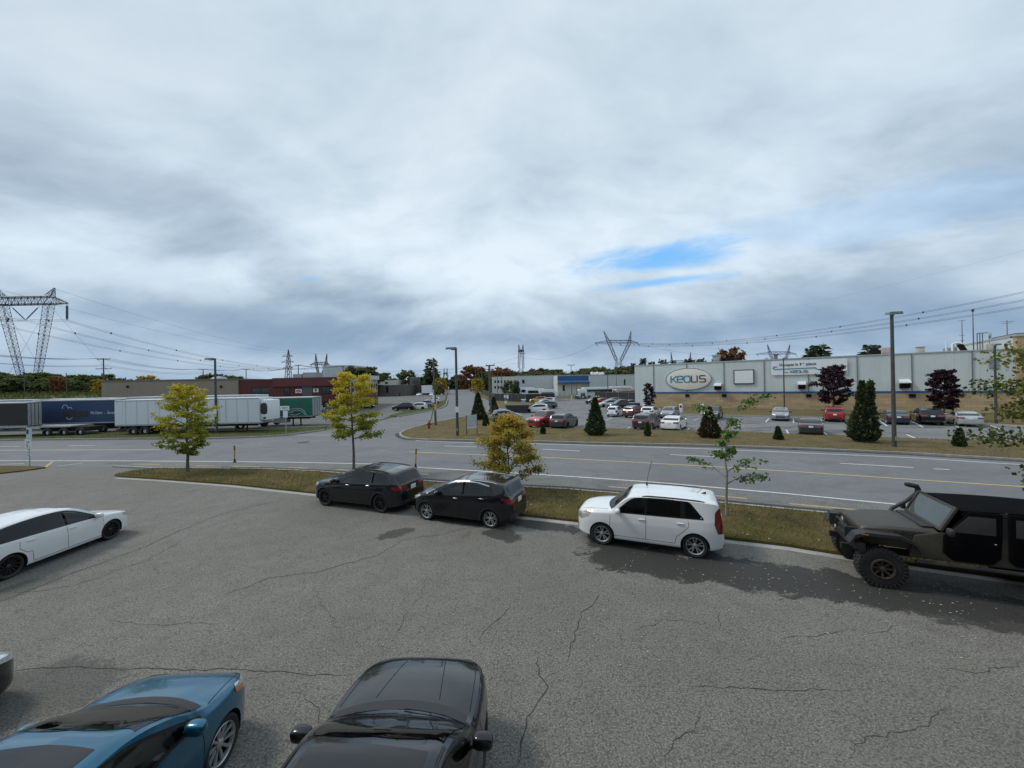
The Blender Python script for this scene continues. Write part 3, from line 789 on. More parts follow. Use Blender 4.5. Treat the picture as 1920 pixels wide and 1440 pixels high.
S_SEDAN = dict(W=1.80, R=.32, wb=2.70, clear=.18, arch=.355, paint=P_GREY, rim='seven', rr=.23,
    top=[(2.22, .42), (2.22, .60), (2.12, .73), (1.8, .83), (1.2, .93), (1.02, .96), (.55, 1.22), (.12, 1.40), (-.4, 1.44), (-.9, 1.40), (-1.3, 1.25), (-1.72, 1.04), (-2.05, 1.0), (-2.2, .96), (-2.26, .75), (-2.28, .36)],
    plan=PLAN(2.22, -2.28), belt=[(2.22, .70), (1.6, .84), (.9, .91), (-1, .97), (-2.2, .97)], dlo=(.98, -1.35), pillars=[1.05, -.05, -1.5], ws=(1.0, 1.38, .055), rw=(1.05, 1.36, .07),
    head=([(2.25, .58), (2.25, .70), (1.75, .82), (1.75, .72)], .46), tail=([(-1.98, .76), (-1.98, .93), (-2.3, .93), (-2.3, .76)], .40), plate=.80, mirror=(.82, .93),
    grille=[[(-.5, .30), (.5, .30), (.5, .62), (-.5, .62)]], rearblack=[[(-.7, .26), (.7, .26), (.7, .36), (-.7, .36)]])
S_CROSS = dict(W=1.86, R=.36, wb=2.68, clear=.24, arch=.40, paint=P_RED, rim='seven', rr=.25,
    top=[(2.2, .50), (2.19, .72), (2.1, .90), (1.85, 1.0), (1.2, 1.09), (1.02, 1.12), (.6, 1.36), (.25, 1.58), (-.1, 1.66), (-.8, 1.67), (-1.5, 1.63), (-1.90, 1.57), (-1.98, 1.50), (-2.16, 1.14), (-2.25, 1.02), (-2.28, .80), (-2.3, .45)],
    plan=PLAN(2.2, -2.3), belt=[(2.2, .84), (1.6, .98), (.9, 1.06), (-1, 1.12), (-2.2, 1.16)], dlo=(1.0, -1.8), pillars=[1.05, 0, -1.0, -1.95], ws=(1.16, 1.57, .055), rw=(1.14, 1.49, .09),
    head=([(2.25, .74), (2.25, .86), (1.75, .98), (1.75, .88)], .46), tail=([(-1.95, .90), (-1.90, 1.22), (-2.05, 1.30), (-2.35, 1.12), (-2.35, .90)], .52), plate=.86, mirror=(.86, 1.10), mirror_mat=M['gloss'], clad=.34,
    arch_trim=True, rails=(0, -1.7, M['gloss'], .03), grille=[[(-.5, .50), (.5, .50), (.5, .80), (-.5, .80)]], rearblack=[[(-.8, .34), (.8, .34), (.8, .56), (-.8, .56)]])
S_SMALL = dict(W=1.66, R=.30, wb=1.88, clear=.18, arch=.335, paint=P_WHITE, rim='seven', rr=.21,
    top=[(1.40, .44), (1.40, .64), (1.34, .80), (1.1, .94), (.9, 1.02), (.5, 1.30), (.2, 1.50), (-.2, 1.555), (-.8, 1.54), (-1.15, 1.46), (-1.26, 1.2), (-1.32, .95), (-1.36, .70), (-1.37, .38)],
    plan=PLAN(1.40, -1.37), belt=[(1.4, .76), (.9, .92), (-.5, .98), (-1.3, 1.0)], dlo=(.85, -.95), pillars=[.9, -.2, -1.1], ws=(1.06, 1.49, .05), rw=(1.04, 1.42, .09),
    head=([(1.45, .62), (1.45, .78), (1.1, .90), (1.1, .74)], .40), tail=([(-1.15, .72), (-1.15, .95), (-1.4, .95), (-1.4, .70)], .52), plate=.74, mirror=(.70, .98),
    rearblack=[[(-.62, .26), (.62, .26), (.62, .44), (-.62, .44)]])
S_WAGON = dict(S_SEDAN, top=[(2.22, .46), (2.22, .64), (2.14, .78), (1.85, .88), (1.25, .97), (1.05, 1.0), (.6, 1.25), (.15, 1.44), (-.3, 1.50), (-1.0, 1.49), (-1.6, 1.43), (-1.92, 1.36), (-2.05, 1.18), (-2.2, 1.0), (-2.28, .75), (-2.3, .40)],
    belt=[(2.22, .74), (1.6, .88), (.9, .95), (-1, 1.0), (-2.2, 1.02)], dlo=(1.0, -1.8), pillars=[1.05, -.05, -1.1, -1.95], ws=(1.03, 1.43, .055), rw=(1.05, 1.34, .10), R=.34, arch=.38, clear=.22, clad=.28,
    head=([(2.25, .62), (2.25, .74), (1.8, .86), (1.8, .76)], .42), tail=([(-1.95, .86), (-1.95, 1.0), (-2.35, 1.0), (-2.35, .84)], .4), mirror=(.84, .97), mirror_mat=M['gloss'], grille=[[(-.42, .42), (.42, .42), (.48, .70), (-.48, .70)]], rails=(0, -1.7, M['gloss'], .03))
# ---------------------------------------------------------------- off-roader with soft top
def build_offroader(loc, rz):
    root = empty('off_roader', loc, rz, 'mud coloured lifted off-roader with black soft top, snorkel and big knobbly tyres beside the lawn', 'car', None)
    ol = mat('matt_olive_grey_paint', (0.050, 0.045, 0.036), 0.55, var=0.3, scale=2.5, fine=0.3, bscale=14)
    cloth = mat('soft_top_fabric', (0.005, 0.005, 0.006), 0.97, spec=.05, var=0.3, scale=5, bump=0.5, bscale=9)
    vinyl = glassmat('soft_window', (0.03, 0.03, 0.032), 0.16)
    R, wb, hw = .445, 3.02, .80
    bz = .78                                     # underside of the tub
    b = MB()
    tub = [(.98, bz), (.98, 1.36), (.80, 1.40), (-2.05, 1.40), (-2.05, bz+.08), (-1.95, bz), (-1.02, bz), (-1.05, 1.15), (-1.25, 1.22), (-1.78, 1.22), (-1.98, 1.1), (-2.0, 1.0), (-1.99, bz+.02), (-1.0, bz+.01)]
    tub = [(1.0, bz), (.90, 1.28), (.50, 1.40), (-2.08, 1.40), (-2.12, bz+.12), (-1.99, bz+.16), (-1.90, 1.13), (-1.72, 1.22), (-1.30, 1.22), (-1.08, 1.13), (-.98, bz)]
    for sg in (1, -1):
        b.prism(tub, 'y', sg*(hw-.05), sg*hw)
    b.box(-2.10, .98, -hw+.05, hw-.05, bz+.1, bz+.16); b.box(-2.13, -2.07, -hw, hw, bz+.12, 1.40)
    b.box(.44, .52, -hw+.05, hw-.05, bz+.1, 1.38)
    b.build('body', ol, root, bevel=.012)
    h = MB()                                     # bonnet, tapering forward
    def sec(x, w, z0, z1): return [(x, -w, z0), (x, -w, z1-.07), (x, -w+.05, z1-.015), (x, -w*.5, z1+.01), (x, w*.5, z1+.01), (x, w-.05, z1-.015), (x, w, z1-.07), (x, w, z0)]
    rings = [sec(.50, .77, bz+.15, 1.44), (sec(1.30, .71, bz+.15, 1.42)), sec(2.02, .64, bz+.15, 1.36), sec(2.14, .62, bz+.15, 1.31)]
    vs = [p for r in rings for p in r]
    fs = [(i*8+k, i*8+(k+1) % 8, (i+1)*8+(k+1) % 8, (i+1)*8+k) for i in range(3) for k in range(8)] + [tuple(range(8)), tuple(range(24, 32))]
    ho = h.add(vs, fs).build('hood', ol, root, smooth=True, bevel=.01)
    g = MB(); g.prism([(-.60, bz+.12), (-.63, 1.2), (-.55, 1.31), (.55, 1.31), (.63, 1.2), (.60, bz+.12)], 'x', 2.13, 2.19)
    go = g.build('grille', ol, root, bevel=.01)
    sl = MB()
    for k in range(7): y = (k-3)*.115; sl.box(2.185, 2.196, y-.028, y+.028, .98, 1.22)
    sl.build('grille_slot', M['seam'], go)
    for sg in (1, -1):
        MB().lathe([(0, 2.225), (.05, 2.222), (.085, 2.205), (.09, 2.18)], 18, 'x', (0, sg*.47, 1.12)).build('headlight', M['lamp'], root, smooth=True)
        # flat fender flares
        for ax in (-wb/2, wb/2):
            f = MB(); pts = [(ax+.62, 1.00), (ax+.50, 1.20), (ax+.30, 1.27), (ax-.32, 1.27), (ax-.56, 1.16), (ax-.70, .92)]
            for (xa, za), (xb, zb_) in zip(pts[:-1], pts[1:]):
                f.obox((xa, sg*(hw-.17), za), (xb-xa, 0, zb_-za), (0, sg*.31, 0), (0, 0, -.035))
                f.obox((xa, sg*(hw+.13), za), (xb-xa, 0, zb_-za), (0, sg*.018, 0), (0, 0, -.07))
            f.box(ax-.6, ax+.6, sg*(hw-.28), sg*(hw-.24), .95, 1.25)
            fo = f.build('fender', M['plastic'], root, smooth=False)
        MB().box(1.78, 1.90, sg*(hw+.145), sg*(hw+.155), 1.215, 1.24).build('indicator', M['amber'], fo)
        MB().box(-.61, -.49, sg*(hw-.05), sg*(hw+.005), 1.39, 1.94).build('door_pillar', M['plastic'], root)
        # side step
        s = MB(); s.tube([(.9, sg*(hw+.02), .70), (-.9, sg*(hw+.02), .70)], .05, 8); s.build('rock_slider', M['plastic'], root, smooth=True)
        for (x0, x1, nm) in ((.42, -.50, 'front'), (-.60, -1.40, 'rear')):
            poly = [(x0, 1.36), (x0+.02, .98), (x0-.14, .82), (x1+.16, .82), (x1+.02, .98), (x1, 1.40), (x1-.01, 1.93), (x0-.42, 1.93)] if nm == 'front' else [(x0, 1.38), (x0, .95), (x0-.10, .84), (x1+.26, .84), (x1-.02, 1.20), (x1-.06, 1.40), (x1, 1.93), (x0, 1.93)]
            if nm == 'rear': poly = [(x0, 1.93), (x0, .95), (x0-.10, .84), (-.93, .84), (-1.04, 1.14), (-1.24, 1.26), (x1, 1.30), (x1-.02, 1.93)]
            d = MB(); d.prism(poly, 'y', sg*(hw-.01), sg*(hw+.035)); do = d.build('door', cloth, root, bevel=.012)
            w = MB()
            wp = [(x0-.09, 1.46), (x1+.10, 1.46), (x1+.10, 1.84), (x0-.40, 1.84)] if nm == 'front' else [(x0-.10, 1.46), (x1+.12, 1.46), (x1+.12, 1.84), (x0-.10, 1.84)]
            w.prism(wp, 'y', sg*(hw+.03), sg*(hw+.042)); w.build('door_window', vinyl, do, bevel=.004)
            MB().sq((x1+.12, sg*(hw+.045), 1.28), (.022, .02, .016), .8, 8, 5).build('door_handle', M['chrome'], do, smooth=True)
        MB().sq((.40, sg*(hw+.22), 1.50), (.05, .10, .085), .6, 12, 8).build('wing_mirror', M['plastic'], root, smooth=True)
        t = text_mb('RUBICON', .11, .004)
        t.v = [(-x if sg > 0 else x, y, z) for x, y, z in t.v]
        to = t.build('hood_lettering', M['seam'], ho)
        to.location = (1.0, sg*.752, 1.285); to.rotation_euler = (0, 0, (-1 if sg > 0 else 1)*-.075)
    # windscreen frame
    W = MB()
    a0, a1 = Vector((.42, 0, 1.42)), Vector((.14, 0, 1.97))
    for sg in (1, -1): W.obox(a0+Vector((0, sg*.70, 0)), a1-a0, (0, sg*.075, 0), (.05, 0, .03))
    W.obox(a0+Vector((0, -.70, 0)), (0, 1.40, 0), (a1-a0)*.10, (.05, 0, .03)); W.obox(a0+(a1-a0)*.91+Vector((0, -.70, 0)), (0, 1.40, 0), (a1-a0)*.09, (.05, 0, .03))
    wo = W.build('windshield_frame', ol, root, bevel=.01)
    MB().obox(a0+(a1-a0)*.10+Vector((.02, -.70, .01)), (0, 1.40, 0), (a1-a0)*.81, (.012, 0, .008)).build('windshield', M['glass_clear'], wo)
    MB().box(.47, .70, -.60, .60, 1.44, 1.475).build('cowl_vent', M['plastic'], root, bevel=.012)
    # soft top with sagging panels
    T = MB(); nx, ny = 22, 12; vs = []
    for i in range(nx+1):
        x = .12-2.22*i/nx
        for j in range(ny+1):
            y = (-1+2*j/ny); e = abs(y)
            z = 1.985-.05*e**4-.035*math.sin(i/nx*PI*3)**2*(1-e**2)*(1 if i else 0)+.03*math.sin(i/nx*PI)
            vs.append((x, y*(hw-.02), z))
    fs = [(i*(ny+1)+j, i*(ny+1)+j+1, (i+1)*(ny+1)+j+1, (i+1)*(ny+1)+j) for i in range(nx) for j in range(ny)]
    T.add(vs, fs)
    for sg in (1, -1):
        b0 = len(T.v)
        T.add([(.12-2.22*i/nx, sg*(hw+(.01 if q else -.02)), 1.93-q*.10+.03*math.sin(i/nx*PI)) for i in range(nx+1) for q in (0, 1)], [(2*i, 2*i+1, 2*i+3, 2*i+2) for i in range(nx)])
        T.prism([(-1.44, 1.40), (-1.46, 1.92), (-2.06, 1.92), (-2.12, 1.40)], 'y', sg*(hw-.02), sg*(hw+.01))
    T.prism([(-2.06, 1.94), (-2.10, 1.94), (-2.16, 1.40), (-2.12, 1.40)], 'y', -hw+.03, hw-.03)
    T.build('soft_top', cloth, root, smooth=True)
    # bumper with stinger, winch
    B = MB(); B.prism([(2.16, .72), (2.28, .68), (2.42, .80), (2.44, .98), (2.28, 1.02), (2.16, .98)], 'y', -.62, .62)
    for sg in (1, -1):
        B.prism([(2.12, .80), (2.30, .76), (2.46, .86), (2.40, 1.0), (2.14, 1.0)], 'y', sg*.62, sg*.90)
        B.tube([(2.40, sg*.40, .95), (2.48, sg*.30, 1.12), (2.54, sg*.14, 1.27), (2.55, 0, 1.30)], .032, 8)
    bo = B.build('front_bumper', M['plastic'], root, smooth=True, bevel=.012)
    MB().lathe([(0, -.22), (.085, -.22), (.085, .22), (0, .22)], 14, 'y', (2.36, 0, 1.10)).build('winch', M['plastic'], bo, smooth=True)
    for sg in (1, -1):
        MB().lathe([(0, 2.46), (.05, 2.455), (.06, 2.40)], 14, 'x', (0, sg*.48, .92)).build('fog_light', M['lamp'], bo, smooth=True)
    S = MB(); S.tube([(.80, -.72, 1.30), (.70, -.78, 1.46), (.42, -.80, 1.66), (.20, -.80, 1.90), (.18, -.80, 2.02)], [.045, .045, .04, .045, .05], 10)
    S.tube([(.15, -.80, 1.98), (.20, -.80, 2.08), (.36, -.80, 2.11), (.43, -.80, 2.12)], [.05, .065, .06, .04], 10)
    S.build('snorkel', M['plastic'], root, smooth=True)
    # chassis and axles
    C = MB()
    for sg in (1, -1): C.box(-2.1, 2.15, sg*.42-.05, sg*.42+.05, .66, .80)
    for ax in (wb/2, -wb/2): C.tube([(ax, -.70, R), (ax, .70, R)], .06, 8); C.sq((ax, .1, R), (.16, .16, .16), .9, 10, 7)
    C.build('chassis', M['well'], root)
    MB().lathe([(0, -.16), (.40, -.15), (.45, -.06), (.45, .06), (.40, .12), (0, .13)], 26, 'x', (-2.34, 0, 1.22)).build('spare_wheel', M['rubber'], root, smooth=True)
    rimm = mat('dusty_bronze_rim', (0.075, 0.062, 0.052), .6, metal=.3, var=.3)
    for ax in (wb/2, -wb/2):
        for sg in (1, -1): wheel_parts(root, ax, sg*(hw+.10), sg, R, 'beadlock', rimm, w=.29, rr=.225, seg=36, tread=True)
    for o in list(root.children):      # short nose: the grille stands just ahead of the axle
        if o.name.split('.')[0] in ('hood', 'grille', 'headlight', 'front_bumper'):
            for q in [o]+list(o.children):
                if q.type == 'MESH' and 'lettering' not in q.name:
                    for v in q.data.vertices:
                        if v.co.x > 1.3: v.co.x = 1.3+(v.co.x-1.3)*.62
    return root
# ---------------------------------------------------------------- sky and sun
w = bpy.data.worlds.new('World'); SC.world = w; w.use_nodes = True
nt = NT(w.node_tree); bg = w.node_tree.nodes['Background']
SUN_EL, SUN_AZ = math.radians(50), math.radians(282)      # azimuth clockwise from +Y
sky = nt.n('ShaderNodeTexSky', sky_type='NISHITA', sun_disc=False, sun_elevation=SUN_EL, sun_rotation=SUN_AZ)
dirv = nt.n('ShaderNodeTexCoord').outputs['Generated']
sp = nt.n('ShaderNodeSeparateXYZ'); nt.l(dirv, sp.inputs[0]); X, Y, Z = sp.outputs
zz = nt.math('ADD', nt.math('MAXIMUM', Z, 0.0), 0.20)
u = nt.math('DIVIDE', X, zz); v = nt.math('DIVIDE', Y, zz)
def plane(su, sv, off):
    c = nt.n('ShaderNodeCombineXYZ'); nt.l(nt.math('MULTIPLY', u, su), c.inputs[0]); nt.l(nt.math('MULTIPLY', v, sv), c.inputs[1]); c.inputs[2].default_value = off
    return c.outputs[0]
az = nt.math('ARCTAN2', X, Y); el = nt.math('ARCSINE', nt.math('MAXIMUM', nt.math('MINIMUM', Z, 1.0), -1.0))
def dome(sa, se, off, tilt=0.0):
    c = nt.n('ShaderNodeCombineXYZ'); nt.l(nt.math('MULTIPLY', az, sa), c.inputs[0]); nt.l(nt.math('ADD', nt.math('MULTIPLY', el, se), nt.math('MULTIPLY', nt.math('ABSOLUTE', az), tilt)), c.inputs[1]); c.inputs[2].default_value = off
    return c.outputs[0]
n1 = nt.noise(0.95, 5, 0.48, plane(1.0, 0.85, 3.7), 0.4)
n2 = nt.noise(2.5, 7, 0.54, dome(1.0, 2.3, 4.4, 0.55), 0.25)
n4 = nt.noise(7, 6, 0.58, dome(1.0, 2.2, 8.4, 0.4), 0.3)
n3 = nt.noise(0.50, 3, 0.5, plane(1.0, 0.7, 1.3))
cl = nt.math('ADD', nt.math('ADD', nt.math('MULTIPLY', n1, 0.34), nt.math('MULTIPLY', n2, 0.42)), nt.math('ADD', nt.math('MULTIPLY', n3, 0.24), nt.math('MULTIPLY', n4, 0.27)))
wob = nt.math('MULTIPLY', nt.math('SUBTRACT', n2, 0.5), 2.6)
def bank(a0, e0, ra, re, tilt, amt):
    "soft dark or light bank of cloud around an azimuth and elevation"
    da = nt.math('SUBTRACT', az, a0); de = nt.math('SUBTRACT', nt.math('SUBTRACT', el, e0), nt.math('MULTIPLY', da, tilt))
    q = nt.math('SQRT', nt.math('ADD', nt.math('POWER', nt.math('ABSOLUTE', nt.math('DIVIDE', da, ra)), 2.0), nt.math('POWER', nt.math('ABSOLUTE', nt.math('DIVIDE', de, re)), 2.0)))
    return nt.math('MULTIPLY', nt.mapr(nt.math('ADD', q, wob), 1.35, 0.1, 0.0, 1.0, True), amt)
shade = None
for bk in ((-.62, .285, .50, .085, -.28, -.11), (-.70, .135, .62, .055, -.05, -.10), (-.36, .21, .18, .022, 0, -.09), (.72, .19, .62, .075, .16, -.10), (.55, .095, .55, .035, 0, -.07), (0.02, .13, .5, .03, 0, -.06), (-.60, .42, .4, .05, -.35, .05), (.02, .32, .38, .09, 0, .085), (.25, .40, .4, .06, .15, .04), (-.50, .50, .12, .035, -.4, .06), (1.02, .33, .3, .035, .25, .04)):
    q = bank(*bk); shade = q if shade is None else nt.math('ADD', shade, q)
cl = nt.math('ADD', cl, shade)
cl = nt.math('SUBTRACT', cl, 0.055)
ccol = nt.ramp(cl, [(0.36, (0.30, 0.385, 0.485)), (0.48, (0.42, 0.515, 0.61)), (0.57, (0.555, 0.655, 0.74)), (0.70, (0.74, 0.825, 0.885))])
hi = nt.mapr(Z, 0.26, 0.60, 0.0, 0.64, True)
hicol = nt.ramp(nt.noise(1.5, 6, 0.50, dome(1.0, 1.6, 2.0, 0.5), 0.3), [(0.33, (0.50, 0.595, 0.67)), (0.67, (0.615, 0.685, 0.74))])
ccol = nt.mix(hi, ccol, hicol)
warmm = nt.mapr(nt.math('DIVIDE', X, nt.math('ADD', Z, 0.5)), -0.25, -0.95, 0.0, 0.5, True)
ccol = nt.mix(nt.math('MULTIPLY', warmm, hi), ccol, (0.66, 0.68, 0.70))
lowm = nt.math('MULTIPLY', nt.mapr(Z, 0.24, 0.04, 0.0, 1.0, True), nt.mapr(cl, 0.42, 0.66, 1.0, 0.62))
ccol = nt.mix(nt.math('MULTIPLY', lowm, 0.82), ccol, (0.215, 0.32, 0.46))
glow = nt.math('MULTIPLY', nt.mapr(Z, 0.075, 0.02, 0.0, 1.0, True), nt.mapr(nt.noise(2.6, 4, 0.5, plane(0.35, 0.12, 5.0)), 0.48, 0.60, 0.0, 0.75))
ccol = nt.mix(glow, ccol, (0.52, 0.63, 0.74))
# the one tear in the overcast
yy = nt.math('MAXIMUM', Y, 0.05); A = nt.math('DIVIDE', X, yy); B = nt.math('DIVIDE', Z, yy)
warp = nt.math('MULTIPLY', nt.math('SUBTRACT', nt.noise(5, 7, 0.62, dome(1.0, 3.6, 2.0), 0.4), 0.5), 2.0)
def tear(a0, b0, ra, rb, tilt):
    da = nt.math('SUBTRACT', A, a0); db = nt.math('SUBTRACT', nt.math('SUBTRACT', B, b0), nt.math('MULTIPLY', da, tilt))
    q = nt.math('SQRT', nt.math('ADD', nt.math('POWER', nt.math('ABSOLUTE', nt.math('DIVIDE', da, ra)), 2.0), nt.math('POWER', nt.math('ABSOLUTE', nt.math('DIVIDE', db, rb)), 2.0)))
    return nt.mapr(nt.math('ADD', q, warp), 1.25, 0.20, 0.0, 1.0, True)
gap = nt.math('MAXIMUM', tear(0.40, 0.318, 0.24, 0.042, 0.11), nt.math('MULTIPLY', tear(0.39, 0.258, 0.19, 0.016, 0.09), 0.85))
gap = nt.math('MAXIMUM', gap, nt.math('MULTIPLY', tear(-0.52, 0.285, 0.05, 0.010, 0.05), 0.4))
gap = nt.math('MAXIMUM', gap, nt.math('MULTIPLY', tear(1.05, 0.44, 0.75, 0.09, 0.16), 0.22))
front = nt.math('GREATER_THAN', Y, 0.05)
gap = nt.math('MULTIPLY', gap, front)
skyc = nt.mix(1.0, sky.outputs[0], (0.55, 0.95, 1.35), 'MULTIPLY')
sc10 = nt.mix(1.0, ccol, (8.45, 8.7, 8.95), 'MULTIPLY')
nt.l(nt.mix(gap, sc10, (2.1, 4.9, 8.5)), bg.inputs[0])
fin = nt.mix(gap, sc10, nt.mix(0.75, skyc, (2.1, 4.9, 8.5)))
nt.l(fin, bg.inputs[0]); bg.inputs[1].default_value = 0.1
sun = bpy.data.lights.new('sun', 'SUN'); sun.energy = 1.5; sun.angle = math.radians(14); sun.color = (1.0, 0.95, 0.88)
so = link(bpy.data.objects.new('sun', sun))
sd = Vector((math.sin(SUN_AZ)*math.cos(SUN_EL), math.cos(SUN_AZ)*math.cos(SUN_EL), math.sin(SUN_EL)))
so.rotation_euler = sd.to_track_quat('Z', 'Y').to_euler(); so.location = (-20, -30, 40)
SC.view_settings.view_transform = 'Standard'; SC.view_settings.look = 'None'; SC.view_settings.gamma = 1
SC.view_settings.exposure = 0.32; SC.view_settings.use_curve_mapping = False
# ---------------------------------------------------------------- ground materials
def asphalt(name, base, speck=0.55, sc=38, patch=0.25, wet=None, tint=(1, 1, 1), streak=0.0):
    mt, nt, b = new_mat(name)
    v = nt.n('ShaderNodeTexCoord').outputs['Object']
    big = nt.noise(0.16, 5, 0.6, v); mid = nt.noise(1.3, 5, 0.65, v)
    c0 = tuple(base*t for t in tint)
    c = nt.ramp(mid, [(0.3, tuple(x*(1-patch) for x in c0)), (0.7, tuple(x*(1+patch) for x in c0))])
    c = nt.mix(nt.mapr(big, 0.35, 0.65, 0, 0.6), c, tuple(x*k for x, k in zip(c0, (0.70, 0.72, 0.70))))
    drip = nt.noise(0.75, 3, 0.5, v, 1.5)
    c = nt.mix(nt.mapr(drip, 0.66, 0.74, 0, 0.45), c, tuple(x*0.45 for x in c0))
    sp1 = nt.noise(sc, 3, 0.75, v)
    vo = nt.n('ShaderNodeTexVoronoi'); vo.inputs['Scale'].default_value = sc*0.75; nt.l(v, vo.inputs['Vector'])
    stone = nt.ramp(sp1, [(0.34, 0.18), (0.45, 0.78), (0.55, 1.1), (0.68, 2.1)])
    c = nt.mix(speck, c, nt.mix(1.0, c, stone, 'MULTIPLY'))
    pit = nt.mapr(vo.outputs['Distance'], 0.55, 0.80, 0, 0.6)
    c = nt.mix(nt.math('MULTIPLY', pit, speck), c, tuple(x*0.25 for x in c0))
    if streak:
        mp = nt.n('ShaderNodeMapping'); mp.inputs['Scale'].default_value = (0.22, 0.5, 1); mp.inputs['Rotation'].default_value = (0, 0, 0.35); nt.l(v, mp.inputs[0])
        st = nt.noise(1.3, 6, 0.62, mp.outputs[0], 0.8)
        c = nt.mix(nt.mapr(st, 0.53, 0.62, 0, streak), c, tuple(x*0.35 for x in c0))
    rough = nt.mapr(sp1, 0.3, 0.7, 0.80, 0.97)
    if wet:
        fr = nt.math('MULTIPLY', nt.math('SUBTRACT', nt.noise(1.5, 7, 0.66, v, .4), 0.5), 2.0)
        fr2 = nt.math('MULTIPLY', nt.math('SUBTRACT', nt.noise(15, 4, 0.75, v), 0.5), 0.9)
        tot = None
        for (cx, cy, rx, ry, rot, amt) in wet:
            mp = nt.n('ShaderNodeMapping', vector_type='TEXTURE'); mp.inputs['Location'].default_value = (cx, cy, 0)
            mp.inputs['Rotation'].default_value = (0, 0, rot); mp.inputs['Scale'].default_value = (rx, ry, 1); nt.l(v, mp.inputs[0])
            ln = nt.n('ShaderNodeVectorMath', operation='LENGTH'); nt.l(mp.outputs[0], ln.inputs[0])
            q = nt.math('ADD', nt.math('ADD', ln.outputs['Value'], fr), fr2)
            q = nt.math('MULTIPLY', nt.mapr(q, 1.08, 0.92, 0, 1, True), amt)
            tot = q if tot is None else nt.math('MAXIMUM', tot, q)
        c = nt.mix(tot, c, nt.mix(0.14, (0.020, 0.019, 0.018), c))
        mr = nt.n('ShaderNodeMix'); nt.l(tot, mr.inputs[0]); nt.l(rough, mr.inputs[2]); mr.inputs[3].default_value = 0.72; rough = mr.outputs[0]
    nt.l(c, b.inputs['Base Color']); nt.l(rough, b.inputs['Roughness']); b.inputs['Specular IOR Level'].default_value = 0.35
    bn = nt.n('ShaderNodeBump'); bn.inputs['Strength'].default_value = 0.8; bn.inputs['Distance'].default_value = 0.012
    nt.l(sp1, bn.inputs['Height']); nt.l(bn.outputs[0], b.inputs['Normal'])
    return mt
def wetspot(px, py, rx, ry, rot, amt=1.0):
    g = G(px, py); return (g.x, g.y, rx, ry, math.radians(rot), amt)
WET = [wetspot(1215, 1052, 1.75, .95, -24), wetspot(1400, 1075, 1.9, .95, -26), wetspot(1560, 1095, 1.8, .80, -25), wetspot(1740, 1118, 2.0, .80, -22), wetspot(1830, 1150, 1.4, .62, -18, .85), wetspot(1150, 1022, .8, .6, -22),
       wetspot(1010, 985, 1.5, .42, -22), wetspot(940, 1004, .75, .42, -30, .9), wetspot(742, 1000, .62, .36, 35, .8), wetspot(860, 975, 1.4, .45, -22, .8), wetspot(40, 1105, .9, .45, 80, .45), wetspot(60, 1300, 1.2, .8, 10, .5)]
A_LOT = asphalt('lot_asphalt', 0.190, 0.85, 38, 0.16, WET, (1.0, 0.95, 0.86))
A_ROAD = asphalt('road_asphalt', 0.188, 0.35, 30, 0.10, None, (0.97, 1.0, 1.04), 0.22)
A_FAR = asphalt('far_lot_asphalt', 0.20, 0.35, 16, 0.16, None, (0.99, 1.0, 1.02), 0.75)
A_YARD = asphalt('yard_asphalt', 0.16, 0.5, 16, 0.25, None, (1, .99, .97), 0.7)
A_DARK = asphalt('damp_gutter', 0.055, 0.5, 30, 0.3)
A_LANE = asphalt('lane_asphalt', 0.185, 0.6, 30, 0.18, None, (1.0, .985, .95), 0.4)
CONC = mat('concrete', (0.33, 0.325, 0.31), 0.9, var=0.25, scale=2.5, fine=0.35, bscale=22, bump=0.3)
def grassmat(name, a, bcol, c):
    mt, nt, b = new_mat(name)
    v = nt.n('ShaderNodeTexCoord').outputs['Object']
    n = nt.noise(0.55, 5, 0.65, v); f = nt.noise(22, 4, 0.75, v)
    col = nt.ramp(n, [(0.30, a), (0.52, bcol), (0.72, c)])
    col = nt.mix(0.75, col, nt.mix(1.0, col, nt.ramp(f, [(0.3, 0.35), (0.5, 0.95), (0.72, 1.75)]), 'MULTIPLY'))
    nt.l(col, b.inputs['Base Color']); b.inputs['Roughness'].default_value = 0.95; b.inputs['Specular IOR Level'].default_value = 0.15
    bn = nt.n('ShaderNodeBump'); bn.inputs['Strength'].default_value = 1.0; bn.inputs['Distance'].default_value = 0.05
    nt.l(f, bn.inputs['Height']); nt.l(bn.outputs[0], b.inputs['Normal'])
    return mt
GR_NEAR = grassmat('lawn_near', (0.075, 0.080, 0.022), (0.125, 0.100, 0.036), (0.18, 0.125, 0.058))
GR_FAR = grassmat('lawn_far', (0.10, 0.098, 0.038), (0.15, 0.118, 0.058), (0.185, 0.135, 0.075))
GR_GREEN = grassmat('verge_green', (0.055, 0.075, 0.022), (0.075, 0.085, 0.030), (0.11, 0.088, 0.040))
GR_FIELD = grassmat('rough_ground', (0.06, 0.08, 0.025), (0.10, 0.105, 0.04), (0.13, 0.11, 0.055))
def flat(name, poly, z, m_, kind='structure'):
    vs = [Vector((p[0], p[1], 0)) for p in poly]
    tr = tessellate_polygon([vs])
    mb = MB(); mb.add([(p.x, p.y, z) for p in vs], [tuple(t) for t in tr])
    me = mb.mesh(name, m_)
    bm = bmesh.new(); bm.from_mesh(me)
    for f in bm.faces:
        if f.normal.z < 0: f.normal_flip()
    bm.to_mesh(me); bm.free()
    return tag(obj(name, me), kind=kind)
def GP(lst, z=0.0): return [G(x, y, z) for x, y in lst]
flat('ground', [(-3000, -200), (3000, -200), (3000, 4000), (-3000, 4000)], -0.05, GR_FIELD)
flat('parking_lot', [(-120, -25), (90, -25), (90, 14), (30, 16), (10, 21), (-5, 25), (-20, 27), (-120, 28)], 0.0, A_LOT)
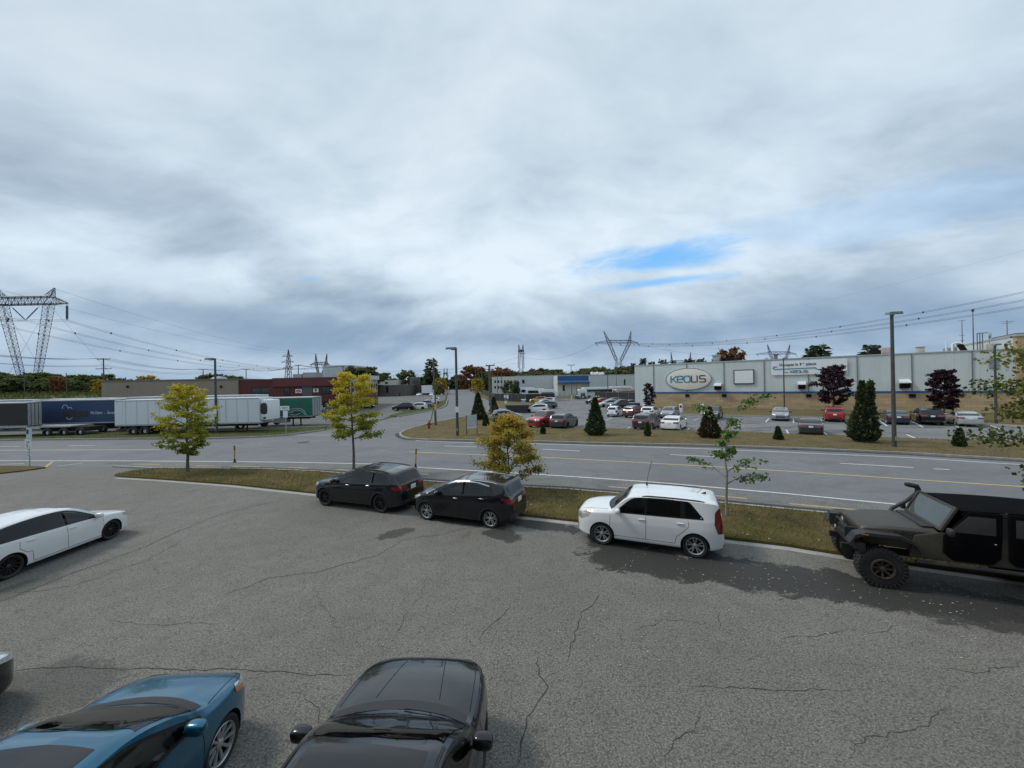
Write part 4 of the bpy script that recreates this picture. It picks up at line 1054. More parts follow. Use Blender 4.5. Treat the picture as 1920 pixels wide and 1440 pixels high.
NEARK = [(-500, 876), (0, 873), (215, 875.5), (290, 879), (400, 879.6), (500, 881), (600, 885.5), (700, 894), (790, 903), (900, 911.5), (1060, 919), (1250, 935), (1475, 957), (1580, 967), (1920, 1004), (2500, 1072)]
FARL = [(-500, 834), (0, 826), (240, 823.5), (400, 823), (483, 820), (535, 817), (573, 812), (610, 806.5)]
SIDEL = [(660, 798), (708, 790), (746, 781.5), (780, 775.5), (812, 769.5), (826, 765.8), (834, 762), (837.5, 757.4), (839.3, 749.4), (841, 740), (842, 731.5)]
SIDER = [(878, 731.5), (889, 740), (905, 748), (921, 756.5)]
ISLE = [(921, 772), (903, 775.5), (885.7, 779), (845, 786.5), (803, 795), (775, 802.5), (758, 808), (750, 812.5), (748.5, 816), (753, 820), (765, 823.5), (804, 826), (900, 827.3), (1017, 829.3), (1100, 832), (1300, 836), (1495, 842.5), (1700, 851.5), (1915, 864.5), (2500, 902)]
road = GP(NEARK) + GP(FARL+SIDEL+SIDER+ISLE)[::-1]
flat('road', road, 0.006, A_ROAD)
# paved yard behind the verge and the customer lot on the right
flat('trailer_yard', GP([(-500, 826), (0, 817), (240, 811), (400, 808.5), (535, 803.5), (615, 799), (640, 800), (708, 790), (731, 780), (833, 751), (838, 742), (838, 735)]) + [Vector((-62, 260, 0)), Vector((-120, 200, 0)), Vector((-75, 74, 0)), Vector((-75, 58, 0)), Vector((-170, 62, 0))], -0.004, A_YARD)
LOT_N = [(925, 773), (985, 769.5), (1005, 759), (1060, 752.5), (1120, 752), (1192, 757)]
flat('customer_lot', GP([(905, 777), (930, 790), (985, 803.2), (1025, 804), (1100, 805), (1312, 810), (1495, 816.8), (1915, 833), (2400, 856)]) + [Vector((95, 25, 0)), Vector((70, 38, 0)), Vector((24, 75, 0))] + GP([(1060, 752.5), (1005, 757), (925, 757)]), 0.0, A_FAR)
flat('gate_drive', GP([(985, 770), (1192, 757), (1192, 748), (985, 748), (922, 757.5), (922, 771)]), -0.003, A_FAR)
def offset_line(pts, d):
    out = []
    for i, p in enumerate(pts):
        a, b = pts[max(0, i-1)], pts[min(len(pts)-1, i+1)]
        t = Vector((b.x-a.x, b.y-a.y, 0)).normalized()
        out.append(Vector((p.x-t.y*d, p.y+t.x*d, 0)))
    return out
def strip(pts, d0, d1, z0, z1=None):
    a, b = offset_line(pts, d0), offset_line(pts, d1); n = len(pts); mb = MB()
    if z1 is None:
        mb.add([(p.x, p.y, z0) for p in a]+[(p.x, p.y, z0) for p in b], [(i, i+1, n+i+1, n+i) for i in range(n-1)])
    else:
        vs = [(p.x, p.y, z0) for p in a]+[(p.x, p.y, z1) for p in a]+[(p.x, p.y, z1) for p in b]+[(p.x, p.y, z0) for p in b]
        fs = [(k*n+i, k*n+i+1, (k+1)*n+i+1, (k+1)*n+i) for k in range(3) for i in range(n-1)] + [(0, n, 2*n, 3*n), (n-1, 2*n-1, 3*n-1, 4*n-1)]
        mb.add(vs, fs)
    return mb
def lawn(name, poly, m_, z=0.10, step=0.7, bump=0.03, slope=None):
    n = len(poly); out = []
    for i in range(n):
        a, b = Vector(poly[i][:2]), Vector(poly[(i+1) % n][:2]); k = max(1, int((b-a).length/step))
        out += [a+(b-a)*t/k for t in range(k)]
    xs = [p.x for p in out]; ys = [p.y for p in out]; pts = list(out); r_ = random.Random(len(out))
    def inside(px, py):
        c = False; j = len(out)-1
        for i in range(len(out)):
            if (out[i].y > py) != (out[j].y > py) and px < (out[j].x-out[i].x)*(py-out[i].y)/(out[j].y-out[i].y)+out[i].x: c = not c
            j = i
        return c
    for i in range(int((max(xs)-min(xs))/step)):
        for j in range(int((max(ys)-min(ys))/step)):
            px, py = min(xs)+(i+r_.random())*step, min(ys)+(j+r_.random())*step
            if inside(px, py) and min((abs(px-o.x)+abs(py-o.y)) for o in out) > step*0.3: pts.append(Vector((px, py)))
    rr = delaunay_2d_cdt(pts, [], [list(range(len(out)))], 1, 1e-4)
    nb = len(out)
    zf = lambda p: (slope(p) if slope else z)
    mb = MB()
    vs = []
    for q, p in enumerate(rr[0]):
        edge = min((p-o).length for o in out) < 0.05
        vs.append((p.x, p.y, zf(p)+(0 if edge else bump*(0.4+r_.random()))))
    mb.add(vs, [tuple(f) for f in rr[2]])
    mb.add([(p.x, p.y, zf(p)) for p in out]+[(p.x, p.y, -0.03) for p in out], [(i, (i+1) % nb, nb+(i+1) % nb, nb+i) for i in range(nb)])
    o = mb.build(name, m_, smooth=True, sharp=1.0)
    return tag(o, kind='structure'), inside, (min(xs), max(xs), min(ys), max(ys))
NEAR_LOW = [(225, 895), (300, 899.5), (440, 910), (600, 927), (800, 949), (980, 968), (1090, 980), (1230, 995), (1365, 1012), (1475, 1025), (1600, 1045), (1760, 1068), (2300, 1140)]
NEAR_UP = [(215, 892), (250, 885), (290, 880.5), (400, 880.8), (500, 882.2), (600, 886.8), (700, 895.5), (790, 904.5), (900, 913), (1060, 920.5), (1250, 936.5), (1475, 958.5), (1580, 968.5), (1920, 1006), (2400, 1062)]
near_poly = GP(NEAR_LOW) + GP(NEAR_UP)[::-1]
_, near_in, near_bb = lawn('lawn', near_poly, GR_NEAR, 0.09, 0.6)
isle_in = offset_line(GP(ISLE), 0.16)
isle_poly = isle_in + GP([(2400, 853), (1915, 831.5), (1495, 815.6), (1312, 808.8), (1100, 803.8), (1025, 802.8), (985, 802), (930, 789), (915, 779)])
_, isle_i, isle_bb = lawn('lawn', isle_poly, GR_FAR, 0.11, 1.1)
verge = offset_line(GP(FARL), 0.16) + GP([(612, 801), (535, 804), (400, 809), (240, 811.5), (0, 817.5), (-500, 826.5)])
_, verge_i, verge_bb = lawn('verge', verge, GR_GREEN, 0.11, 1.2)
lawn('verge', offset_line(GP(SIDEL[2:]), 0.16)[:9] + GP([(833, 750.5), (790, 762), (731, 780)]), GR_GREEN, 0.11, 1.6)
lawn('verge', offset_line(GP(SIDER), 0.16) + GP([(930, 764), (985, 768.5), (1002, 758.5), (985, 750), (940, 743), (905, 735)]), GR_FAR, 0.11, 2)
lawn('verge', GP([(-60, 879), (0, 876), (60, 875.8), (86, 878), (45, 884), (0, 889), (-60, 893)]), GR_NEAR, 0.08, 0.6)
# kerbs and gutters
k = MB()
for ln in (FARL, SIDEL[2:], SIDER, ISLE):
    b = strip(GP(ln), 0.0, 0.16, 0.0, 0.125); k.add(b.v, b.f)
tag(k.build('kerb', CONC), kind='structure')
k = MB()
for ln in (NEARK[2:],):
    b = strip(GP(ln), -0.0, 0.10, 0.0, 0.105) if False else strip(GP(ln), -0.14, 0.0, 0.0, 0.10); k.add(b.v, b.f)
tag(k.build('kerb', CONC), kind='structure')
g = MB()
for ln in (FARL, SIDEL[2:9], ISLE[7:]):
    b = strip(GP(ln), -0.42, -0.01, 0.010); g.add(b.v, b.f)
b = strip(GP(NEARK[4:]), 0.01, 0.62, 0.010); g.add(b.v, b.f)
tag(g.build('gutter', A_DARK), kind='structure')
tag(strip(GP(NEAR_LOW), -0.30, -0.02, 0.005).build('edge_strip', CONC), kind='structure')
EDGE = [(-500, 866), (0, 864), (250, 864.5), (400, 865.6), (550, 867), (700, 870.3), (790, 877), (895, 883.2), (990, 888.7), (1060, 893), (1220, 904), (1480, 926.5), (1680, 946), (1920, 972), (2500, 1034)]
# cycle lane between the edge line and the gutter
lane = MB(); lp, lq = GP(EDGE), GP([(x, y-1.2) for x, y in NEARK if x != 290 and x != 215])
tag(flat('cycle_lane', offset_line(GP(EDGE), -0.10) + offset_line(GP(NEARK), 0.60)[::-1], 0.009, A_LANE), kind='structure')
def paintmat(name, col, wear=(0.42, 0.60)):
    mt, nt, b = new_mat(name); v = nt.n('ShaderNodeTexCoord').outputs['Object']
    n = nt.noise(5, 6, 0.72, v)
    nt.l(nt.mix(nt.mapr(n, wear[0], wear[1], 0, 0.85), col, (0.19, 0.19, 0.19)), b.inputs['Base Color']); b.inputs['Roughness'].default_value = 0.85
    return mt
MK_W = paintmat('road_paint_white', (0.66, 0.67, 0.67), (0.50, 0.78)); MK_Y = paintmat('road_paint_yellow', (0.58, 0.43, 0.17), (0.50, 0.78)); MK_YW = paintmat('worn_yellow', (0.50, 0.36, 0.15), (0.40, 0.62))
MK_C = paintmat('pale_centre_line', (0.60, 0.56, 0.45), (0.48, 0.75))
def mark(lines, m_, wd=0.12, z=0.014, name='road_marking'):
    mb = MB()
    for ln in lines:
        b = strip(GP(ln), -wd/2, wd/2, z); mb.add(b.v, b.f)
    return tag(mb.build(name, m_), kind='structure')
mark([EDGE, [(-300, 828.5), (-100, 827.5)], [(779, 826.3), (840, 829), (900, 830.3), (1025, 833), (1060, 833.8), (1280, 840.4), (1427, 846), (1460, 847.5), (1700, 858), (1915, 871.5), (2400, 905)]], MK_W, 0.13)
mark([[(0, 837.5), (38, 837)], [(127, 835.7), (178, 835.3)], [(285, 833.8), (330, 833.6)], [(556, 816.2), (620, 815.8)], [(833, 836.3), (894, 838.3)], [(1017, 842.6), (1087, 846)], [(1256, 852.7), (1348, 857)], [(1575, 869), (1713, 877)], [(1751, 879.3), (1781, 881)], [(-240, 841), (-120, 839.6)]], MK_W, 0.13)
mark([[(-500, 849), (0, 844.6), (150, 843.9), (300, 843.6)]], MK_C, 0.14)
mark([[(769, 847.5), (896, 853), (1033, 858.3), (1060, 859.8), (1358, 876.5), (1495, 885), (1795, 905), (1917, 913), (2500, 958)]], MK_Y, 0.14)
mark([[(367, 873.6), (402, 873.9)], [(437, 874.7), (487, 875.6)], [(540, 877), (579, 878.3)], [(631, 880.8), (654, 882)], [(781, 889), (804, 890)], [(1141, 912.8), (1185, 916.5)], [(1337, 929.5), (1401, 935.5)], [(1480, 945), (1610, 957)], [(1700, 968), (1800, 979)], [(85, 876.3), (99, 865.5)], [(250, 870.5), (300, 871)]], MK_YW, 0.16)
mark([[(108, 874.5), (155, 868)], [(0, 871), (45, 869.6)]], MK_C, 0.10)
mark([[(750, 800), (700, 806)]], MK_C, 0.08)
STALL = [((1070.3, 804), (1087.5, 798)), ((1172, 806.5), (1181.5, 801)), ((1227, 807.5), (1232, 804)), ((1285.7, 809), (1293.8, 801.7)), ((1300.6, 788), (1312, 784.5)), ((1347.6, 786.8), (1354.5, 782.6)), ((1435.8, 791.3), (1441.6, 784.5)), ((1487.4, 785), (1488, 792.5)),
  ((1474.3, 806), (1479.8, 815.6)), ((1545, 810.9), (1554.6, 818.2)), ((1537.9, 785.2), (1542.7, 794.3)), ((1590.6, 786.4), (1596.6, 791)), ((1649.8, 789.3), (1663.2, 798.9)), ((1712.8, 791.7), (1730.3, 800.8)), ((1779.9, 793.6), (1799, 802)), ((1854, 796.5), (1878, 805.6)),
  ((1700, 814.7), (1724.8, 825.5)), ((1788.3, 817.6), (1821, 829.3)), ((1898.5, 827.2), (1918, 832)), ((1218, 787), (1232, 782)), ((1130, 790), (1148, 784))]
mark(STALL, MK_W, 0.13, 0.008)
# ---------------------------------------------------------------- cracks, tar, litter
CRK = mat('crack_fill', (0.035, 0.033, 0.031), 0.95, var=.4, scale=3)
def crack(pts, wd=0.022, jit=0.05, seed=0, branch=0.0):
    r_ = random.Random(seed); P_ = GP(pts); out = []
    for a, b in zip(P_[:-1], P_[1:]):
        n = max(2, int((b-a).length/0.12))
        t = (b-a).normalized(); nn = Vector((-t.y, t.x, 0)); off = 0
        for i in range(n):
            off = off*0.75 + r_.uniform(-jit, jit)
            out.append(a+(b-a)*i/n+nn*off*(1 if 0 < i else 0.3))
    out.append(P_[-1]); L, R_ = [], []
    for i, p in enumerate(out):
        t = (out[min(i+1, len(out)-1)]-out[max(0, i-1)]).normalized(); nn = Vector((-t.y, t.x, 0))
        e = min(1, min(i, len(out)-1-i)/4+0.2); w_ = wd*e*r_.uniform(0.4, 1.3)/2
        L.append(p+nn*w_); R_.append(p-nn*w_)
    n = len(out)
    return [(p.x, p.y, 0.004) for p in L+R_], [(i, i+1, n+i+1, n+i) for i in range(n-1)]
cr = MB()
for i, (pts, wd, jit) in enumerate([
    ([(0, 1128), (90, 1092), (180, 1060), (280, 1022), (370, 982), (410, 966), (540, 935)], .05, .035), ([(30, 1110), (130, 1100), (280, 1050), (380, 990), (460, 962)], .022, .04),
    ([(0, 1262), (120, 1252), (250, 1254), (400, 1255), (500, 1261), (600, 1264), (660, 1266)], .028, .02), ([(420, 1118), (500, 1085), (590, 1074), (700, 1044), (760, 1012), (830, 1002), (890, 985)], .03, .04),
    ([(965, 1438), (975, 1390), (985, 1345), (1005, 1318), (1018, 1275), (1005, 1245), (1010, 1225)], .030, .05), ([(1018, 1275), (1052, 1255)], .02, .04), ([(1065, 1235), (1068, 1215), (1085, 1165), (1088, 1150), (1112, 1135), (1120, 1105)], .026, .04),
    ([(735, 1202), (745, 1185), (757, 1165), (763, 1148)], .02, .03), ([(895, 1200), (930, 1165), (955, 1140), (958, 1125)], .018, .03),
    ([(1290, 1288), (1370, 1287), (1450, 1296), (1520, 1292), (1600, 1296)], .02, .025), ([(1460, 1198), (1540, 1190), (1585, 1180)], .018, .03), ([(1625, 1188), (1665, 1184), (1675, 1170)], .018, .03), ([(1455, 1205), (1470, 1225)], .018, .02),
    ([(460, 1140), (400, 1165)], .015, .03), ([(1380, 1020), (1500, 1034), (1600, 1052)], .03, .03), ([(300, 1082), (285, 1062)], .015, .03), ([(900, 1085), (930, 1078)], .018, .03), ([(860, 1088), (905, 1090)], .016, .03), ([(1120, 1105), (1128, 1088), (1122, 1070)], .016, .04), ([(985, 1345), (960, 1330), (950, 1300)], .014, .04), ([(540, 1300), (600, 1330), (610, 1380)], .014, .04), ([(1250, 1440), (1265, 1390), (1300, 1370), (1310, 1330)], .014, .05), ([(1600, 1420), (1640, 1380), (1700, 1370), (1790, 1330)], .014, .05), ([(200, 1160), (300, 1175), (420, 1168)], .014, .04), ([(640, 1180), (600, 1130), (590, 1100)], .013, .05), ([(1180, 1180), (1240, 1160), (1330, 1165)], .014, .05), ([(1750, 1250), (1830, 1262), (1920, 1240)], .016, .05), ([(1320, 1120), (1350, 1150), (1345, 1185)], .012, .04), ([(760, 1148), (790, 1110), (800, 1080)], .013, .04)]):
    v_, f_ = crack(pts, wd*.72, jit*1.25, i+3); cr.add(v_, f_)
tag(cr.build('pavement_cracks', CRK), kind='stuff')
MAN = mat('manhole_iron', (0.05, 0.045, 0.04), .8)
def manhole(px, py, r):
    mb = MB(); mb.lathe([(0, .014), (r*.9, .014), (r*.92, .010), (r, .012), (r*1.05, .007)], 20)
    o = mb.build('manhole_cover', MAN, smooth=True); g_ = G(px, py); o.location = (g_.x, g_.y, 0); return o
tag(manhole(569, 829.5, .55), 'dark round manhole cover in the road opposite the side street mouth', 'manhole cover')
LEAF_L = mat('dry_leaf', (0.36, 0.33, 0.24), .8, var=.4, scale=1.5)
lf = MB(); r_ = random.Random(5)
def leafquad(mb, x, y, z, s_, r_):
    a = r_.uniform(0, 2*PI); c_, s2 = math.cos(a)*s_, math.sin(a)*s_; h_ = r_.uniform(0, .35)*s_
    mb.add([(x-c_, y-s2, z+.003), (x-s2*.45, y+c_*.45, z+h_+.004), (x+c_, y+s2, z+h_*.5+.004), (x+s2*.45, y-c_*.45, z+.006)], [(0, 1, 2), (0, 2, 3)])
for i in range(170):
    t = r_.random(); px = 1130+t*760+r_.gauss(0, 60); py = 1055+t*85+r_.gauss(0, 26)
    g_ = G(px, py); leafquad(lf, g_.x, g_.y, 0.008, r_.uniform(.016, .034), r_)
for i in range(260):
    g_ = G(r_.uniform(200, 1900), r_.uniform(985, 1250)); leafquad(lf, g_.x, g_.y, 0.006, r_.uniform(.018, .035), r_)
for i in range(900):
    px = r_.uniform(260, 1900); g_ = G(px, 900)
    x_, y_ = r_.uniform(near_bb[0], near_bb[1]), r_.uniform(near_bb[2], near_bb[3])
    if near_in(x_, y_): leafquad(lf, x_, y_, 0.16, r_.uniform(.025, .05), r_)
tag(lf.build('fallen_leaves', LEAF_L), kind='stuff')
# short turf so that the lawns have a real nap
def turf(name, inside, bb, n, hmin, hmax, mt, z, r_, wd=.012):
    mb = MB(); c = 0
    while c < n:
        x_, y_ = r_.uniform(bb[0], bb[1]), r_.uniform(bb[2], bb[3])
        if y_ > 60 or abs(x_) > y_*1.6+3 or not inside(x_, y_): 
            c += 0.2; continue
        a = r_.uniform(0, 2*PI); h_ = r_.uniform(hmin, hmax); lx, ly = r_.gauss(0, .5)*h_, r_.gauss(0, .5)*h_
        dx, dy = math.cos(a)*wd, math.sin(a)*wd
        mb.add([(x_-dx, y_-dy, z-.02), (x_+dx, y_+dy, z-.02), (x_+lx, y_+ly, z+h_)], [(0, 1, 2)], 0, r_.random()); c += 1
    me = mb.mesh(name, mt, fix=False)
    return tag(obj(name, me), kind='stuff')
def tintmat(name, stops, trans=0.25, rough=0.8):
    mt, nt, b = new_mat(name)
    at = nt.n('ShaderNodeAttribute', attribute_name='tint')
    v = nt.n('ShaderNodeTexCoord').outputs['Object']
    f = nt.math('ADD', at.outputs['Fac'], nt.math('MULTIPLY', nt.math('SUBTRACT', nt.noise(1.2, 4, .6, v), .5), .35))
    c = nt.ramp(f, stops); nt.l(c, b.inputs['Base Color']); b.inputs['Roughness'].default_value = rough; b.inputs['Specular IOR Level'].default_value = .25
    if trans:
        tr = nt.n('ShaderNodeBsdfTranslucent'); nt.l(c, tr.inputs[0]); mx = nt.n('ShaderNodeMixShader'); mx.inputs[0].default_value = trans
        nt.l(b.outputs[0], mx.inputs[1]); nt.l(tr.outputs[0], mx.inputs[2]); nt.l(mx.outputs[0], nt.nt.nodes['Material Output'].inputs[0])
    return mt
TURF = tintmat('turf_blades', [(0, (0.065, 0.072, 0.020)), (.5, (0.12, 0.105, 0.036)), (1, (0.21, 0.16, 0.07))], .25)
TURF2 = tintmat('turf_blades_dry', [(0, (0.08, 0.08, 0.028)), (.5, (0.135, 0.108, 0.05)), (1, (0.20, 0.15, 0.08))], .2)
turf('grass', near_in, near_bb, 52000, .03, .10, TURF, .11, random.Random(1))
turf('grass', isle_i, isle_bb, 22000, .03, .09, TURF2, .13, random.Random(2), .02)
turf('grass', verge_i, verge_bb, 7000, .04, .12, TURF, .13, random.Random(3), .025)

# the upper storey window this view is taken from belongs to a long wall close behind
wl = MB(); wl.box(-60, 60, -1.6, -1.2, -.1, 9.0)
tag(wl.build('own_building_wall', mat('own_wall_cladding', (0.20, 0.19, 0.18), .8, scale=.6)), kind='structure')
# raised weedy ground left of the warehouse
EMB = [(-190, 66), (-74, 62), (-72, 100), (-90, 190), (-330, 190)]
def emb_z(p): return 4.3*sstep(58, 112, p.y)*sstep(-70, -84, p.x)
lawn('embankment', [Vector((x, y, 0)) for x, y in EMB], GR_FIELD, .1, 6, .3, slope=lambda p: max(.02, emb_z(p)))
# ---------------------------------------------------------------- trees
BARK = mat('grey_bark', (0.11, 0.10, 0.085), .95, var=.35, scale=9, bump=.6, bscale=24)
BARK_L = mat('pale_bark', (0.24, 0.22, 0.19), .95, var=.3, scale=9, bump=.5, bscale=24)
BARK_D = mat('dark_bark', (0.045, 0.038, 0.030), .95, var=.3, scale=6)
LF_YELLOW = tintmat('locust_leaves', [(0, (0.085, 0.125, 0.018)), (.3, (0.21, 0.25, 0.03)), (.60, (0.46, 0.44, 0.045)), (1, (0.64, 0.49, 0.05))], .45)
LF_GOLD = tintmat('golden_leaves', [(0, (0.065, 0.085, 0.018)), (.35, (0.22, 0.21, 0.035)), (.7, (0.55, 0.42, 0.08)), (1, (0.62, 0.36, 0.08))], .4)
LF_GREEN = tintmat('green_leaves', [(0, (0.040, 0.085, 0.018)), (.6, (0.12, 0.22, 0.045)), (1, (0.28, 0.38, 0.12))], .4)
LF_OLIVE = tintmat('olive_leaves', [(0, (0.04, 0.055, 0.014)), (.5, (0.10, 0.12, 0.022)), (1, (0.21, 0.21, 0.05))], .3)
LF_PURPLE = tintmat('maroon_leaves', [(0, (0.016, 0.009, 0.013)), (.6, (0.042, 0.019, 0.028)), (1, (0.11, 0.048, 0.062))], .2)
LF_CEDAR = tintmat('cedar_foliage', [(0, (0.022, 0.038, 0.016)), (.6, (0.060, 0.086, 0.034)), (1, (0.14, 0.15, 0.06))], .2)
LF_BROWN = tintmat('browning_cedar', [(0, (0.024, 0.020, 0.012)), (.6, (0.060, 0.048, 0.022)), (1, (0.12, 0.095, 0.04))], .15)
LF_CONIF = tintmat('conifer_needles', [(0, (0.030, 0.050, 0.028)), (.6, (0.070, 0.100, 0.048)), (1, (0.14, 0.155, 0.07))], .25)
LF_DECID = tintmat('broadleaf_far', [(0, (0.050, 0.070, 0.028)), (.6, (0.115, 0.140, 0.050)), (1, (0.20, 0.205, 0.08))], .3)
LF_RUST = tintmat('rust_leaves', [(0, (0.08, 0.04, 0.018)), (.6, (0.20, 0.085, 0.035)), (1, (0.30, 0.13, 0.05))], .15)
LF_RED = tintmat('crimson_leaves', [(0, (0.06, 0.012, 0.015)), (.6, (0.17, 0.03, 0.03)), (1, (0.26, 0.06, 0.04))], .15)
LF_FGOLD = tintmat('far_gold_leaves', [(0, (0.18, 0.13, 0.015)), (.6, (0.42, 0.31, 0.03)), (1, (0.52, 0.38, 0.04))], .25)
def leaf(mb, p, s, r_, t, droop=0.0, asp=.5, d=None):
    if d is None:
        d = Vector((r_.gauss(0, 1), r_.gauss(0, 1), r_.gauss(0, .6)-droop))
    d = d.normalized(); n = d.cross(Vector((r_.gauss(0, 1), r_.gauss(0, 1), r_.gauss(0, 1))))
    if n.length < 1e-3: return
    n = n.normalized()*s*asp; d = d*s
    mb.add([p, p+d*.45+n, p+d, p+d*.45-n], [(0, 1, 2, 3)], 0, t)
def broadleaf(seed, h, rad, clear, nleaf, ls, mt, bark, trunk_r=.07, tintf=None, prim=16, lift=.35, prof=None, lean=(0, 0), droop=.3, spread=.35, asp=.5, name='tree', low=0):
    r_ = random.Random(seed)
    T = MB(); n = 9; tp = []
    bx = [r_.gauss(0, .012*h) for _ in range(n+1)]; by = [r_.gauss(0, .012*h) for _ in range(n+1)]
    for i in range(n+1):
        t = i/n; tp.append(Vector((lean[0]*t*t*h+bx[i]*t, lean[1]*t*t*h+by[i]*t, h*.96*t)))
    T.tube(tp, [trunk_r*(1.25 if i == 0 else 1)*(1-.85*i/n) for i in range(n+1)], 8)
    def at(z):
        t = min(.999, max(0, z/(h*.96)))*n; i = int(t); return tp[i]+(tp[i+1]-tp[i])*(t-i)
    prof = prof or (lambda t: math.sin(PI*min(1, .12+.88*t))**.7)
    tips = []
    for k in range(prim):
        t = (k+.5)/prim; z = clear+(h-clear)*(t*.92) if k or not low else low; b0 = at(z); az = (PI*1.02 if low and k == 0 else k*2.39996+r_.uniform(-.4, .4))
        L = rad*prof(t)*r_.uniform(.75, 1.15)
        up = lift*(.5+t)*L
        mid = b0+Vector((math.cos(az)*L*.5, math.sin(az)*L*.5, up*.75)); end = b0+Vector((math.cos(az)*L, math.sin(az)*L, up+r_.uniform(-.1, .1)*L))
        r0 = trunk_r*.45*(1-.6*t)
        T.tube([b0, mid, end], [r0, r0*.6, r0*.2], 5)
        for q in range(5):
            s_ = .35+.65*q/4; p0 = b0+(mid-b0)*2*s_ if s_ < .5 else mid+(end-mid)*(s_-.5)*2
            a2 = az+r_.choice((-1, 1))*r_.uniform(.5, 1.2); l2 = L*spread*r_.uniform(.6, 1.2)
            p1 = p0+Vector((math.cos(a2)*l2, math.sin(a2)*l2, r_.uniform(-.15, .4)*l2))
            T.tube([p0, p1], [r0*.3, r0*.1], 4); tips.append((p0, p1, t))
        tips.append((mid, end, t))
    C = MB()
    for i in range(nleaf):
        p0, p1, t = tips[r_.randrange(len(tips))]
        p = p0+(p1-p0)*r_.uniform(.15, 1.1)+Vector((r_.gauss(0, .07), r_.gauss(0, .07), r_.gauss(0, .06)))*rad
        tt = tintf(p, r_) if tintf else r_.random()
        leaf(C, p, ls*r_.uniform(.6, 1.3), r_, tt, droop, asp)
    return T.mesh('trunk', bark, smooth=True), C.mesh('crown', mt, fix=False)
def conifer(seed, h, rad, nleaf, ls, mt, bark=None, clear=.12, trunk_r=.06, tiers=14, ragged=.3):
    r_ = random.Random(seed); T = MB(); T.tube([(0, 0, 0), (0, 0, h*.97)], [trunk_r, trunk_r*.15], 6); br = []
    for k in range(tiers):
        t = k/tiers; z = h*(clear+(1-clear)*t); m_ = max(3, int(7*(1-t*.5)))
        for q in range(m_):
            a = q*2*PI/m_+k*1.3+r_.uniform(-.3, .3); L = rad*(1-t)**.8*r_.uniform(1-ragged, 1+ragged)+.02*h
            e = Vector((math.cos(a)*L, math.sin(a)*L, z+L*r_.uniform(-.25, .25)))
            T.tube([(0, 0, z), e], [trunk_r*.3, trunk_r*.06], 4); br.append((Vector((0, 0, z)), e, t))
    C = MB()
    wts = [max(.05, (b[1]-b[0]).length) for b in br]
    for b in r_.choices(br, wts, k=nleaf):
        s_ = r_.uniform(.15, 1.05); p = b[0]+(b[1]-b[0])*s_; d = (b[1]-b[0]).normalized()+Vector((r_.gauss(0, .6), r_.gauss(0, .6), r_.gauss(-.25, .35)))
        leaf(C, p+Vector((r_.gauss(0, .03), r_.gauss(0, .03), r_.gauss(0, .02)))*h*.5, ls*r_.uniform(.6, 1.25), r_, r_.random(), 0, .38, d)
    return T.mesh('trunk', bark or BARK_D, smooth=True), C.mesh('crown', mt, fix=False)
def cedar(seed, h, rad, nleaf, ls, mt, tips=1, lean=0.0, power=.62):
    "clipped column: dense sprays on a lumpy spindle"
    r_ = random.Random(seed); T = MB(); T.tube([(0, 0, 0), (lean*h*.3, 0, h*.55), (lean*h, 0, h*.9)], [rad*.11, rad*.08, rad*.02], 6)
    C = MB(); lump = [(r_.uniform(0, 2*PI), r_.uniform(0, 1), r_.uniform(-.25, .32)) for _ in range(22)]
    for i in range(nleaf):
        t = r_.random()**1.25; a = r_.uniform(0, 2*PI)
        R_ = rad*min(1, (t+.05)*6)**.5*max(0, 1-t)**power*1.05
        for la, lt, lm in lump: R_ *= 1+lm*math.exp(-((math.atan2(math.sin(a-la), math.cos(a-la)))/.5)**2-((t-lt)/.12)**2)
        rr = R_*(1-abs(r_.gauss(0, .20))+(.22*r_.random()**4))
        x, y = math.cos(a)*rr, math.sin(a)*rr
        ox = lean*h*t*t
        if tips == 2 and t > .62: ox += (1 if math.cos(a) > 0 else -1)*rad*.9*(t-.62)
        p = Vector((x+ox, y, h*(.03+.97*t)))
        d = Vector((math.cos(a)*.8+r_.gauss(0, .35)+lean*1.5, math.sin(a)*.8+r_.gauss(0, .35), r_.uniform(.0, 1.3)))
        leaf(C, p, ls*r_.uniform(.6, 1.3), r_, min(1, max(0, r_.gauss(.45, .25))), 0, .40, d)
    return T.mesh('trunk', BARK_D, smooth=True), C.mesh('crown', mt, fix=False)
def plant(name, ms, loc, label, cat='tree', group=None, rz=0, sc=1):
    o = empty(name, loc, rz, label, cat, group); o.scale = (sc,)*3 if not hasattr(sc, '__len__') else sc
    obj('trunk', ms[0], o); obj('crown', ms[1], o)
    return o
def locust_tint(h, lo, hi):
    def f(p, r_): return min(1, max(0, (p.z/h-lo)/(hi-lo)*.75+r_.gauss(.1, .17)+.08*math.sin(p.x*2.3+p.z*3)))
    return f
g_ = G(352, 888); plant('locust_tree', broadleaf(11, 5.3, 1.02, 1.0, 11500, .095, LF_YELLOW, BARK, .085, locust_tint(5.3, .05, 1.1), 44, .45, lambda t: (.62+.50*math.sin(PI*t**.85))*(1-t**4*.5), droop=.4, spread=.6), (g_.x, g_.y, .08),
    'yellow green street tree in front of the white trailer', group='young trees on the lawn by the road')
g_ = G(664, 894); plant('locust_tree', broadleaf(23, 5.75, 1.30, 1.95, 10500, .095, LF_YELLOW, BARK, .085, locust_tint(5.75, .25, .85), 24, .20, lambda t: (1.0-.22*t)-.20*abs(math.sin(t*7)), droop=.3, spread=.45, lean=(-.012, 0)), (g_.x, g_.y, .08),
    'street tree with yellow top and green lower tiers behind the black estate car', group='young trees on the lawn by the road')
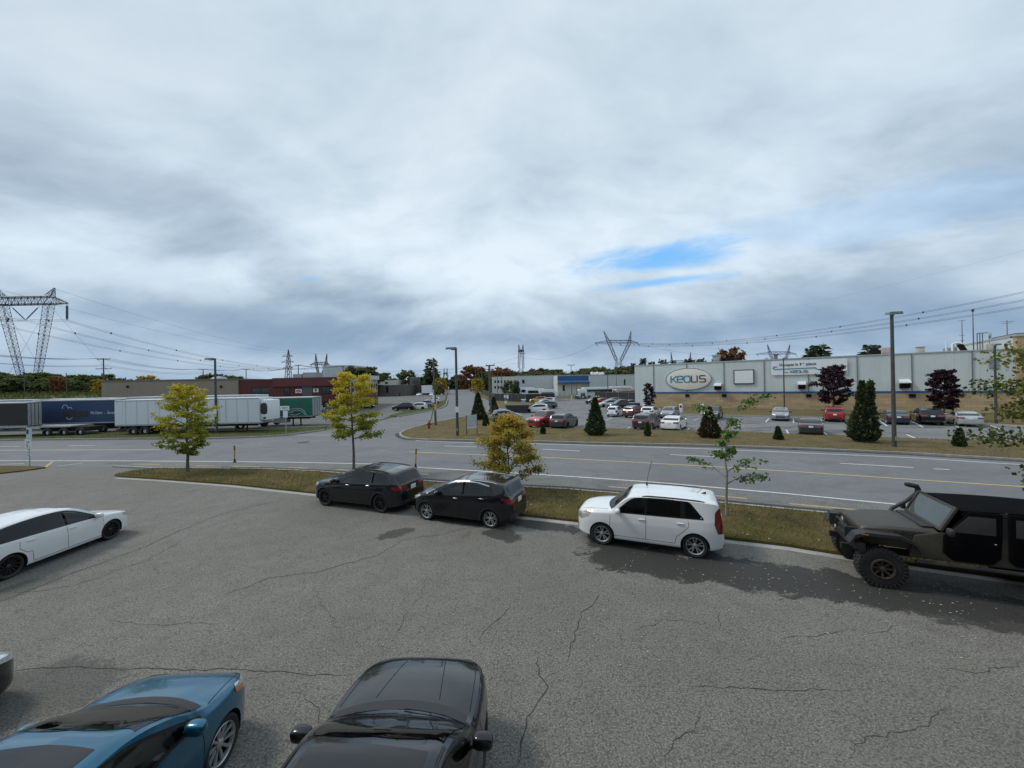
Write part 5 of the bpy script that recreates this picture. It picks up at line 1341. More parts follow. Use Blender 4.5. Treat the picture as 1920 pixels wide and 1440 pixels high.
g_ = G(955, 925); plant('ornamental_tree', broadleaf(5, 3.45, 1.68, .50, 14000, .080, LF_GOLD, BARK_D, .05, lambda p, r_: min(1, max(0, .25+p.z/3.45*.45+r_.gauss(0, .22)+.12*math.sin(p.x*5+p.z*4))), 24, .55, lambda t: (1-t)**.55*(.9+.1*math.sin(t*20)), droop=.1), (g_.x, g_.y, .08),
    'small golden leaved bushy tree behind the black hatchback', group='young trees on the lawn by the road')
g_ = G(1363, 972); plant('young_maple', broadleaf(31, 3.6, .78, 1.05, 1700, .095, LF_GREEN, BARK_L, .055, None, 11, .75, lambda t: .8+.5*math.sin(t*7+1), droop=.4, spread=.55, asp=.42), (g_.x, g_.y, .08),
    'thin windblown sapling with sparse green leaves behind the white car', group='young trees on the lawn by the road')
g_ = G(2080, 1030); plant('locust_tree', broadleaf(47, 5.5, 2.35, 2.6, 8500, .10, LF_OLIVE, BARK, .09, locust_tint(5.0, .2, 1.3), 24, .18, lambda t: (.95-.2*t)*(.8+.3*abs(math.sin(t*8))), droop=.6, lean=(-.02, 0), low=1.7), (g_.x, g_.y, .08),
    'olive green tree cut by the right edge of the photo, beyond the off-roader', group='young trees on the lawn by the road')
def px_tree(px, yb, yt, z=0.1): 
    g_ = G(px, yb, z); h_ = (yb-yt)/FPX*g_.y; return g_, h_
for (px, yb, yt, wpx, seed, lab) in [(1563, 778, 687, 74, 3, 'large round maroon maple in front of the white wall banner'), (1771, 789, 692, 68, 4, 'maroon maple beyond the black car near the end of the wall'), (1217, 776, 717, 26, 6, 'small slim maroon maple at the left corner of the white building')]:
    g_, h_ = px_tree(px, yb, yt, .15); rad = wpx/2/FPX*g_.y
    plant('maroon_maple', broadleaf(seed, h_, rad*(.66 if px < 1700 else .55), h_*.22, 8000 if wpx > 40 else 2200, .19 if wpx > 40 else .17, LF_PURPLE, BARK, .09, None, 34, .45, lambda t: math.sin(PI*(.18+.75*t))**.6, asp=.6), (g_.x, g_.y, .12), lab, group='maroon maples by the white building')
for (px, yb, yt, wpx, seed, m_, tips, lean, lab) in [
    (897, 787, 737, 27, 1, LF_CEDAR, 1, 0, 'broad dark cedar nearest the side road on the lawn corner'), (926, 774, 744, 18, 2, LF_CEDAR, 1, 0, 'dark cedar behind the twin poles by the lot entrance'),
    (911, 799, 777, 12, 3, LF_CEDAR, 1, 0, 'small round cedar below the broad cedar on the lawn corner'), (931, 794, 776, 8, 4, LF_CEDAR, 1, 0, 'tiny cedar beside the grey car with a black roof'),
    (1018, 814, 796, 9, 5, LF_CEDAR, 1, 0, 'tiny pointed cedar in front of the dark grey utility car'), (1117, 816, 747, 33, 6, LF_CEDAR, 1, 0, 'tall ragged cedar standing in the middle of the lawn strip'),
    (1214, 818, 792, 10, 7, LF_OLIVE, 1, 0, 'small yellowish cedar in front of the brown car'), (1331, 821, 764, 37, 8, LF_BROWN, 1, 0, 'browning cedar in front of the black car with its nose out'),
    (1459, 825, 800, 13, 9, LF_CEDAR, 1, 0, 'small cone shaped cedar between the brown cedar and the grey saloon'), (1620, 829, 716, 43, 10, LF_CEDAR, 2, .06, 'largest cedar, two tipped and bent by the wind beside the tall lamp post'),
    (1799, 838, 803, 15, 11, LF_CEDAR, 1, .03, 'small narrow cedar right of the tall lamp post')]:
    g_, h_ = px_tree(px, yb, yt); rad = wpx/2/FPX*g_.y
    plant('cedar_shrub', cedar(seed, h_, rad, int(900+2600*min(1, h_/3.5)), .085+.035*h_, m_, tips, lean, .62 if h_ < 1.5 else .85), (g_.x, g_.y, .08), lab, 'shrub', 'cedars on the lawn')
# ---- far trees, a few kinds copied
KIND = {}
def far_kind(k, *a):
    if k not in KIND:
        KIND[k] = conifer(*a[1:]) if a[0] == 'c' else broadleaf(*a[1:])
    return KIND[k]
PR = lambda t: math.sin(PI*(.22+.72*t))**.6
KD = [('pine', 'dark_conifer', far_kind('pine', 'c', 3, 11, 2.6, 1500, 1.0, LF_CONIF, None, .14, .2, 15, .35)), ('spruce', 'dark_conifer', far_kind('spruce', 'c', 8, 11, 2.0, 1300, .9, LF_CONIF, None, .06, .18, 17, .25)),
      ('green', 'broadleaf_tree', far_kind('green', 'b', 13, 9.5, 3.2, 1.6, 1900, .75, LF_DECID, BARK_D, .2, None, 22, .5, PR)), ('green2', 'broadleaf_tree', far_kind('green2', 'b', 14, 8.0, 3.4, .9, 1700, .75, LF_DECID, BARK_D, .2, None, 20, .4, PR)),
      ('rust', 'autumn_tree', far_kind('rust', 'b', 15, 9.0, 3.4, 1.2, 1800, .7, LF_RUST, BARK_D, .2, None, 20, .45, PR)), ('crimson', 'autumn_tree', far_kind('crimson', 'b', 16, 9.0, 3.2, 1.2, 1700, .7, LF_RED, BARK_D, .2, None, 20, .45, PR)),
      ('gold', 'autumn_tree', far_kind('gold', 'b', 17, 6.5, 2.6, 1.0, 1500, .5, LF_FGOLD, BARK_D, .15, None, 20, .4, PR))]
KD = {k: (n, m_) for k, n, m_ in KD}
HT = {'pine': 11, 'spruce': 11, 'green': 9.5, 'green2': 8.0, 'rust': 9.0, 'crimson': 9.0, 'gold': 6.5}
FIRST = {}
def far_tree(kind, x, y, h_, label, group, wide=1.0, z=0):
    s_ = h_/HT[kind]; r2 = rnd.uniform(0, 6.28)
    if kind not in FIRST:
        FIRST[kind] = plant(KD[kind][0], KD[kind][1], (x, y, z), label, 'tree', group, r2, (s_*wide, s_*wide, s_)); return FIRST[kind]
    return copy_tree(FIRST[kind], (x, y, z), r2, label, group, None, (s_*wide, s_*wide, s_))
def far_px(kind, px, yt, Y_, label, group=None, wide=1.0, z0=0.0):
    p = D(px, yt, Y_); return far_tree(kind, p.x, Y_, max(2.0, p.z-z0), label, group, wide, z0)
wood_l = {'pine': 'dark conifer in the wood beyond the trailers on the left', 'spruce': 'dark pointed conifer in the wood beyond the trailers on the left', 'green': 'green broadleaf tree in the wood beyond the trailers on the left', 'green2': 'low green broadleaf tree in the wood beyond the trailers on the left'}
for row, (Y_, yt0) in enumerate(((150, 701), (138, 705), (124, 712))):
    for i in range(17):
        px = -75+i*17+rnd.uniform(-6, 6)
        if px > 196: continue
        k = rnd.choice(['pine', 'green', 'green2', 'spruce', 'green'])
        base = yt0+(0 if px < 120 else (px-120)*.10)
        far_px(k, px, base+rnd.uniform(-5, 7)+(2 if k == 'spruce' else 0), Y_+rnd.uniform(-6, 6), wood_l[k], 'wood beyond the trailers', 1.25, 4.0)
far_px('rust', 108, 708.5, 116, 'single orange maple in the dark wood on the left', None, .8, 4.0)
far_px('gold', 187, 712, 108, 'yellowing bush at the left end of the tan building', None, .8, 4.0)
far_px('gold', 276, 706, 190, 'pale yellow tree top showing over the tan building roof')
tl = 'small tree top showing above the roof of the tan building'
for px, yt in ((203, 709), (215, 711), (228, 708), (243, 710), (254, 712), (264, 710)): far_px('pine', px, yt-1, 170, tl, 'tree tops over the tan building')
tl2 = 'dark tree crown rising behind the tan roof near the grey dome'
for px, yt in ((392, 706), (402, 704), (425, 707), (440, 708)): far_px('green2', px, yt, 260, tl2, 'trees behind the grey dome', 1.2)
tl3 = 'green tree behind the pale upper storey left of the side road'
for px, yt in ((664, 690), (676, 693), (688, 691), (697, 697)): far_px('green', px, yt, 190, tl3, 'trees behind the pale block', 1.0)
far_px('green', 719, 701, 260, 'far rounded tree above the low white roofs'); far_px('green2', 760, 697, 235, 'broad dark tree in front of the grey brick building', None, 1.0); far_px('pine', 773, 696, 300, 'dark pine top behind the grey brick building')
far_px('spruce', 808, 671, 215, 'tallest ragged spruce beside the bare utility pole', None, 1.35)
far_px('gold', 826, 709, 205, 'yellow tree at the left kerb far along the side road', None, .9); far_px('green2', 824, 722, 190, 'small green tree below the yellow one by the side road', None, .55); far_px('crimson', 831, 728, 200, 'small dark red bush by the far left kerb', None, .6)
far_px('rust', 882, 688, 300, 'big orange red maple at the far right of the side road', None, 1.15); far_px('crimson', 897, 690, 310, 'crimson maple beside the big orange one', None, 1.0)
far_px('gold', 894, 711, 215, 'bright yellow tree at the right kerb far along the side road', None, 1.05)
tl4 = 'distant tree at the end of the side road'
for px, yt in ((848, 706), (856, 704), (864, 707), (870, 703), (837, 707)): far_px(rnd.choice(['pine', 'green']), px, yt, 430, tl4, 'trees at the end of the side road', 1.1)
wood_r = {k: f'{d} in the wood beyond the bus depot' for k, d in (('pine', 'dark conifer'), ('green', 'green broadleaf tree'), ('green2', 'low green broadleaf tree'), ('rust', 'rust coloured tree'), ('spruce', 'pointed conifer'))}
for row, (Y_, dy) in enumerate(((330, 0), (290, 3), (250, 7))):
    for i in range(31):
        px = 908+i*9.6+rnd.uniform(-4, 4)
        top = 697-3*math.sin(i*.7)-(6 if px > 1110 else 0)+(3 if px < 960 else 0)
        k = rnd.choice(['pine', 'green', 'green', 'green2', 'rust' if 940 < px < 1100 else 'pine', 'pine'])
        far_px(k, px, top+dy+rnd.uniform(-4, 4), Y_+rnd.uniform(-10, 10), wood_r[k], 'wood beyond the bus depot', 1.15)
far_px('rust', 941, 691, 240, 'orange maple standing out of the wood left of the narrow pylon', None, 1.1)
for px, yt, k, l in ((1188, 679, 'spruce', 'pointed conifer just above the left end of the white building roof'), (1206, 670, 'spruce', 'tallest conifer above the left end of the white building roof'), (1222, 676, 'pine', 'pine right of the tallest conifer over the white roof'), (1243, 672, 'pine', 'broad pine behind the white roof above the oval sign'), (1263, 674, 'spruce', 'spiky conifer behind the white roof'), (1290, 671, 'spruce', 'slim conifer over the white roof near the roof vent'), (1308, 677, 'green2', 'low tree top over the white roof')):
    far_px(k, px, yt, 230, l)
far_px('rust', 1367, 657, 150, 'orange maple top showing over the white roof between the vents', None, .8)
for px, yt, Y_, l, wd in ((1521, 650, 120, 'left half of the pine pair over the white roof', 1.0), (1537, 642, 120, 'taller pine of the pair over the white roof', 1.35), (1633, 643, 115, 'lone pine over the white roof beside the tall lamp post', 1.25)):
    far_px('pine', px, yt, Y_, l, None, wd)
for px, yt, Y_, k, l, wd in ((953, 716, 140, 'green2', 'bright green tree behind the slatted fence corner', .9), (967, 712, 128, 'spruce', 'dark full cedar in front of the slatted fence', 1.3), (999, 698, 190, 'pine', 'grey green conifer in front of the pale depot block', 1.1), (1012, 708, 185, 'spruce', 'small conifer between the larger trees at the depot', 1.1), (1022, 704, 180, 'green', 'reddish green tree near the blue depot roof', .9), (1040, 702, 175, 'green', 'large green tree left of the blue depot roof', 1.15), (1064, 726, 165, 'crimson', 'dark red shrub under the blue depot roof', 1.0), (1081, 722, 160, 'green2', 'dark round bush beside the parked coaches', .9), (935, 712, 200, 'pine', 'conifer behind the twin utility poles', 1.1), (925, 722, 190, 'green2', 'bushy tree behind the start of the slatted fence', 1.0)):
    far_px(k, px, yt, Y_, l, None, wd)
# tall weeds in the field
r_ = random.Random(9); W_ = MB()
for i in range(12000):
    x_, y_ = r_.uniform(-185, -76), r_.uniform(66, 128); h_ = r_.uniform(.5, 1.5); zb_ = emb_z(Vector((x_, y_, 0))); a = r_.uniform(0, 6.28); d_ = r_.uniform(.08, .3)
    W_.add([(x_-math.cos(a)*d_, y_-math.sin(a)*d_, zb_-.05), (x_+math.cos(a)*d_, y_+math.sin(a)*d_, zb_-.05), (x_+r_.gauss(0, .25), y_+r_.gauss(0, .25), zb_+h_)], [(0, 1, 2)], 0, r_.random())
tag(obj('field_weeds', W_.mesh('field_weeds', tintmat('weeds', [(0, (0.045, 0.06, 0.016)), (.6, (0.10, 0.11, 0.035)), (1, (0.17, 0.14, 0.06))], .2), fix=False)), kind='stuff')
# ---------------------------------------------------------------- the near cars
def near_car(name, sp, fpx, rpx, side, **kw):
    "front and rear wheel contact points on the visible side; side=+1 left wheels, -1 right wheels"
    f, r = G(*fpx), G(*rpx); d = (f-r).normalized(); mid = (f+r)/2
    left = Vector((-d.y, d.x, 0)); c = mid-left*side*(sp['W']/2-.11)
    return build_car(name, sp, (c.x, c.y, 0), math.atan2(d.y, d.x), **kw)
near_car('estate_car', S_SUV, (611, 948), (715, 961), 1, label='black sport utility car, leftmost of the cars parked along the near lawn', group='cars parked along the near lawn')
near_car('hatchback_car', S_BOLT, (801, 974), (921, 990), 1, label='black hatchback with silver roof trim under the golden tree', group='cars parked along the near lawn')
boxy, _c2 = near_car('boxy_car', S_BOX, (1130, 1020), (1303, 1045), 1, label='white boxy car with a tall whip aerial beside the dark damp patch', group='cars parked along the near lawn')
am = MB(); z0 = _c2.topz(.05); am.tube([(.05, -.45, z0-.03), (.05, -.45, z0+.07)], .03, 8); am.tube([(.05, -.45, z0+.06), (0.0, -.45, z0+.35), (-.12, -.45, z0+.80)], .008, 6)
am.build('whip_aerial', M['plastic'], boxy, smooth=True)
am = MB(); z1 = _c2.topz(-1.42); am.tube([(-1.38, 0, z1-.01), (-1.55, 0, z1+.16)], .007, 5); am.build('rod_aerial', M['plastic'], boxy)
near_car('hatchback_car', S_HATCH, (203, 1012), (20, 1083), -1, label='white hatchback with black wheels cut off by the left edge')
build_car('hatchback_car', S_BLUE, (-4.72, 3.68, 0), math.radians(90.5), 'metallic blue car with a sunroof in the bottom left corner', res=.05)
build_car('estate_car', S_BIG, (-1.44, 3.62, 0), math.radians(86.5), 'glossy black car with a panoramic roof at the bottom centre', res=.05)
S_DARK = dict(S_SEDAN, paint=P_BLACK)
build_car('saloon_car', S_DARK, (-8.98, 4.25, 0), math.radians(90), 'dark car whose front corner shows at the left edge beside the blue car', detail=False, res=.09)
f = G(1652, 1098); hd = math.radians(180-24); d = Vector((math.cos(hd), math.sin(hd), 0)); l = Vector((-d.y, d.x, 0)); c = f-l*.78-d*1.51
build_offroader((c.x, c.y, 0), hd)
# ---------------------------------------------------------------- buildings
def corrugated(name, col, period=0.3, strength=0.5, axis=0, var=.06):
    mt, nt, b = new_mat(name); v = nt.n('ShaderNodeTexCoord').outputs['Object']
    wv = nt.n('ShaderNodeTexWave'); wv.bands_direction = 'XYZ'[axis]; wv.inputs['Scale'].default_value = 1/(period*3.18); nt.l(v, wv.inputs['Vector'])
    n = nt.noise(.35, 6, .65, v); f = nt.noise(3, 4, .6, v)
    c = nt.mix(nt.mapr(n, .35, .7), tuple(x*(1-var) for x in col), tuple(min(1, x*(1+var)) for x in col))
    mp = nt.n('ShaderNodeMapping'); mp.inputs['Scale'].default_value = (1.2, 1.2, .08); nt.l(v, mp.inputs[0])
    st = nt.noise(1.5, 5, .65, mp.outputs[0]); c = nt.mix(nt.mapr(st, .52, .75, 0, .28), c, tuple(x*.62 for x in col))   # rain streaks
    nt.l(c, b.inputs['Base Color']); b.inputs['Roughness'].default_value = .6
    bn = nt.n('ShaderNodeBump'); bn.inputs['Strength'].default_value = strength; bn.inputs['Distance'].default_value = .04
    nt.l(wv.outputs['Fac'], bn.inputs['Height']); nt.l(bn.outputs[0], b.inputs['Normal']); return mt
def brickmat(name, c1, c2, mortar, bw=.4, bh=.2, msize=.012, rot=True, offset=.5, bias=0.0):
    mt, nt, b = new_mat(name); v = nt.n('ShaderNodeTexCoord').outputs['Object']
    sp_ = nt.n('ShaderNodeSeparateXYZ'); nt.l(v, sp_.inputs[0]); cb = nt.n('ShaderNodeCombineXYZ')
    nt.l(nt.math('ADD', sp_.outputs[0], sp_.outputs[1]), cb.inputs[0]); nt.l(sp_.outputs[2], cb.inputs[1])
    br = nt.n('ShaderNodeTexBrick'); br.inputs['Scale'].default_value = 1; br.inputs['Brick Width'].default_value = bw; br.inputs['Row Height'].default_value = bh
    br.inputs['Mortar Size'].default_value = msize; br.inputs['Color1'].default_value = (*c1, 1); br.inputs['Color2'].default_value = (*c2, 1); br.inputs['Mortar'].default_value = (*mortar, 1); br.inputs['Bias'].default_value = bias
    nt.l(cb.outputs[0], br.inputs['Vector']); n = nt.noise(.5, 5, .7, v); f = nt.noise(14, 3, .6, v)
    c = nt.mix(nt.mapr(n, .4, .75, 0, .35), br.outputs['Color'], tuple(x*.6 for x in c1)); c = nt.mix(.25, c, nt.ramp(f, [(.3, tuple(x*.6 for x in c1)), (.7, tuple(min(1, x*1.3) for x in c1))]))
    nt.l(c, b.inputs['Base Color']); b.inputs['Roughness'].default_value = .92
    bn = nt.n('ShaderNodeBump'); bn.inputs['Strength'].default_value = .5; bn.inputs['Distance'].default_value = .02; nt.l(f, bn.inputs['Height']); nt.l(bn.outputs[0], b.inputs['Normal']); return mt
B_WHITE = corrugated('pale_metal_cladding', (0.53, 0.585, 0.575), .30, .14)
B_STONE = brickmat('buff_stone_block', (0.46, 0.345, 0.205), (0.27, 0.20, 0.115), (0.16, .13, .09), 1.15, .40, .014, bias=-.1)
B_BLUE = mat('blue_trim', (0.025, 0.090, 0.22), .5)
B_CAP = mat('roof_flashing', (0.42, 0.45, 0.45), .45, metal=.3)
B_TAN = corrugated('tan_ribbed_cladding', (0.255, 0.215, 0.165), .9, .9, 0, .05)
B_BRICK = brickmat('red_brick', (0.125, 0.030, 0.026), (0.085, 0.022, 0.020), (0.10, .06, .05), .5, .14)
B_MAROON = corrugated('maroon_fascia', (0.115, 0.022, 0.026), .25, .3)
B_BEIGE = mat('beige_render', (0.36, 0.31, 0.23), .85, var=.1, scale=.6)
B_GREYW = corrugated('grey_white_cladding', (0.50, 0.53, 0.55), .4, .3)
B_GREYB = brickmat('grey_block', (0.13, 0.115, 0.105), (0.10, 0.09, 0.083), (.09, .085, .08), .6, .25)
B_LIGHT = mat('offwhite_render', (0.55, 0.55, 0.52), .8, var=.1, scale=.4)
B_ROOF = mat('membrane_roof', (0.22, 0.22, 0.22), .9, var=.2, scale=.5)
B_METAL = mat('galvanised_metal', (0.36, 0.37, 0.375), .45, metal=.6, var=.2, scale=5)
B_DARK = mat('dark_opening', (0.012, 0.012, 0.013), .9, spec=.15)
B_PINK = mat('faded_pink_metal', (0.45, 0.38, 0.36), .6); B_CREAM = mat('cream_panel', (0.52, 0.47, 0.38), .6, var=.12, scale=1)
SIGN_W = mat('sign_white', (0.72, 0.75, 0.77), .5, var=.05); SIGN_CR = mat('sign_cream', (0.70, 0.68, 0.62), .5, var=.08, scale=.6)
T_TEAL = mat('lettering_teal', (0.012, 0.23, 0.36), .5); T_BRN = mat('lettering_brown', (0.075, 0.040, 0.035), .5); T_NAVY = mat('lettering_navy', (0.010, 0.035, 0.085), .5); T_GREY = mat('lettering_grey', (0.10, 0.11, 0.12), .5)
BT = mat('window_dark_glass', (0.02, 0.024, 0.028), .08)
KA, KB = Vector((23.5, 73.6, 0)), Vector((59.1, 47.9, 0))
kang, klen, ku, kv = wall_frame(KA, KB)
def WP(px, py, off=0.0):
    "position (along, z) on the long wall plane, moved off metres behind it"
    d = ray(px, py); P0 = KA+kv*off; t = (P0.dot(kv))/(d.x*kv.x+d.y*kv.y)
    p = Vector((d.x*t, d.y*t, CAMH+d.z*t)); return (p-P0).dot(ku), p.z
KROOF = 7.95
kb = empty('depot_building', KA, kang, 'long pale building with buff stone base, blue stripe and tall stone corner block', 'building')
S0 = WP(1223, 760)[0]; S1 = WP(1903, 640)[0]
mb = MB(); mb.box(0, S1, 0.02, 34, 2.95, KROOF); mb.box(0, S0, 0.02, 34, -.1, 2.95); mb.build('wall', B_WHITE, kb)
mb = MB(); mb.box(S0, S1, 0.0, 33, -.2, 2.66); mb.build('stone_base', B_STONE, kb)
mb = MB(); mb.box(S0, S1, -.03, 1, 2.66, 2.95); mb.build('blue_stripe', B_BLUE, kb)
mb = MB(); mb.box(-.06, S1, -.07, .25, KROOF, KROOF+.14); mb.box(-.06, .2, .25, 34, KROOF, KROOF+.14); mb.build('roof_edge', B_CAP, kb)
mb = MB(); mb.box(.2, S1, .25, 33.9, KROOF-.3, KROOF+.05); mb.build('roof', B_ROOF, kb)
zt = WP(1903, 628)[1]
mb = MB(); mb.box(S1, S1+26, -.5, 21, -.2, zt-.2); sb = mb.build('corner_block', B_STONE, kb)
mb = MB(); mb.box(S1-.06, S1-.003, .4, 21, KROOF, zt-.2); mb.build('side_wall', B_WHITE, sb)
mb = MB(); mb.box(S1-.12, S1+26.1, -.6, 21.1, zt-.2, zt+.05); mb.build('roof_edge', B_CAP, sb)
mb = MB(); mb.box(S1+1.5, S1+9, 5, 12, zt+.05, zt+.55); mb.build('penthouse', mat('penthouse_brown', (.16, .14, .13), .7), sb)
for px in (1226, 1288.5, 1358, 1433.5, 1516.5, 1608, 1710.5, 1824):
    s_, _ = WP(px, 735)
    mb = MB(); mb.box(s_-.05, s_+.05, -.075, .02, 2.96, KROOF-.02); mb.build('downpipe', mat('pipe_grey', (.16, .17, .175), .5) if px == 1226 else bpy.data.materials['pipe_grey'], kb)
    if px < 1800:
        mb = MB(); mb.box(s_-.38, s_+.38, -.06, 0.0, 1.98, 2.5); fr = mb.build('scupper_frame', B_METAL, kb)
        mb = MB(); mb.box(s_-.33, s_+.33, -.10, -.06, 2.05, 2.54); mb.build('scupper_opening', B_DARK, fr)
for (x0, y0, x1, y1) in ((1339.6, 718, 1353.2, 730.6), (1495.6, 715, 1511, 729), (1685, 710.5, 1706, 727.7)):
    a = WP(x0, y1); b_ = WP(x1, y0); w_ = b_[0]-a[0]; h_ = b_[1]-a[1]
    mb = MB(); z0 = a[1]; s0 = a[0]
    mb.prism([(-.02, z0+h_), (-.9, z0+h_*.72), (-.95, z0+h_*.62), (-.95, z0+h_*.55), (-.02, z0+h_*.55)], 'x', s0, s0+w_)
    hd_ = mb.build('vent_hood', mat('hood_white', (.62, .66, .69), .45) if x0 == 1339.6 else bpy.data.materials['hood_white'], kb)
    mb = MB(); mb.prism([(-.02, z0+h_*.55), (-.85, z0+h_*.55), (-.55, z0), (-.02, z0)], 'x', s0+.05, s0+w_-.05); mb.build('vent_opening', B_DARK, hd_)
a = WP(1854, 691); b_ = WP(1872, 671)
mb = MB(); mb.box(a[0], b_[0], -.05, .02, a[1], b_[1])
for i in range(7): z_ = a[1]+(b_[1]-a[1])*(i+.4)/7; mb.box(a[0]+.05, b_[0]-.05, -.08, -.05, z_, z_+.05)
mb.build('louvre', B_METAL, kb)
def roof_box(name, x0, x1, ytop, off, m_, dep=1.5, cap=None, base=KROOF+.05):
    a = WP(x0, ytop, off); b_ = WP(x1, ytop, off); mb = MB(); zt_ = max(a[1], base+.25)
    mb.box(a[0], b_[0], off, off+dep, base, zt_)
    if cap: mb.box(a[0]-.12, b_[0]+.12, off-.12, off+dep+.12, zt_, zt_+cap)
    mb.box(a[0]+.1, b_[0]-.1, off-.02, off, base+(zt_-base)*.3, base+(zt_-base)*.7)
    return mb.build(name, m_, kb, bevel=.03)
roof_box('roof_vent', 1336, 1348.5, 668, 8, B_METAL, 1.6, .25); roof_box('roof_unit', 1353, 1376, 671, 9, B_DARK, 1.6); roof_box('roof_unit', 1434, 1440, 671, 5, B_PINK, .8)
roof_box('roof_vent', 1451, 1458, 666, 6, mat('duct_grey', (.16, .17, .19), .5), .8, .12); roof_box('roof_unit', 1630, 1652, 657, 7, B_DARK, 1.5); roof_box('roof_unit', 1653, 1672, 652, 9, B_PINK, 2.5)
roof_box('roof_unit', 1721, 1734, 651, 6, B_CREAM, 1.2, .08); roof_box('roof_unit', 1853, 1866, 644.5, 5, B_CREAM, 1.0); roof_box('roof_unit', 1776, 1795, 652, 8, B_METAL, 2.0)
def mast(px, y0, y1, off, r_, arms, name='antenna_mast', dish=None):
    s_, zt_ = WP(px, y0, off); mb = MB(); mb.tube([(s_, off, KROOF), (s_, off, zt_)], [r_*1.3, r_*.7], 6)
    for f_, L in arms: z_ = KROOF+(zt_-KROOF)*f_; mb.tube([(s_-L, off, z_), (s_+L, off, z_)], r_*.5, 4)
    return mb.build(name, mat('mast_metal', (.10, .10, .11), .5) if 'mast_metal' not in bpy.data.materials else bpy.data.materials['mast_metal'], kb, smooth=True)
mast(1803.5, 600, 650, 9, .05, [(.98, .35), (.55, .3), (.4, .22)]); m2 = mast(1824, 582, 657, 4, .055, [(.55, .1)]); mast(1888, 600, 650, 8, .05, [(.95, .65), (.9, .4)])
s_, z_ = WP(1824, 582, 4); MB().sq((s_, 4, z_), (.14, .14, .2), .8, 10, 6).build('beacon', mat('beacon_red', (.12, .03, .03), .4), m2, smooth=True)
mb = MB(); s0, zt_ = WP(1832, 625, 5); s1 = WP(1842, 625, 5)[0]
for s_ in (s0, (s0+s1)/2, s1): mb.tube([(s_, 5, KROOF), (s_, 5, zt_)], .05, 6)
mb.tube([(s0, 5, zt_), (s1+.5, 5, zt_)], .05, 6); mb.tube([(s0, 5, (KROOF+zt_)/2), (s1, 5, (KROOF+zt_)/2)], .05, 6)
mb.build('ladder_cage', bpy.data.materials['mast_metal'], kb)
s_, z_ = WP(1854, 629, 6); mb = MB(); mb.lathe([(0, 0), (.25, .04), (.42, .14)], 16, 'x', (s_, 6, z_)); mb.tube([(s_, 6, z_), (s_+.1, 6, KROOF)], .05, 6); mb.build('satellite_dish', B_METAL, kb, smooth=True)
mb = MB(); s0, z0 = WP(1804, 653, 6); s1, z1 = WP(1795, 640, 6); mb.obox((s0, 6, z0-.4), (s1-s0, 0, z1-z0), (.55, 0, .0), (0, .6, 0)); mb.build('duct', B_DARK, kb)
mb = MB(); s0, z0 = WP(1786, 645, 7); mb.tube([(s0, 7, KROOF), (s0, 7, z0), (s0+.5, 7, z0+.15), (s0+.9, 7, z0-.1)], .16, 8); mb.tube([(s0-.6, 7, KROOF), (s0-.6, 7, z0+.5)], .1, 8); mb.build('vent_pipe', SIGN_W, kb, smooth=True)
# grass bank at the foot of the wall
bank = [KA+ku*S0-kv*.02, KA+ku*(S1)-kv*.02, KA+ku*(S1+24)-kv*.5]
kerb_px = [(1240, 776), (1330, 779), (1430, 781.3), (1520, 783.5), (1600, 787), (1700, 790.5), (1790, 794), (1870, 797.5), (1990, 806)]
lawn('bank', kerb_px and GP(kerb_px)+bank[::-1], GR_FAR, .1, 2.0, .05, slope=lambda p: .10+.10*max(0, min(1, 1-((KA-Vector((p.x, p.y, 0))).dot(kv))/9)))
tag(strip(GP(kerb_px), -.2, 0, 0, .15).build('kerb', CONC), kind='structure')
# ---- signs on the wall
def on_wall(name, label, cat, px, py, off=-.12):
    s_, z_ = WP(px, py); p = KA+ku*s_+kv*off; return empty(name, (p.x, p.y, z_), kang, label, cat)
def span(x0, y0, x1, y1): a = WP(x0, y0); b_ = WP(x1, y1); return abs(b_[0]-a[0]), abs(b_[1]-a[1])
LET = {'K': [[(0, 0), (0, 1)], [(1, 1), (.35, .5), (.0, .5)], [(.35, .5), (1, 0)]],
       'E': [[(.05, .5), (1, .5), (1, .85), (.85, 1), (.15, 1), (0, .85), (0, .15), (.15, 0), (.95, 0)]],
       'O': [[(.18, 0), (.82, 0), (1, .18), (1, .82), (.82, 1), (.18, 1), (0, .82), (0, .18), (.18, 0)]],
       'L': [[(0, 1), (0, .12), (.12, 0), (.85, 0)]], 'I': [[(.2, 0), (.2, 1)]],
       'S': [[(.95, 1), (.15, 1), (0, .88), (0, .62), (.15, .5), (.85, .5), (1, .38), (1, .12), (.85, 0), (.02, 0)]]}
def logo(w_, h_, parent, y=-.02, cols=None):
    adv = [('K', 0, .90), ('E', 1.12, .95), ('O', 2.32, 1.0), ('L', 3.58, .8), ('I', 4.45, .4), ('S', 4.95, .95)]
    tot = 5.95
    for part, (chars, m_) in (('lettering', ('KEO', (cols or (T_TEAL, T_BRN))[0])), ('lettering', ('LIS', (cols or (T_TEAL, T_BRN))[1]))):
        lines = []
        for ch, x, wd in adv:
            if ch in chars: lines += [[((x+px*wd)/tot*w_-w_/2, (pz-.5)*h_) for px, pz in st] for st in LET[ch]]
        o = stroke_mb(lines, h_*.17, .03).build(part, m_, parent, fix=False); o.location = (0, y, 0)
sg_ = on_wall('oval_sign', 'cream oval wall sign with teal and brown lettering', 'sign', 1290.3, 710.7)
w_, h_ = span(1246.8, 690.8, 1333.8, 730.5)
mb = MB(); n_ = 56; E = [(math.cos(2*PI*i/n_)*w_/2, math.sin(2*PI*i/n_)*h_/2) for i in range(n_)]
mb.prism(E, 'y', -.10, .10); mb.build('sign_panel', SIGN_CR, sg_, bevel=.02)
mb = MB(); a = [(x*1.0, -.115, z) for x, z in E]; b_ = [(x*.965, -.115, z*.94) for x, z in E]
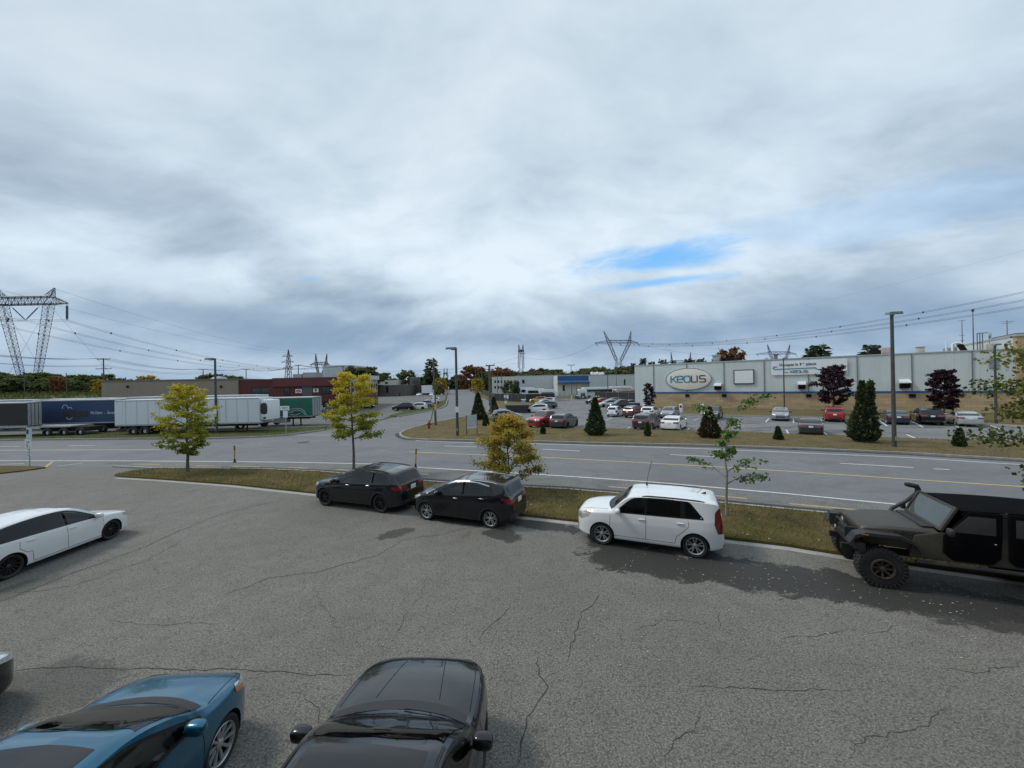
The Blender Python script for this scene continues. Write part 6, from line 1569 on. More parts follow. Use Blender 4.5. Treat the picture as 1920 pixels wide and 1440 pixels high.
mb.add(a+b_, [(i, (i+1) % n_, n_+(i+1) % n_, n_+i) for i in range(n_)]); mb.build('sign_rim', mat('rim_grey', (.22, .24, .25), .4, metal=.4), sg_)
lw, lh = span(1257, 705, 1322, 715); logo(lw, lh, sg_, -.11)
bs = on_wall('blank_board', 'blank white wall board in a dark frame between the oval sign and the banner', 'sign', 1394.7, 706.6)
w_, h_ = span(1375.2, 693.5, 1414.5, 719.6)
MB().box(-w_/2, w_/2, -.06, .10, -h_/2, h_/2).build('board_frame', mat('frame_dark', (.08, .085, .09), .5), bs); MB().box(-w_/2+.16, w_/2-.16, -.09, -.06, -h_/2+.16, h_/2-.16).build('board_panel', SIGN_W, bs)
bn_ = on_wall('banner', 'white banner with an arrow and recruiting slogan above the parked grey car', 'sign', 1514, 688.5, -.16)
w_, h_ = span(1442.9, 676, 1585.6, 702); h_ = WP(1514, 675.6)[1]-WP(1514, 702.8)[1]
mb = MB(); nx = 16; mb.add([(-w_/2+w_*i/nx, -.012*math.sin(i*1.3), z*h_/2) for i in range(nx+1) for z in (-1, 1)], [(2*i, 2*i+2, 2*i+3, 2*i+1) for i in range(nx)])
mb.build('banner_sheet', SIGN_W, bn_, smooth=True)
def bx(f): return -w_/2+w_*f
def bz(f): return h_/2-h_*f
def fit_text(txt, size, x0, x1, zc, m_, bold=0.0):
    t = text_mb(txt, size, .02, bold=bold); a0, a1 = min(p[0] for p in t.v), max(p[0] for p in t.v); s_ = (bx(x1)-bx(x0))/(a1-a0)
    t.v = [((x-(a0+a1)/2)*s_, y, z) for x, y, z in t.v]; o = t.build('slogan', m_, bn_, fix=False); o.location = ((bx(x0)+bx(x1))/2, -.03, zc)
fit_text('Occupez la', h_*.25, .115, .375, bz(.28), T_NAVY, .012); fit_text('1', h_*.25, .400, .414, bz(.28), T_NAVY, .012); fit_text('re', h_*.13, .425, .455, bz(.21), T_NAVY); fit_text('place', h_*.25, .483, .612, bz(.275), T_NAVY, .012)
o = stroke_mb([[(bx(.085), bz(.40)), (bx(.045), bz(.40)), (bx(.03), bz(.47)), (bx(.03), bz(.52)), (bx(.045), bz(.58)), (bx(.60), bz(.55)), (bx(.62), bz(.64)), (bx(.635), bz(.68)), (bx(.72), bz(.68))], [(bx(.685), bz(.54)), (bx(.72), bz(.68)), (bx(.685), bz(.82))]], h_*.055, .02).build('arrow', T_TEAL, bn_, fix=False); o.location = (0, -.03, 0)
lg = empty('logo', parent=bn_); lg.location = (bx(.385), -.03, bz(.775)); logo(w_*.235, h_*.16, lg, 0, (mat('lettering_steel', (.05, .17, .25), .5), T_GREY))
t = text_mb('chez', h_*.13, .02); o = t.build('slogan', T_GREY, bn_, fix=False); o.location = (bx(.21), -.03, bz(.80))
for i, wd in enumerate(('POSTULEZ', 'DÈS', 'MAINTENANT')):
    t = text_mb(wd, h_*.105, .02, spacing=1.25); mx = min(p[0] for p in t.v); t.v = [(x-mx, y, z) for x, y, z in t.v]
    o = t.build('slogan', T_GREY, bn_, fix=False); o.location = (bx(.745), -.03, bz(.50+.13*i))
# ---- charging posts
for px, yb, yt, l in ((1277, 774, 757, 'white charging post between the grey car and the black car'), (1316.5, 776, 757, 'white charging post just left of the black car with its nose out'), (1345, 776, 762, 'short white charging post behind the black car with its nose out'), (1210, 772, 757, 'white charging post behind the white crossover by the small maple')):
    g_ = G(px, yb, .12); hh = (yb-yt)/FPX*g_.y
    e_ = empty('charging_post', (g_.x, g_.y, .1), kang, l, 'charger', 'charging posts'); MB().box(-.22, .22, -.15, .15, 0, hh).build('cabinet', SIGN_W, e_, bevel=.03); MB().box(-.14, .14, -.165, -.15, hh*.6, hh*.85).build('screen', B_DARK, e_)
# ---------------------------------------------------------------- red brick works on the left
def quad_building(name, pts, z, m_, label, roofm=B_ROOF, cap=B_CAP, group=None, capz=.15):
    "pts: footprint corners, visible faces first; origin at the first corner"
    o = empty(name, (pts[0][0], pts[0][1], 0), 0, label, 'building', group); P_ = [(p[0]-pts[0][0], p[1]-pts[0][1]) for p in pts]
    mb = MB(); mb.prism(P_, 'z', -.1, z); mb.build('wall', m_, o)
    c_ = (sum(p[0] for p in P_)/len(P_), sum(p[1] for p in P_)/len(P_))
    mb = MB(); mb.prism([(p[0]+(p[0]-c_[0])*.006, p[1]+(p[1]-c_[1])*.006) for p in P_], 'z', z+.002, z+capz); mb.build('roof', cap, o)
    return o
def face_pt(px, py, A, B):
    "world point where the pixel ray meets the vertical plane through A, B"
    A = Vector((A[0], A[1], 0)); B = Vector((B[0], B[1], 0)); u_ = (B-A).normalized(); n_ = Vector((-u_.y, u_.x, 0)); d = ray(px, py)
    t = A.dot(n_)/(d.x*n_.x+d.y*n_.y); return Vector((d.x*t, d.y*t, CAMH+d.z*t)), u_, n_
def panel(parent, name, m_, A, B, x0, y0, x1, y1, off=-.06, th=.05, frame=None, z=None):
    "flat panel on a wall plane spanning two pixels"
    a, u_, n_ = face_pt(x0, y1, A, B); b_, _, _ = face_pt(x1, y0, A, B)
    L = parent.location if parent.parent is None else parent.parent.location
    w__ = (b_-a).dot(u_); p = a+n_*off-Vector((L.x, L.y, L.z)); mb = MB(); z0, z1 = (a.z, b_.z) if z is None else z
    mb.obox(Vector((p.x, p.y, z0-L.z)), u_*w__, n_*th, Vector((0, 0, z1-z0)))
    o = mb.build(name, m_, parent)
    if frame:
        f = MB(); e = .07; p0 = Vector((p.x, p.y, z0-L.z))-n_*.02
        for q, uu, ww in ((p0, u_*w__, Vector((0, 0, e))), (p0+Vector((0, 0, z1-z0-e)), u_*w__, Vector((0, 0, e))), (p0+Vector((0, 0, e)), u_*e, Vector((0, 0, z1-z0-2*e))), (p0+u_*(w__-e)+Vector((0, 0, e)), u_*e, Vector((0, 0, z1-z0-2*e))), (p0+u_*(w__/2-e/2)+Vector((0, 0, e)), u_*e, Vector((0, 0, z1-z0-2*e)))): f.obox(q, uu, n_*th*.9, ww)
        f.build('window_frame', frame, o)
    return o
TA, TB = D(190, 713.5, 72), D(446, 712.5, 76.5)
tan_b = quad_building('warehouse', [TA, TB, (TB.x, TB.y+30), (TA.x, TA.y+30)], TA.z-.3, B_TAN, 'long windowless tan ribbed warehouse behind the parked trailers', cap=mat('brown_flashing', (.15, .12, .10), .6), capz=.3)
for px in (240, 415):
    panel(tan_b, 'wall_light', B_DARK, TA, TB, px-1.5, 723, px+1.5, 727, -.3, .3)
BA, BB = (TB.x+.05, TB.y+.3), D(512.3, 711, 76.6)
zb_ = D(480, 711.5, 76.8).z
red = quad_building('brick_works', [(TB.x+.05, TB.y+.3), (BB.x, BB.y), (BB.x+.2, BB.y-1.6), D(650, 706.5, 75.5).xy.to_tuple(), D(655, 706, 76.5).xy.to_tuple(), D(708, 712, 112).xy.to_tuple(), (D(708, 712, 112).x-25, 116), (TB.x, TB.y+30)], zb_-.15, B_BRICK, 'red brick workshop with a deep maroon fascia behind the green trailer', cap=mat('dark_flashing', (.09, .06, .06), .6))
CA, CB = (BB.x+.2, BB.y-1.6), D(650, 706.5, 75.5)
a, u_, n_ = face_pt(512.5, 725, CA, CB); b_, _, _ = face_pt(650, 706.4, CA, CB); L0 = red.location
mb = MB(); mb.obox(Vector((a.x, a.y, 5.35))-n_*.35-L0, u_*((b_-a).dot(u_)), n_*.6, (0, 0, b_.z-5.35)); mb.build('fascia', B_MAROON, red)
panel(red, 'window', BT, BA, BB, 472, 726.5, 506.5, 739, frame=B_DARK)
for x0, y0, x1, y1, nm, m_ in ((533.5, 726, 543.5, 742, 'window', BT), (567, 720.5, 585.5, 744.5, 'loading_door', mat('grey_door', (.085, .085, .09), .6)), (604, 725, 619, 738.5, 'window', BT), (606, 752, 624, 768, 'entrance', BT), (628, 726, 636, 741, 'window', BT)):
    panel(red, nm, m_, CA, CB, x0, y0, x1, y1, frame=B_DARK if m_ is BT else None)
rs = panel(red, 'warning_sign', SIGN_W, CA, CB, 554.5, 729.5, 566, 737); 
def free_panel(name, label, m_, A, B, x0, y0, x1, y1, off=-.1):
    a, u_, n_ = face_pt(x0, y1, A, B); b_, _, _ = face_pt(x1, y0, A, B); w__ = (b_-a).dot(u_); c = (a+b_)/2+n_*off
    e_ = empty(name, c, math.atan2(u_.y, u_.x), label, 'sign'); MB().box(-w__/2, w__/2, -.02, .02, -(b_.z-a.z)/2, (b_.z-a.z)/2).build('sign_panel', m_, e_); return e_, w__, b_.z-a.z
bpy.data.objects.remove(rs)
e_, w__, h__ = free_panel('wall_sign', 'red and white sign on the brick wall under the maroon fascia', SIGN_W, CA, CB, 554.5, 729.5, 566, 737)
mb = MB(); mb.prism([(math.cos(i*PI/10)*w__*.42, math.sin(i*PI/10)*h__*.36) for i in range(20)], 'y', -.04, -.02); mb.build('sign_mark', mat('sign_red', (.38, .02, .03), .5), e_); MB().box(-w__*.28, w__*.28, -.055, -.04, -h__*.05, h__*.05).build('sign_bar', SIGN_W, e_)
e_, w__, h__ = free_panel('wall_sign', 'white sign with a small green emblem right of the loading door', SIGN_W, CA, CB, 588, 728.5, 597.5, 735.5)
mb = MB(); mb.prism([(-.28, .28), (.28, .28), (.28, -.05), (0, -.36), (-.28, -.05)], 'y', -.04, -.02); mb.build('sign_mark', mat('sign_green', (.05, .22, .14), .5), e_)
for x0, x1, yt in ((549, 566, 701.5), (567.5, 592.5, 698.5)):
    p = D(x0, yt, 84); q = D(x1, yt, 84); mb = MB(); mb.box(p.x-L0.x, q.x-L0.x, 84-L0.y, 87-L0.y, zb_, p.z); mb.build('roof_unit', B_METAL, red)
# pale side front along the street
SA, SB = D(655, 706, 76.5), D(708, 712, 112)
a, u_, n_ = face_pt(656, 715, SA, SB); b_, _, _ = face_pt(707, 715, SA, SB); Ls = (b_-a).dot(u_)
mb = MB(); mb.obox(Vector((a.x, a.y, 3.4))-n_*.06-L0, u_*Ls, n_*.1, (0, 0, zb_-3.45)); mb.build('pale_storey', B_BEIGE, red)
for i in range(9):
    p = Vector((a.x, a.y, 4.0))-n_*.10-L0+u_*(Ls*(i+.25)/9); mb = MB(); mb.obox(p, u_*(Ls/9*.55), n_*.05, (0, 0, 1.9)); w0 = mb.build('window', BT, red)
    if i % 2 == 0: mb = MB(); mb.obox(Vector((p.x, p.y, .9+L0.z)), u_*(Ls/9*.5), n_*.05, (0, 0, 1.6)); mb.build('window', BT, red)
mb = MB(); p = D(672, 704, 100); q = D(691, 704, 100); mb.box(p.x-L0.x, q.x-L0.x, 100-L0.y, 108-L0.y, zb_, p.z); mb.build('upper_storey', B_GREYW, red)
p, q = D(605, 686, 195), D(658.5, 687, 195)
quad_building('tall_shed', [(p.x, 195), (q.x, 197), (q.x, 230), (p.x, 230)], p.z, B_GREYW, 'tall pale windowless block rising behind the yellow street tree')
def strip_building(name, x0, y0, x1, y1, Y_, dep, m_, label, wins=None, capm=B_CAP, group=None):
    p, q = D(x0, y0, Y_), D(x1, y1, Y_); o = quad_building(name, [(p.x, Y_), (q.x, Y_), (q.x+dep*.05, Y_+dep), (p.x, Y_+dep)], (p.z+q.z)/2, m_, label, cap=capm, group=group)
    for (a0, b0, a1, b1, mm) in (wins or []): panel(o, 'window' if mm is BT else 'panel', mm, (p.x, Y_), (q.x, Y_), a0, b0, a1, b1)
    return o
strip_building('low_shed', 703, 722.5, 759, 722, 195, 25, B_GREYB, 'low grey block shed left of the side road with dark cars in front', [(724, 724, 728, 736, B_DARK)])
strip_building('white_shed', 703, 712, 746, 714, 225, 25, B_LIGHT, 'low white shed with roof vents behind the grey block shed', [(722, 716, 727, 720, BT)])
strip_building('grey_building', 768, 708, 791, 707, 215, 25, B_GREYB, 'two storey grey brick building left of the white lorry', [(774, 713.5, 783, 720, BT), (789, 706, 791.5, 722, B_DARK)])
strip_building('end_building', 829, 713, 890, 713, 440, 40, B_LIGHT, 'pale flat roofed building closing the end of the side road', [(836, 720, 843, 727, BT), (847, 718, 853, 723, BT), (857, 718, 868, 723, BT), (851, 724, 857, 729, BT), (872, 719, 877, 729, BT)])
strip_building('office_block', 922, 707.5, 968, 705.5, 172, 30, B_LIGHT, 'beige office block with small windows behind the slatted fence', [(927+i*6, 713, 930+i*6, 718, BT) for i in range(6)]+[(927+i*6, 724, 930+i*6, 729, BT) for i in range(6)])
strip_building('pale_depot', 967, 705.5, 1046, 703.5, 165, 40, B_GREYW, 'pale depot shed between the beige office and the blue roof', [(979, 712, 983.5, 719, BT), (944+26, 716, 944+30, 722, B_BLUE)])
bd = strip_building('depot_building', 1045, 704, 1105, 703, 150, 40, B_LIGHT, 'white depot with a deep blue fascia beyond the yard gates', [(1055, 722, 1059, 733, BT)])
p, q = D(1045, 704, 150), D(1105, 703, 150); L1 = bd.location
mb = MB(); mb.prism([(-.6, p.z-.25), (-.6, 6.0), (-2.0, 5.2), (-2.0, 4.9), (-.05, 4.9), (-.05, p.z-.25)], 'x', 0, q.x-p.x); mb.build('blue_fascia', B_BLUE, bd)
wd_ = strip_building('white_depot', 1105, 703.5, 1215, 702, 148, 40, B_GREYW, 'long white depot seen left of the pale building end', [(1170, 711, 1172.5, 722, B_DARK)])
L1 = wd_.location
for i in range(5):
    p = D(1110+i*5, 698.5+(i % 2), 158); mb = MB(); mb.sq((p.x-L1.x, 10, p.z-.4), (.7, .7, .7), .8, 10, 6); mb.build('roof_fan', SIGN_W, wd_, smooth=True)
# grey radar dome behind the warehouse
p = D(411, 700, 150); dm = empty('storage_dome', (p.x, 150, 0), 0, 'small grey arched dome peeking over the tan roof behind the lamp post', 'dome')
mb = MB(); mb.lathe([(4.6, 0), (4.6, 5.5), (4.3, 7.2), (3.4, 8.8), (2.0, 9.9), (0, 10.3)], 24); mb.build('dome_shell', mat('dome_grey', (.25, .28, .30), .6), dm, smooth=True)
# ---------------------------------------------------------------- trailers
TYRE, RIMW = M['rubber'], mat('trailer_rim', (.42, .43, .44), .4, metal=.4)
def trailer(name, x0, x1, y0, label, m_, z0=1.12, z1=4.02, wheels=(), legs=None, rear='right', cut=None, white_rail=True, roofm=None, group='parked trailers', dep=2.55, seams=True):
    o = empty(name, (x0, y0, 0), 0, label, 'trailer', group); L = x1-x0
    bxm = MB(); bxm.box(0, L, 0, dep, z0, z1)
    if seams:
        n_ = int(L/1.22)
        for i in range(1, n_): bxm.box(L*i/n_-.02, L*i/n_+.02, -.012, -.001, z0+.16, z1-.06, 1)
    bxm.box(0, L, -.02, -.001, z1-.09, z1-.005, 1)
    bxm.build('box', [m_, B_METAL], o)
    MB().box(.02, L-.02, .02, dep-.02, z1+.002, z1+.05).build('roof', roofm or SIGN_W, o)
    if white_rail:
        MB().box(0, L, -.015, .0, z0-.02, z0+.14).build('side_rail', B_METAL, o)
    mb = MB(); mb.box(.6, L-.6, .55, .75, z0-.3, z0-.02); mb.box(.6, L-.6, dep-.75, dep-.55, z0-.3, z0-.02); mb.build('chassis', M['well'], o)
    rr = MB()
    for k in range(4): rr.box(L+.002, L+.03, dep*(k+.1)/4, dep*(k+.9)/4, z0+.1, z1-.1)
    rr.build('rear_door', B_METAL if rear == 'metal' else m_, o)
    for wx in wheels:
        w_ = MB(); w_.lathe([(.28, -.02), (.30, 0), (.48, .01), (.51, -.04), (.51, -.22), (.3, -.26)], 22, 'y', (wx, .05, .51)); wo = w_.build('wheel', TYRE, o, smooth=True)
        r2 = MB(); r2.lathe([(0, -.12), (.12, -.12), (.14, -.08), (.20, -.10), (.27, -.06), (.29, -.0)], 18, 'y', (wx, .03, .51)); r2.build('rim', RIMW, wo, smooth=True)
        w_ = MB(); w_.lathe([(.28, .02), (.30, 0), (.48, -.01), (.51, .04), (.51, .22), (.3, .26)], 16, 'y', (wx, dep-.05, .51)); w_.build('wheel', TYRE, o, smooth=True)
    if wheels:
        mb = MB()
        for wx in wheels: mb.tube([(wx, .1, .51), (wx, dep-.1, .51)], .07, 6)
        mb.box(min(wheels)-.5, max(wheels)+.5, .6, dep-.6, .6, z0-.25); mb.build('bogie', M['well'], o)
    if legs is not None:
        for y_ in (.35, dep-.35):
            mb = MB(); mb.box(legs-.07, legs+.07, y_-.06, y_+.06, .05, z0-.02); mb.box(legs-.16, legs+.16, y_-.12, y_+.12, 0, .05); mb.build('landing_leg', M['plastic'], o)
    return o
P_TRW = corrugated('trailer_white', (.60, .65, .68), 1.22, .25, 0, .03)
P_TRB = mat('trailer_blue_curtain', (0.016, 0.042, 0.105), .55, var=.15, scale=.8, bump=.25, bscale=3)
P_TRK = mat('trailer_black_tarp', (0.022, 0.021, 0.020), .75, var=.3, scale=.8, bump=.4, bscale=3)
P_TRG = mat('trailer_green', (0.010, 0.125, 0.075), .45, var=.08, scale=.8)
xw0, xw1 = D(215.5, 800, 43.2).x, D(486.5, 796, 43.2).x
tw = trailer('semi_trailer', xw0, xw1, 43.2, 'long white refrigerated trailer in front, crossing behind the left street tree', P_TRW, 1.12, 3.97, (1.95+.2, 3.25+.2), xw1-xw0-2.9)
mb = MB(); mb.box(-.03, 0, .1, 2.45, .55, .75); mb.box(-.02, .05, .5, .62, .7, 1.1); mb.box(-.02, .05, 1.9, 2.02, .7, 1.1); mb.build('bumper_bar', B_METAL, tw)
xk1 = D(51.5, 800, 43.6).x
tk = trailer('flatbed_trailer', xk1-14, xk1, 43.6, 'black tarped flatbed trailer at the far left with its deck reaching right', P_TRK, 1.22, 3.95, (), None, 'metal', roofm=SIGN_W, dep=1.35, seams=False)
mb = MB(); xe = D(131, 797, 43.6).x; mb.box(0, xe-xk1+14, -.02, 2.5, 1.08, 1.215); mb.build('deck', B_METAL, tk)
for px in (90, 121, 151.5):
    wx = D(px, 806, 43.6).x-(xk1-14); w_ = MB(); w_.lathe([(.28, -.02), (.30, 0), (.46, .01), (.49, -.04), (.49, -.22), (.3, -.26)], 22, 'y', (wx, .05, .50)); wo = w_.build('wheel', TYRE, tk, smooth=True)
    r2 = MB(); r2.lathe([(0, -.10), (.10, -.10), (.14, -.06), (.24, -.05), (.28, .0)], 18, 'y', (wx, .03, .50)); r2.build('rim', mat('polished_rim', (.66, .68, .70), .3, metal=.4) if px == 90 else bpy.data.materials['polished_rim'], wo, smooth=True)
mb = MB(); mb.box(D(80, 800, 44).x-(xk1-14), D(165, 800, 44).x-(xk1-14), .5, 2.0, .55, 1.06); mb.build('bogie', M['well'], tk)
xb0 = D(67.5, 780, 47.0).x; xb1 = D(226, 780, 47.0).x
tb = trailer('curtain_trailer', xb0, xb1, 47.0, 'dark blue curtain trailer with a pale heart outline and script', P_TRB, 1.2, 4.05, (D(194, 800, 47).x-xb0,), None, seams=False)
def on_tr(tr, px, py): p = D(px, py, tr.location.y); return (p.x-tr.location.x, -.012, p.z)
sc_ = 47.0/FPX; PALE = mat('pale_lettering', (.50, .54, .58), .6)
def px_lines(tr, lines, wd, m_, name):
    o = stroke_mb([[(on_tr(tr, x, y)[0], on_tr(tr, x, y)[2]) for x, y in ln] for ln in lines], wd, .02).build(name, m_, tr, fix=False); o.location = (0, -.004, 0); return o
px_lines(tb, [[(117, 766), (118, 762), (121, 759.5), (124, 759.6), (127, 762), (128, 764.5)], [(128, 766), (130, 764), (133, 763.8), (135, 766)], [(125, 783), (128, 786), (131, 787), (134, 784.5), (135.5, 783)]], .07, PALE, 'heart_outline')
mb = MB(); a = on_tr(tb, 118, 782.5); b_ = on_tr(tb, 165, 770.5); mb.box(a[0], b_[0], -.03, -.001, a[2], b_[2]); mb.build('patch_panel', mat('patch_dark', (.022, .025, .028), .7), tb)
t = text_mb('We Deliver . . . Success', .62, .012, shear=.35); o = t.build('script', PALE, tb, fix=False); a = on_tr(tb, 192.5, 773.8); o.location = (a[0], -.02, a[2]); o.scale = (.50, 1, .85)
xr1 = D(480, 780, 47.5).x
tr2 = trailer('semi_trailer', xr1-16, xr1, 47.5, 'plain white trailer directly behind the long white one', P_TRW, 1.15, 4.22, (), None)
Lw = xw1-xw0
mb = MB(); mb.box(Lw+.03, Lw+.95, .2, 2.35, 1.45, 3.75); cu_ = mb.build('cooling_unit', SIGN_W, tw, bevel=.15); MB().sq((Lw+.42, .18, 2.75), (.38, .06, .65), .6, 14, 8).build('cooling_grille', M['plastic'], cu_, smooth=True); MB().box(Lw+.35, Lw+.6, .12, .2, 1.6, 1.8).build('control_box', M['plastic'], cu_)
mb = MB(); mb.lathe([(.28, -.02), (.30, 0), (.48, .01), (.51, -.04), (.51, -.22), (.3, -.26)], 22, 'y', (8.3, .05, .51)); mb.build('wheel', TYRE, tr2, smooth=True)
mb = MB(); mb.lathe([(.28, -.02), (.30, 0), (.48, .01), (.51, -.04), (.51, -.22), (.3, -.26)], 22, 'y', (14.1, .05, .51)); mb.build('wheel', TYRE, tr2, smooth=True)
xg0, xg1 = D(470, 780, 50.5).x, D(585.5, 780, 50.5).x
tg = trailer('curtain_trailer', xg0, xg1, 50.5, 'green trailer with white arc lines on its side, grey doors at the right', P_TRG, 1.2, 3.75, (1.8,), D(547, 790, 50.5).x-xg0, 'metal', seams=False)
px_lines(tg, [[(539, 776), (541, 770.5), (546, 767), (555, 765.6), (564, 766.2), (571, 770.5), (574.5, 778)], [(542, 774), (550, 770), (558, 768.5), (566, 771), (573, 777.5)], [(545, 776.5), (549, 778), (556, 778), (562, 775)], [(548, 773), (556, 771)]], .06, PALE, 'arc_lines')
mb = MB(); a = on_tr(tg, 555.5, 773); mb.sq((a[0], -.02, a[2]), (.42, .02, .22), .9, 14, 8); mb.build('oval_mark', mat('mark_dark', (.03, .07, .06), .6), tg)
for ch, py in (('n', 760), ('s', 772)):
    t = text_mb(ch, .75, .012); o = t.build('script', PALE, tg, fix=False); a = on_tr(tg, 510, py); o.location = (a[0], -.015, a[2])
mb = MB(); a = on_tr(tg, 511, 788); b_ = on_tr(tg, 535, 788); mb.box(a[0], b_[0], .1, 1.2, .45, 1.15); mb.build('pallet_box', CONC, tg)
for x0, x1, Y_, m_, l in ((-60, 60, 51.5, P_TRW, 'white roofed trailer in the second rank at the far left'), (62, 205, 52.5, P_TRW, 'white roofed trailer in the second rank behind the blue one'), (215, 385, 53.5, P_TRW, 'white roofed trailer in the second rank behind the long white one')):
    p, q = D(x0, 780, Y_).x, D(x1, 780, Y_).x; trailer('semi_trailer', p, q, Y_, l, m_, 1.15, 4.12, (1.5, 2.8), None)
# white box by the green trailer
g_ = G(600, 776); e_ = empty('utility_cabinet', (g_.x, g_.y, 0), 0, 'small white cabinet beside the grey doors of the green trailer', 'cabinet'); MB().box(-.4, .4, -.3, .3, 0, 1.5).build('cabinet_body', SIGN_W, e_, bevel=.03); MB().box(-.45, .45, -.35, .35, 1.5, 1.6).build('cabinet_lid', B_METAL, e_)
# ---------------------------------------------------------------- yard fences, gates, coaches
SLAT = corrugated('black_slats', (0.022, 0.024, 0.027), .22, .6, 0, .2); GALV = B_METAL
def fence_run(name, px_pts, h_, label, slat=True, post_gap=3.0, mslat=SLAT):
    P_ = GP(px_pts); o = empty(name, P_[0], 0, label, 'fence')
    for a, b_ in zip(P_[:-1], P_[1:]):
        d = b_-a; n_ = max(1, int(d.length/post_gap)); q = a-P_[0]; u_ = d.normalized(); nn = Vector((-u_.y, u_.x, 0))*.02
        if slat: MB().obox(q+Vector((0, 0, .08))-nn, d, nn*2, (0, 0, h_-.12)).build('slat_panel', mslat, o)
        for i in range(n_):
            p = q+d*i/n_-nn*3; MB().tube([p, p+Vector((0, 0, h_+.05))], .045, 6).build('post', GALV, o)
        MB().tube([q+Vector((0, 0, h_))-nn*3, q+d+Vector((0, 0, h_))-nn*3], .03, 5).build('top_rail', GALV, o)
    return o
fence_run('slat_fence', [(904, 738), (915, 744), (928, 752), (985, 755), (1040, 753)], 2.25, 'black slatted chain link fence along the bus yard, left of the gates')
fence_run('slat_fence', [(1116, 750.5), (1160, 752), (1200, 754)], 2.3, 'black slatted fence section between the gates and the pale building')
def gate(px0, px1, y0, y1, h_, label, diag):
    a, b_ = G(px0, y0), G(px1, y1); o = empty('sliding_gate', a, 0, label, 'gate'); d = b_-a; mb = MB()
    for p, q in (((0, .1), (1, .1)), ((0, h_), (1, h_)), ((0, 0), (0, h_)), ((1, 0), (1, h_)), ((.33, .1), (.33, h_)), ((.66, .1), (.66, h_))): mb.tube([d*p[0]+Vector((0, 0, p[1])), d*q[0]+Vector((0, 0, q[1]))], .06, 6)
    mb.build('gate_frame', GALV, o); mb = MB()
    if diag:
        for i in range(3): mb.tube([d*(i/3)+Vector((0, 0, .1)), d*((i+.9)/3)+Vector((0, 0, h_))], .045, 5)
        mb.build('gate_brace', GALV, o)
    mb = MB(); n_ = 26
    for i in range(n_): mb.tube([d*(i/n_)+Vector((0, 0, .1)), d*min(1, (i+3)/n_)+Vector((0, 0, h_))], .010, 3, cap=False); mb.tube([d*((i+1)/n_)+Vector((0, 0, .1)), d*max(0, (i-2)/n_)+Vector((0, 0, h_))], .010, 3, cap=False)
    mb.build('gate_mesh', GALV, o, fix=False)
    return o
gate(1040, 1068.5, 752, 751, 2.3, 'galvanised sliding gate with diagonal braces left of the yellow bollard', True); gate(1077, 1114.5, 750.5, 750.3, 2.3, 'galvanised mesh gate right of the yellow bollard', False)
P_BOL = mat('bollard_yellow', (.62, .42, .08), .55)
for px, yb, l in ((1072, 752.5, 'yellow bollard between the two yard gates'), (1118.5, 753, 'yellow bollard right of the mesh gate'), (1123, 753.2, 'second yellow bollard right of the mesh gate, beside the blue car')):
    g_ = G(px, yb); mb = MB(); mb.lathe([(.17, 0), (.17, 1.45), (.12, 1.55), (0, 1.58)], 12); tag(mb.build('bollard', P_BOL, None, smooth=True, loc=g_), l, 'bollard', 'yellow bollards')
BUSW = mat('bus_white', (.62, .65, .67), .35, coat=.6, var=.08, scale=.6)
def bus(x0, y1_, x1, Y_, zt_, label, rz=0, wz=(.52, .80), mw=BUSW, dep=2.6):
    p, q = D(x0, y1_, Y_), D(x1, y1_, Y_); L = q.x-p.x; o = empty('coach', ((p.x+q.x)/2, Y_, 0), rz, label, 'coach', 'coaches in the yard')
    prof = [(-L/2, .35), (-L/2-.05, 1.2), (-L/2+.15, zt_-.25), (-L/2+.5, zt_), (L/2-.5, zt_), (L/2-.1, zt_-.3), (L/2, 1.2), (L/2-.05, .35)]
    mb = MB(); mb.prism(prof, 'y', -dep/2, dep/2); mb.build('body', mw, o, bevel=.10)
    for s_ in (-1, 1):
        mb = MB(); mb.box(-L/2+.9, L/2-.7, s_*(dep/2+.012)-.01, s_*(dep/2+.012)+.01, zt_*wz[0], zt_*wz[1]); mb.build('window_band', BT, o)
        for wx in (-L/2+2.2, L/2-3.0, L/2-1.8 if L > 10 else L/2-2.0):
            mb = MB(); mb.lathe([(0, s_*(dep/2+.02)), (.26, s_*(dep/2+.02)), (.48, s_*(dep/2+.03)), (.5, s_*(dep/2-.2)), (0, s_*(dep/2-.2))], 18, 'y', (wx, 0, .5)); mb.build('wheel', TYRE, o, smooth=True)
    mb = MB(); mb.box(-L/2-.07, -L/2+.1, -dep/2+.2, dep/2-.2, 1.3, zt_-.5); mb.build('windscreen', BT, o)
    return o
bus(1090, 735, 1150, 122, 3.45, 'white coach with a long black window band beyond the mesh gate')
bus(1142, 735, 1185, 128, 3.5, 'white coach farther right, next to the pale building end', wz=(.55, .82))
bus(1082, 738, 1100, 116, 3.0, 'small silver bus front in front of the white coaches', wz=(.3, .6))
bus(985, 740, 1022, 130, 3.3, 'white bus behind the slatted fence, farther row'); bus(1009, 742, 1041, 117, 3.1, 'white bus with a domed roof end behind the slatted fence', wz=(.25, .72)); bus(973, 738, 1003, 138, 3.6, 'white bus top farthest back behind the dark cedar')
e_ = bus(1152, 738, 1192, 113, 2.9, 'cream and rust coloured minibus behind the right hand slatted fence', mw=mat('minibus_cream', (.42, .34, .27), .5, var=.25, scale=.5), wz=(.55, .75))
p = D(803.5, 724, 205); lo_ = empty('box_lorry', (p.x, 205, 0), .2, 'white box lorry parked by the grey brick building', 'lorry')
mb = MB(); mb.box(-3.6, 2.0, -1.25, 1.25, 1.0, 5.2); mb.build('box', SIGN_W, lo_); mb = MB(); mb.prism([(2.1, .6), (3.6, .6), (3.6, 1.9), (3.1, 3.0), (2.1, 3.0)], 'y', -1.15, 1.15); mb.build('cab', SIGN_W, lo_, bevel=.06)
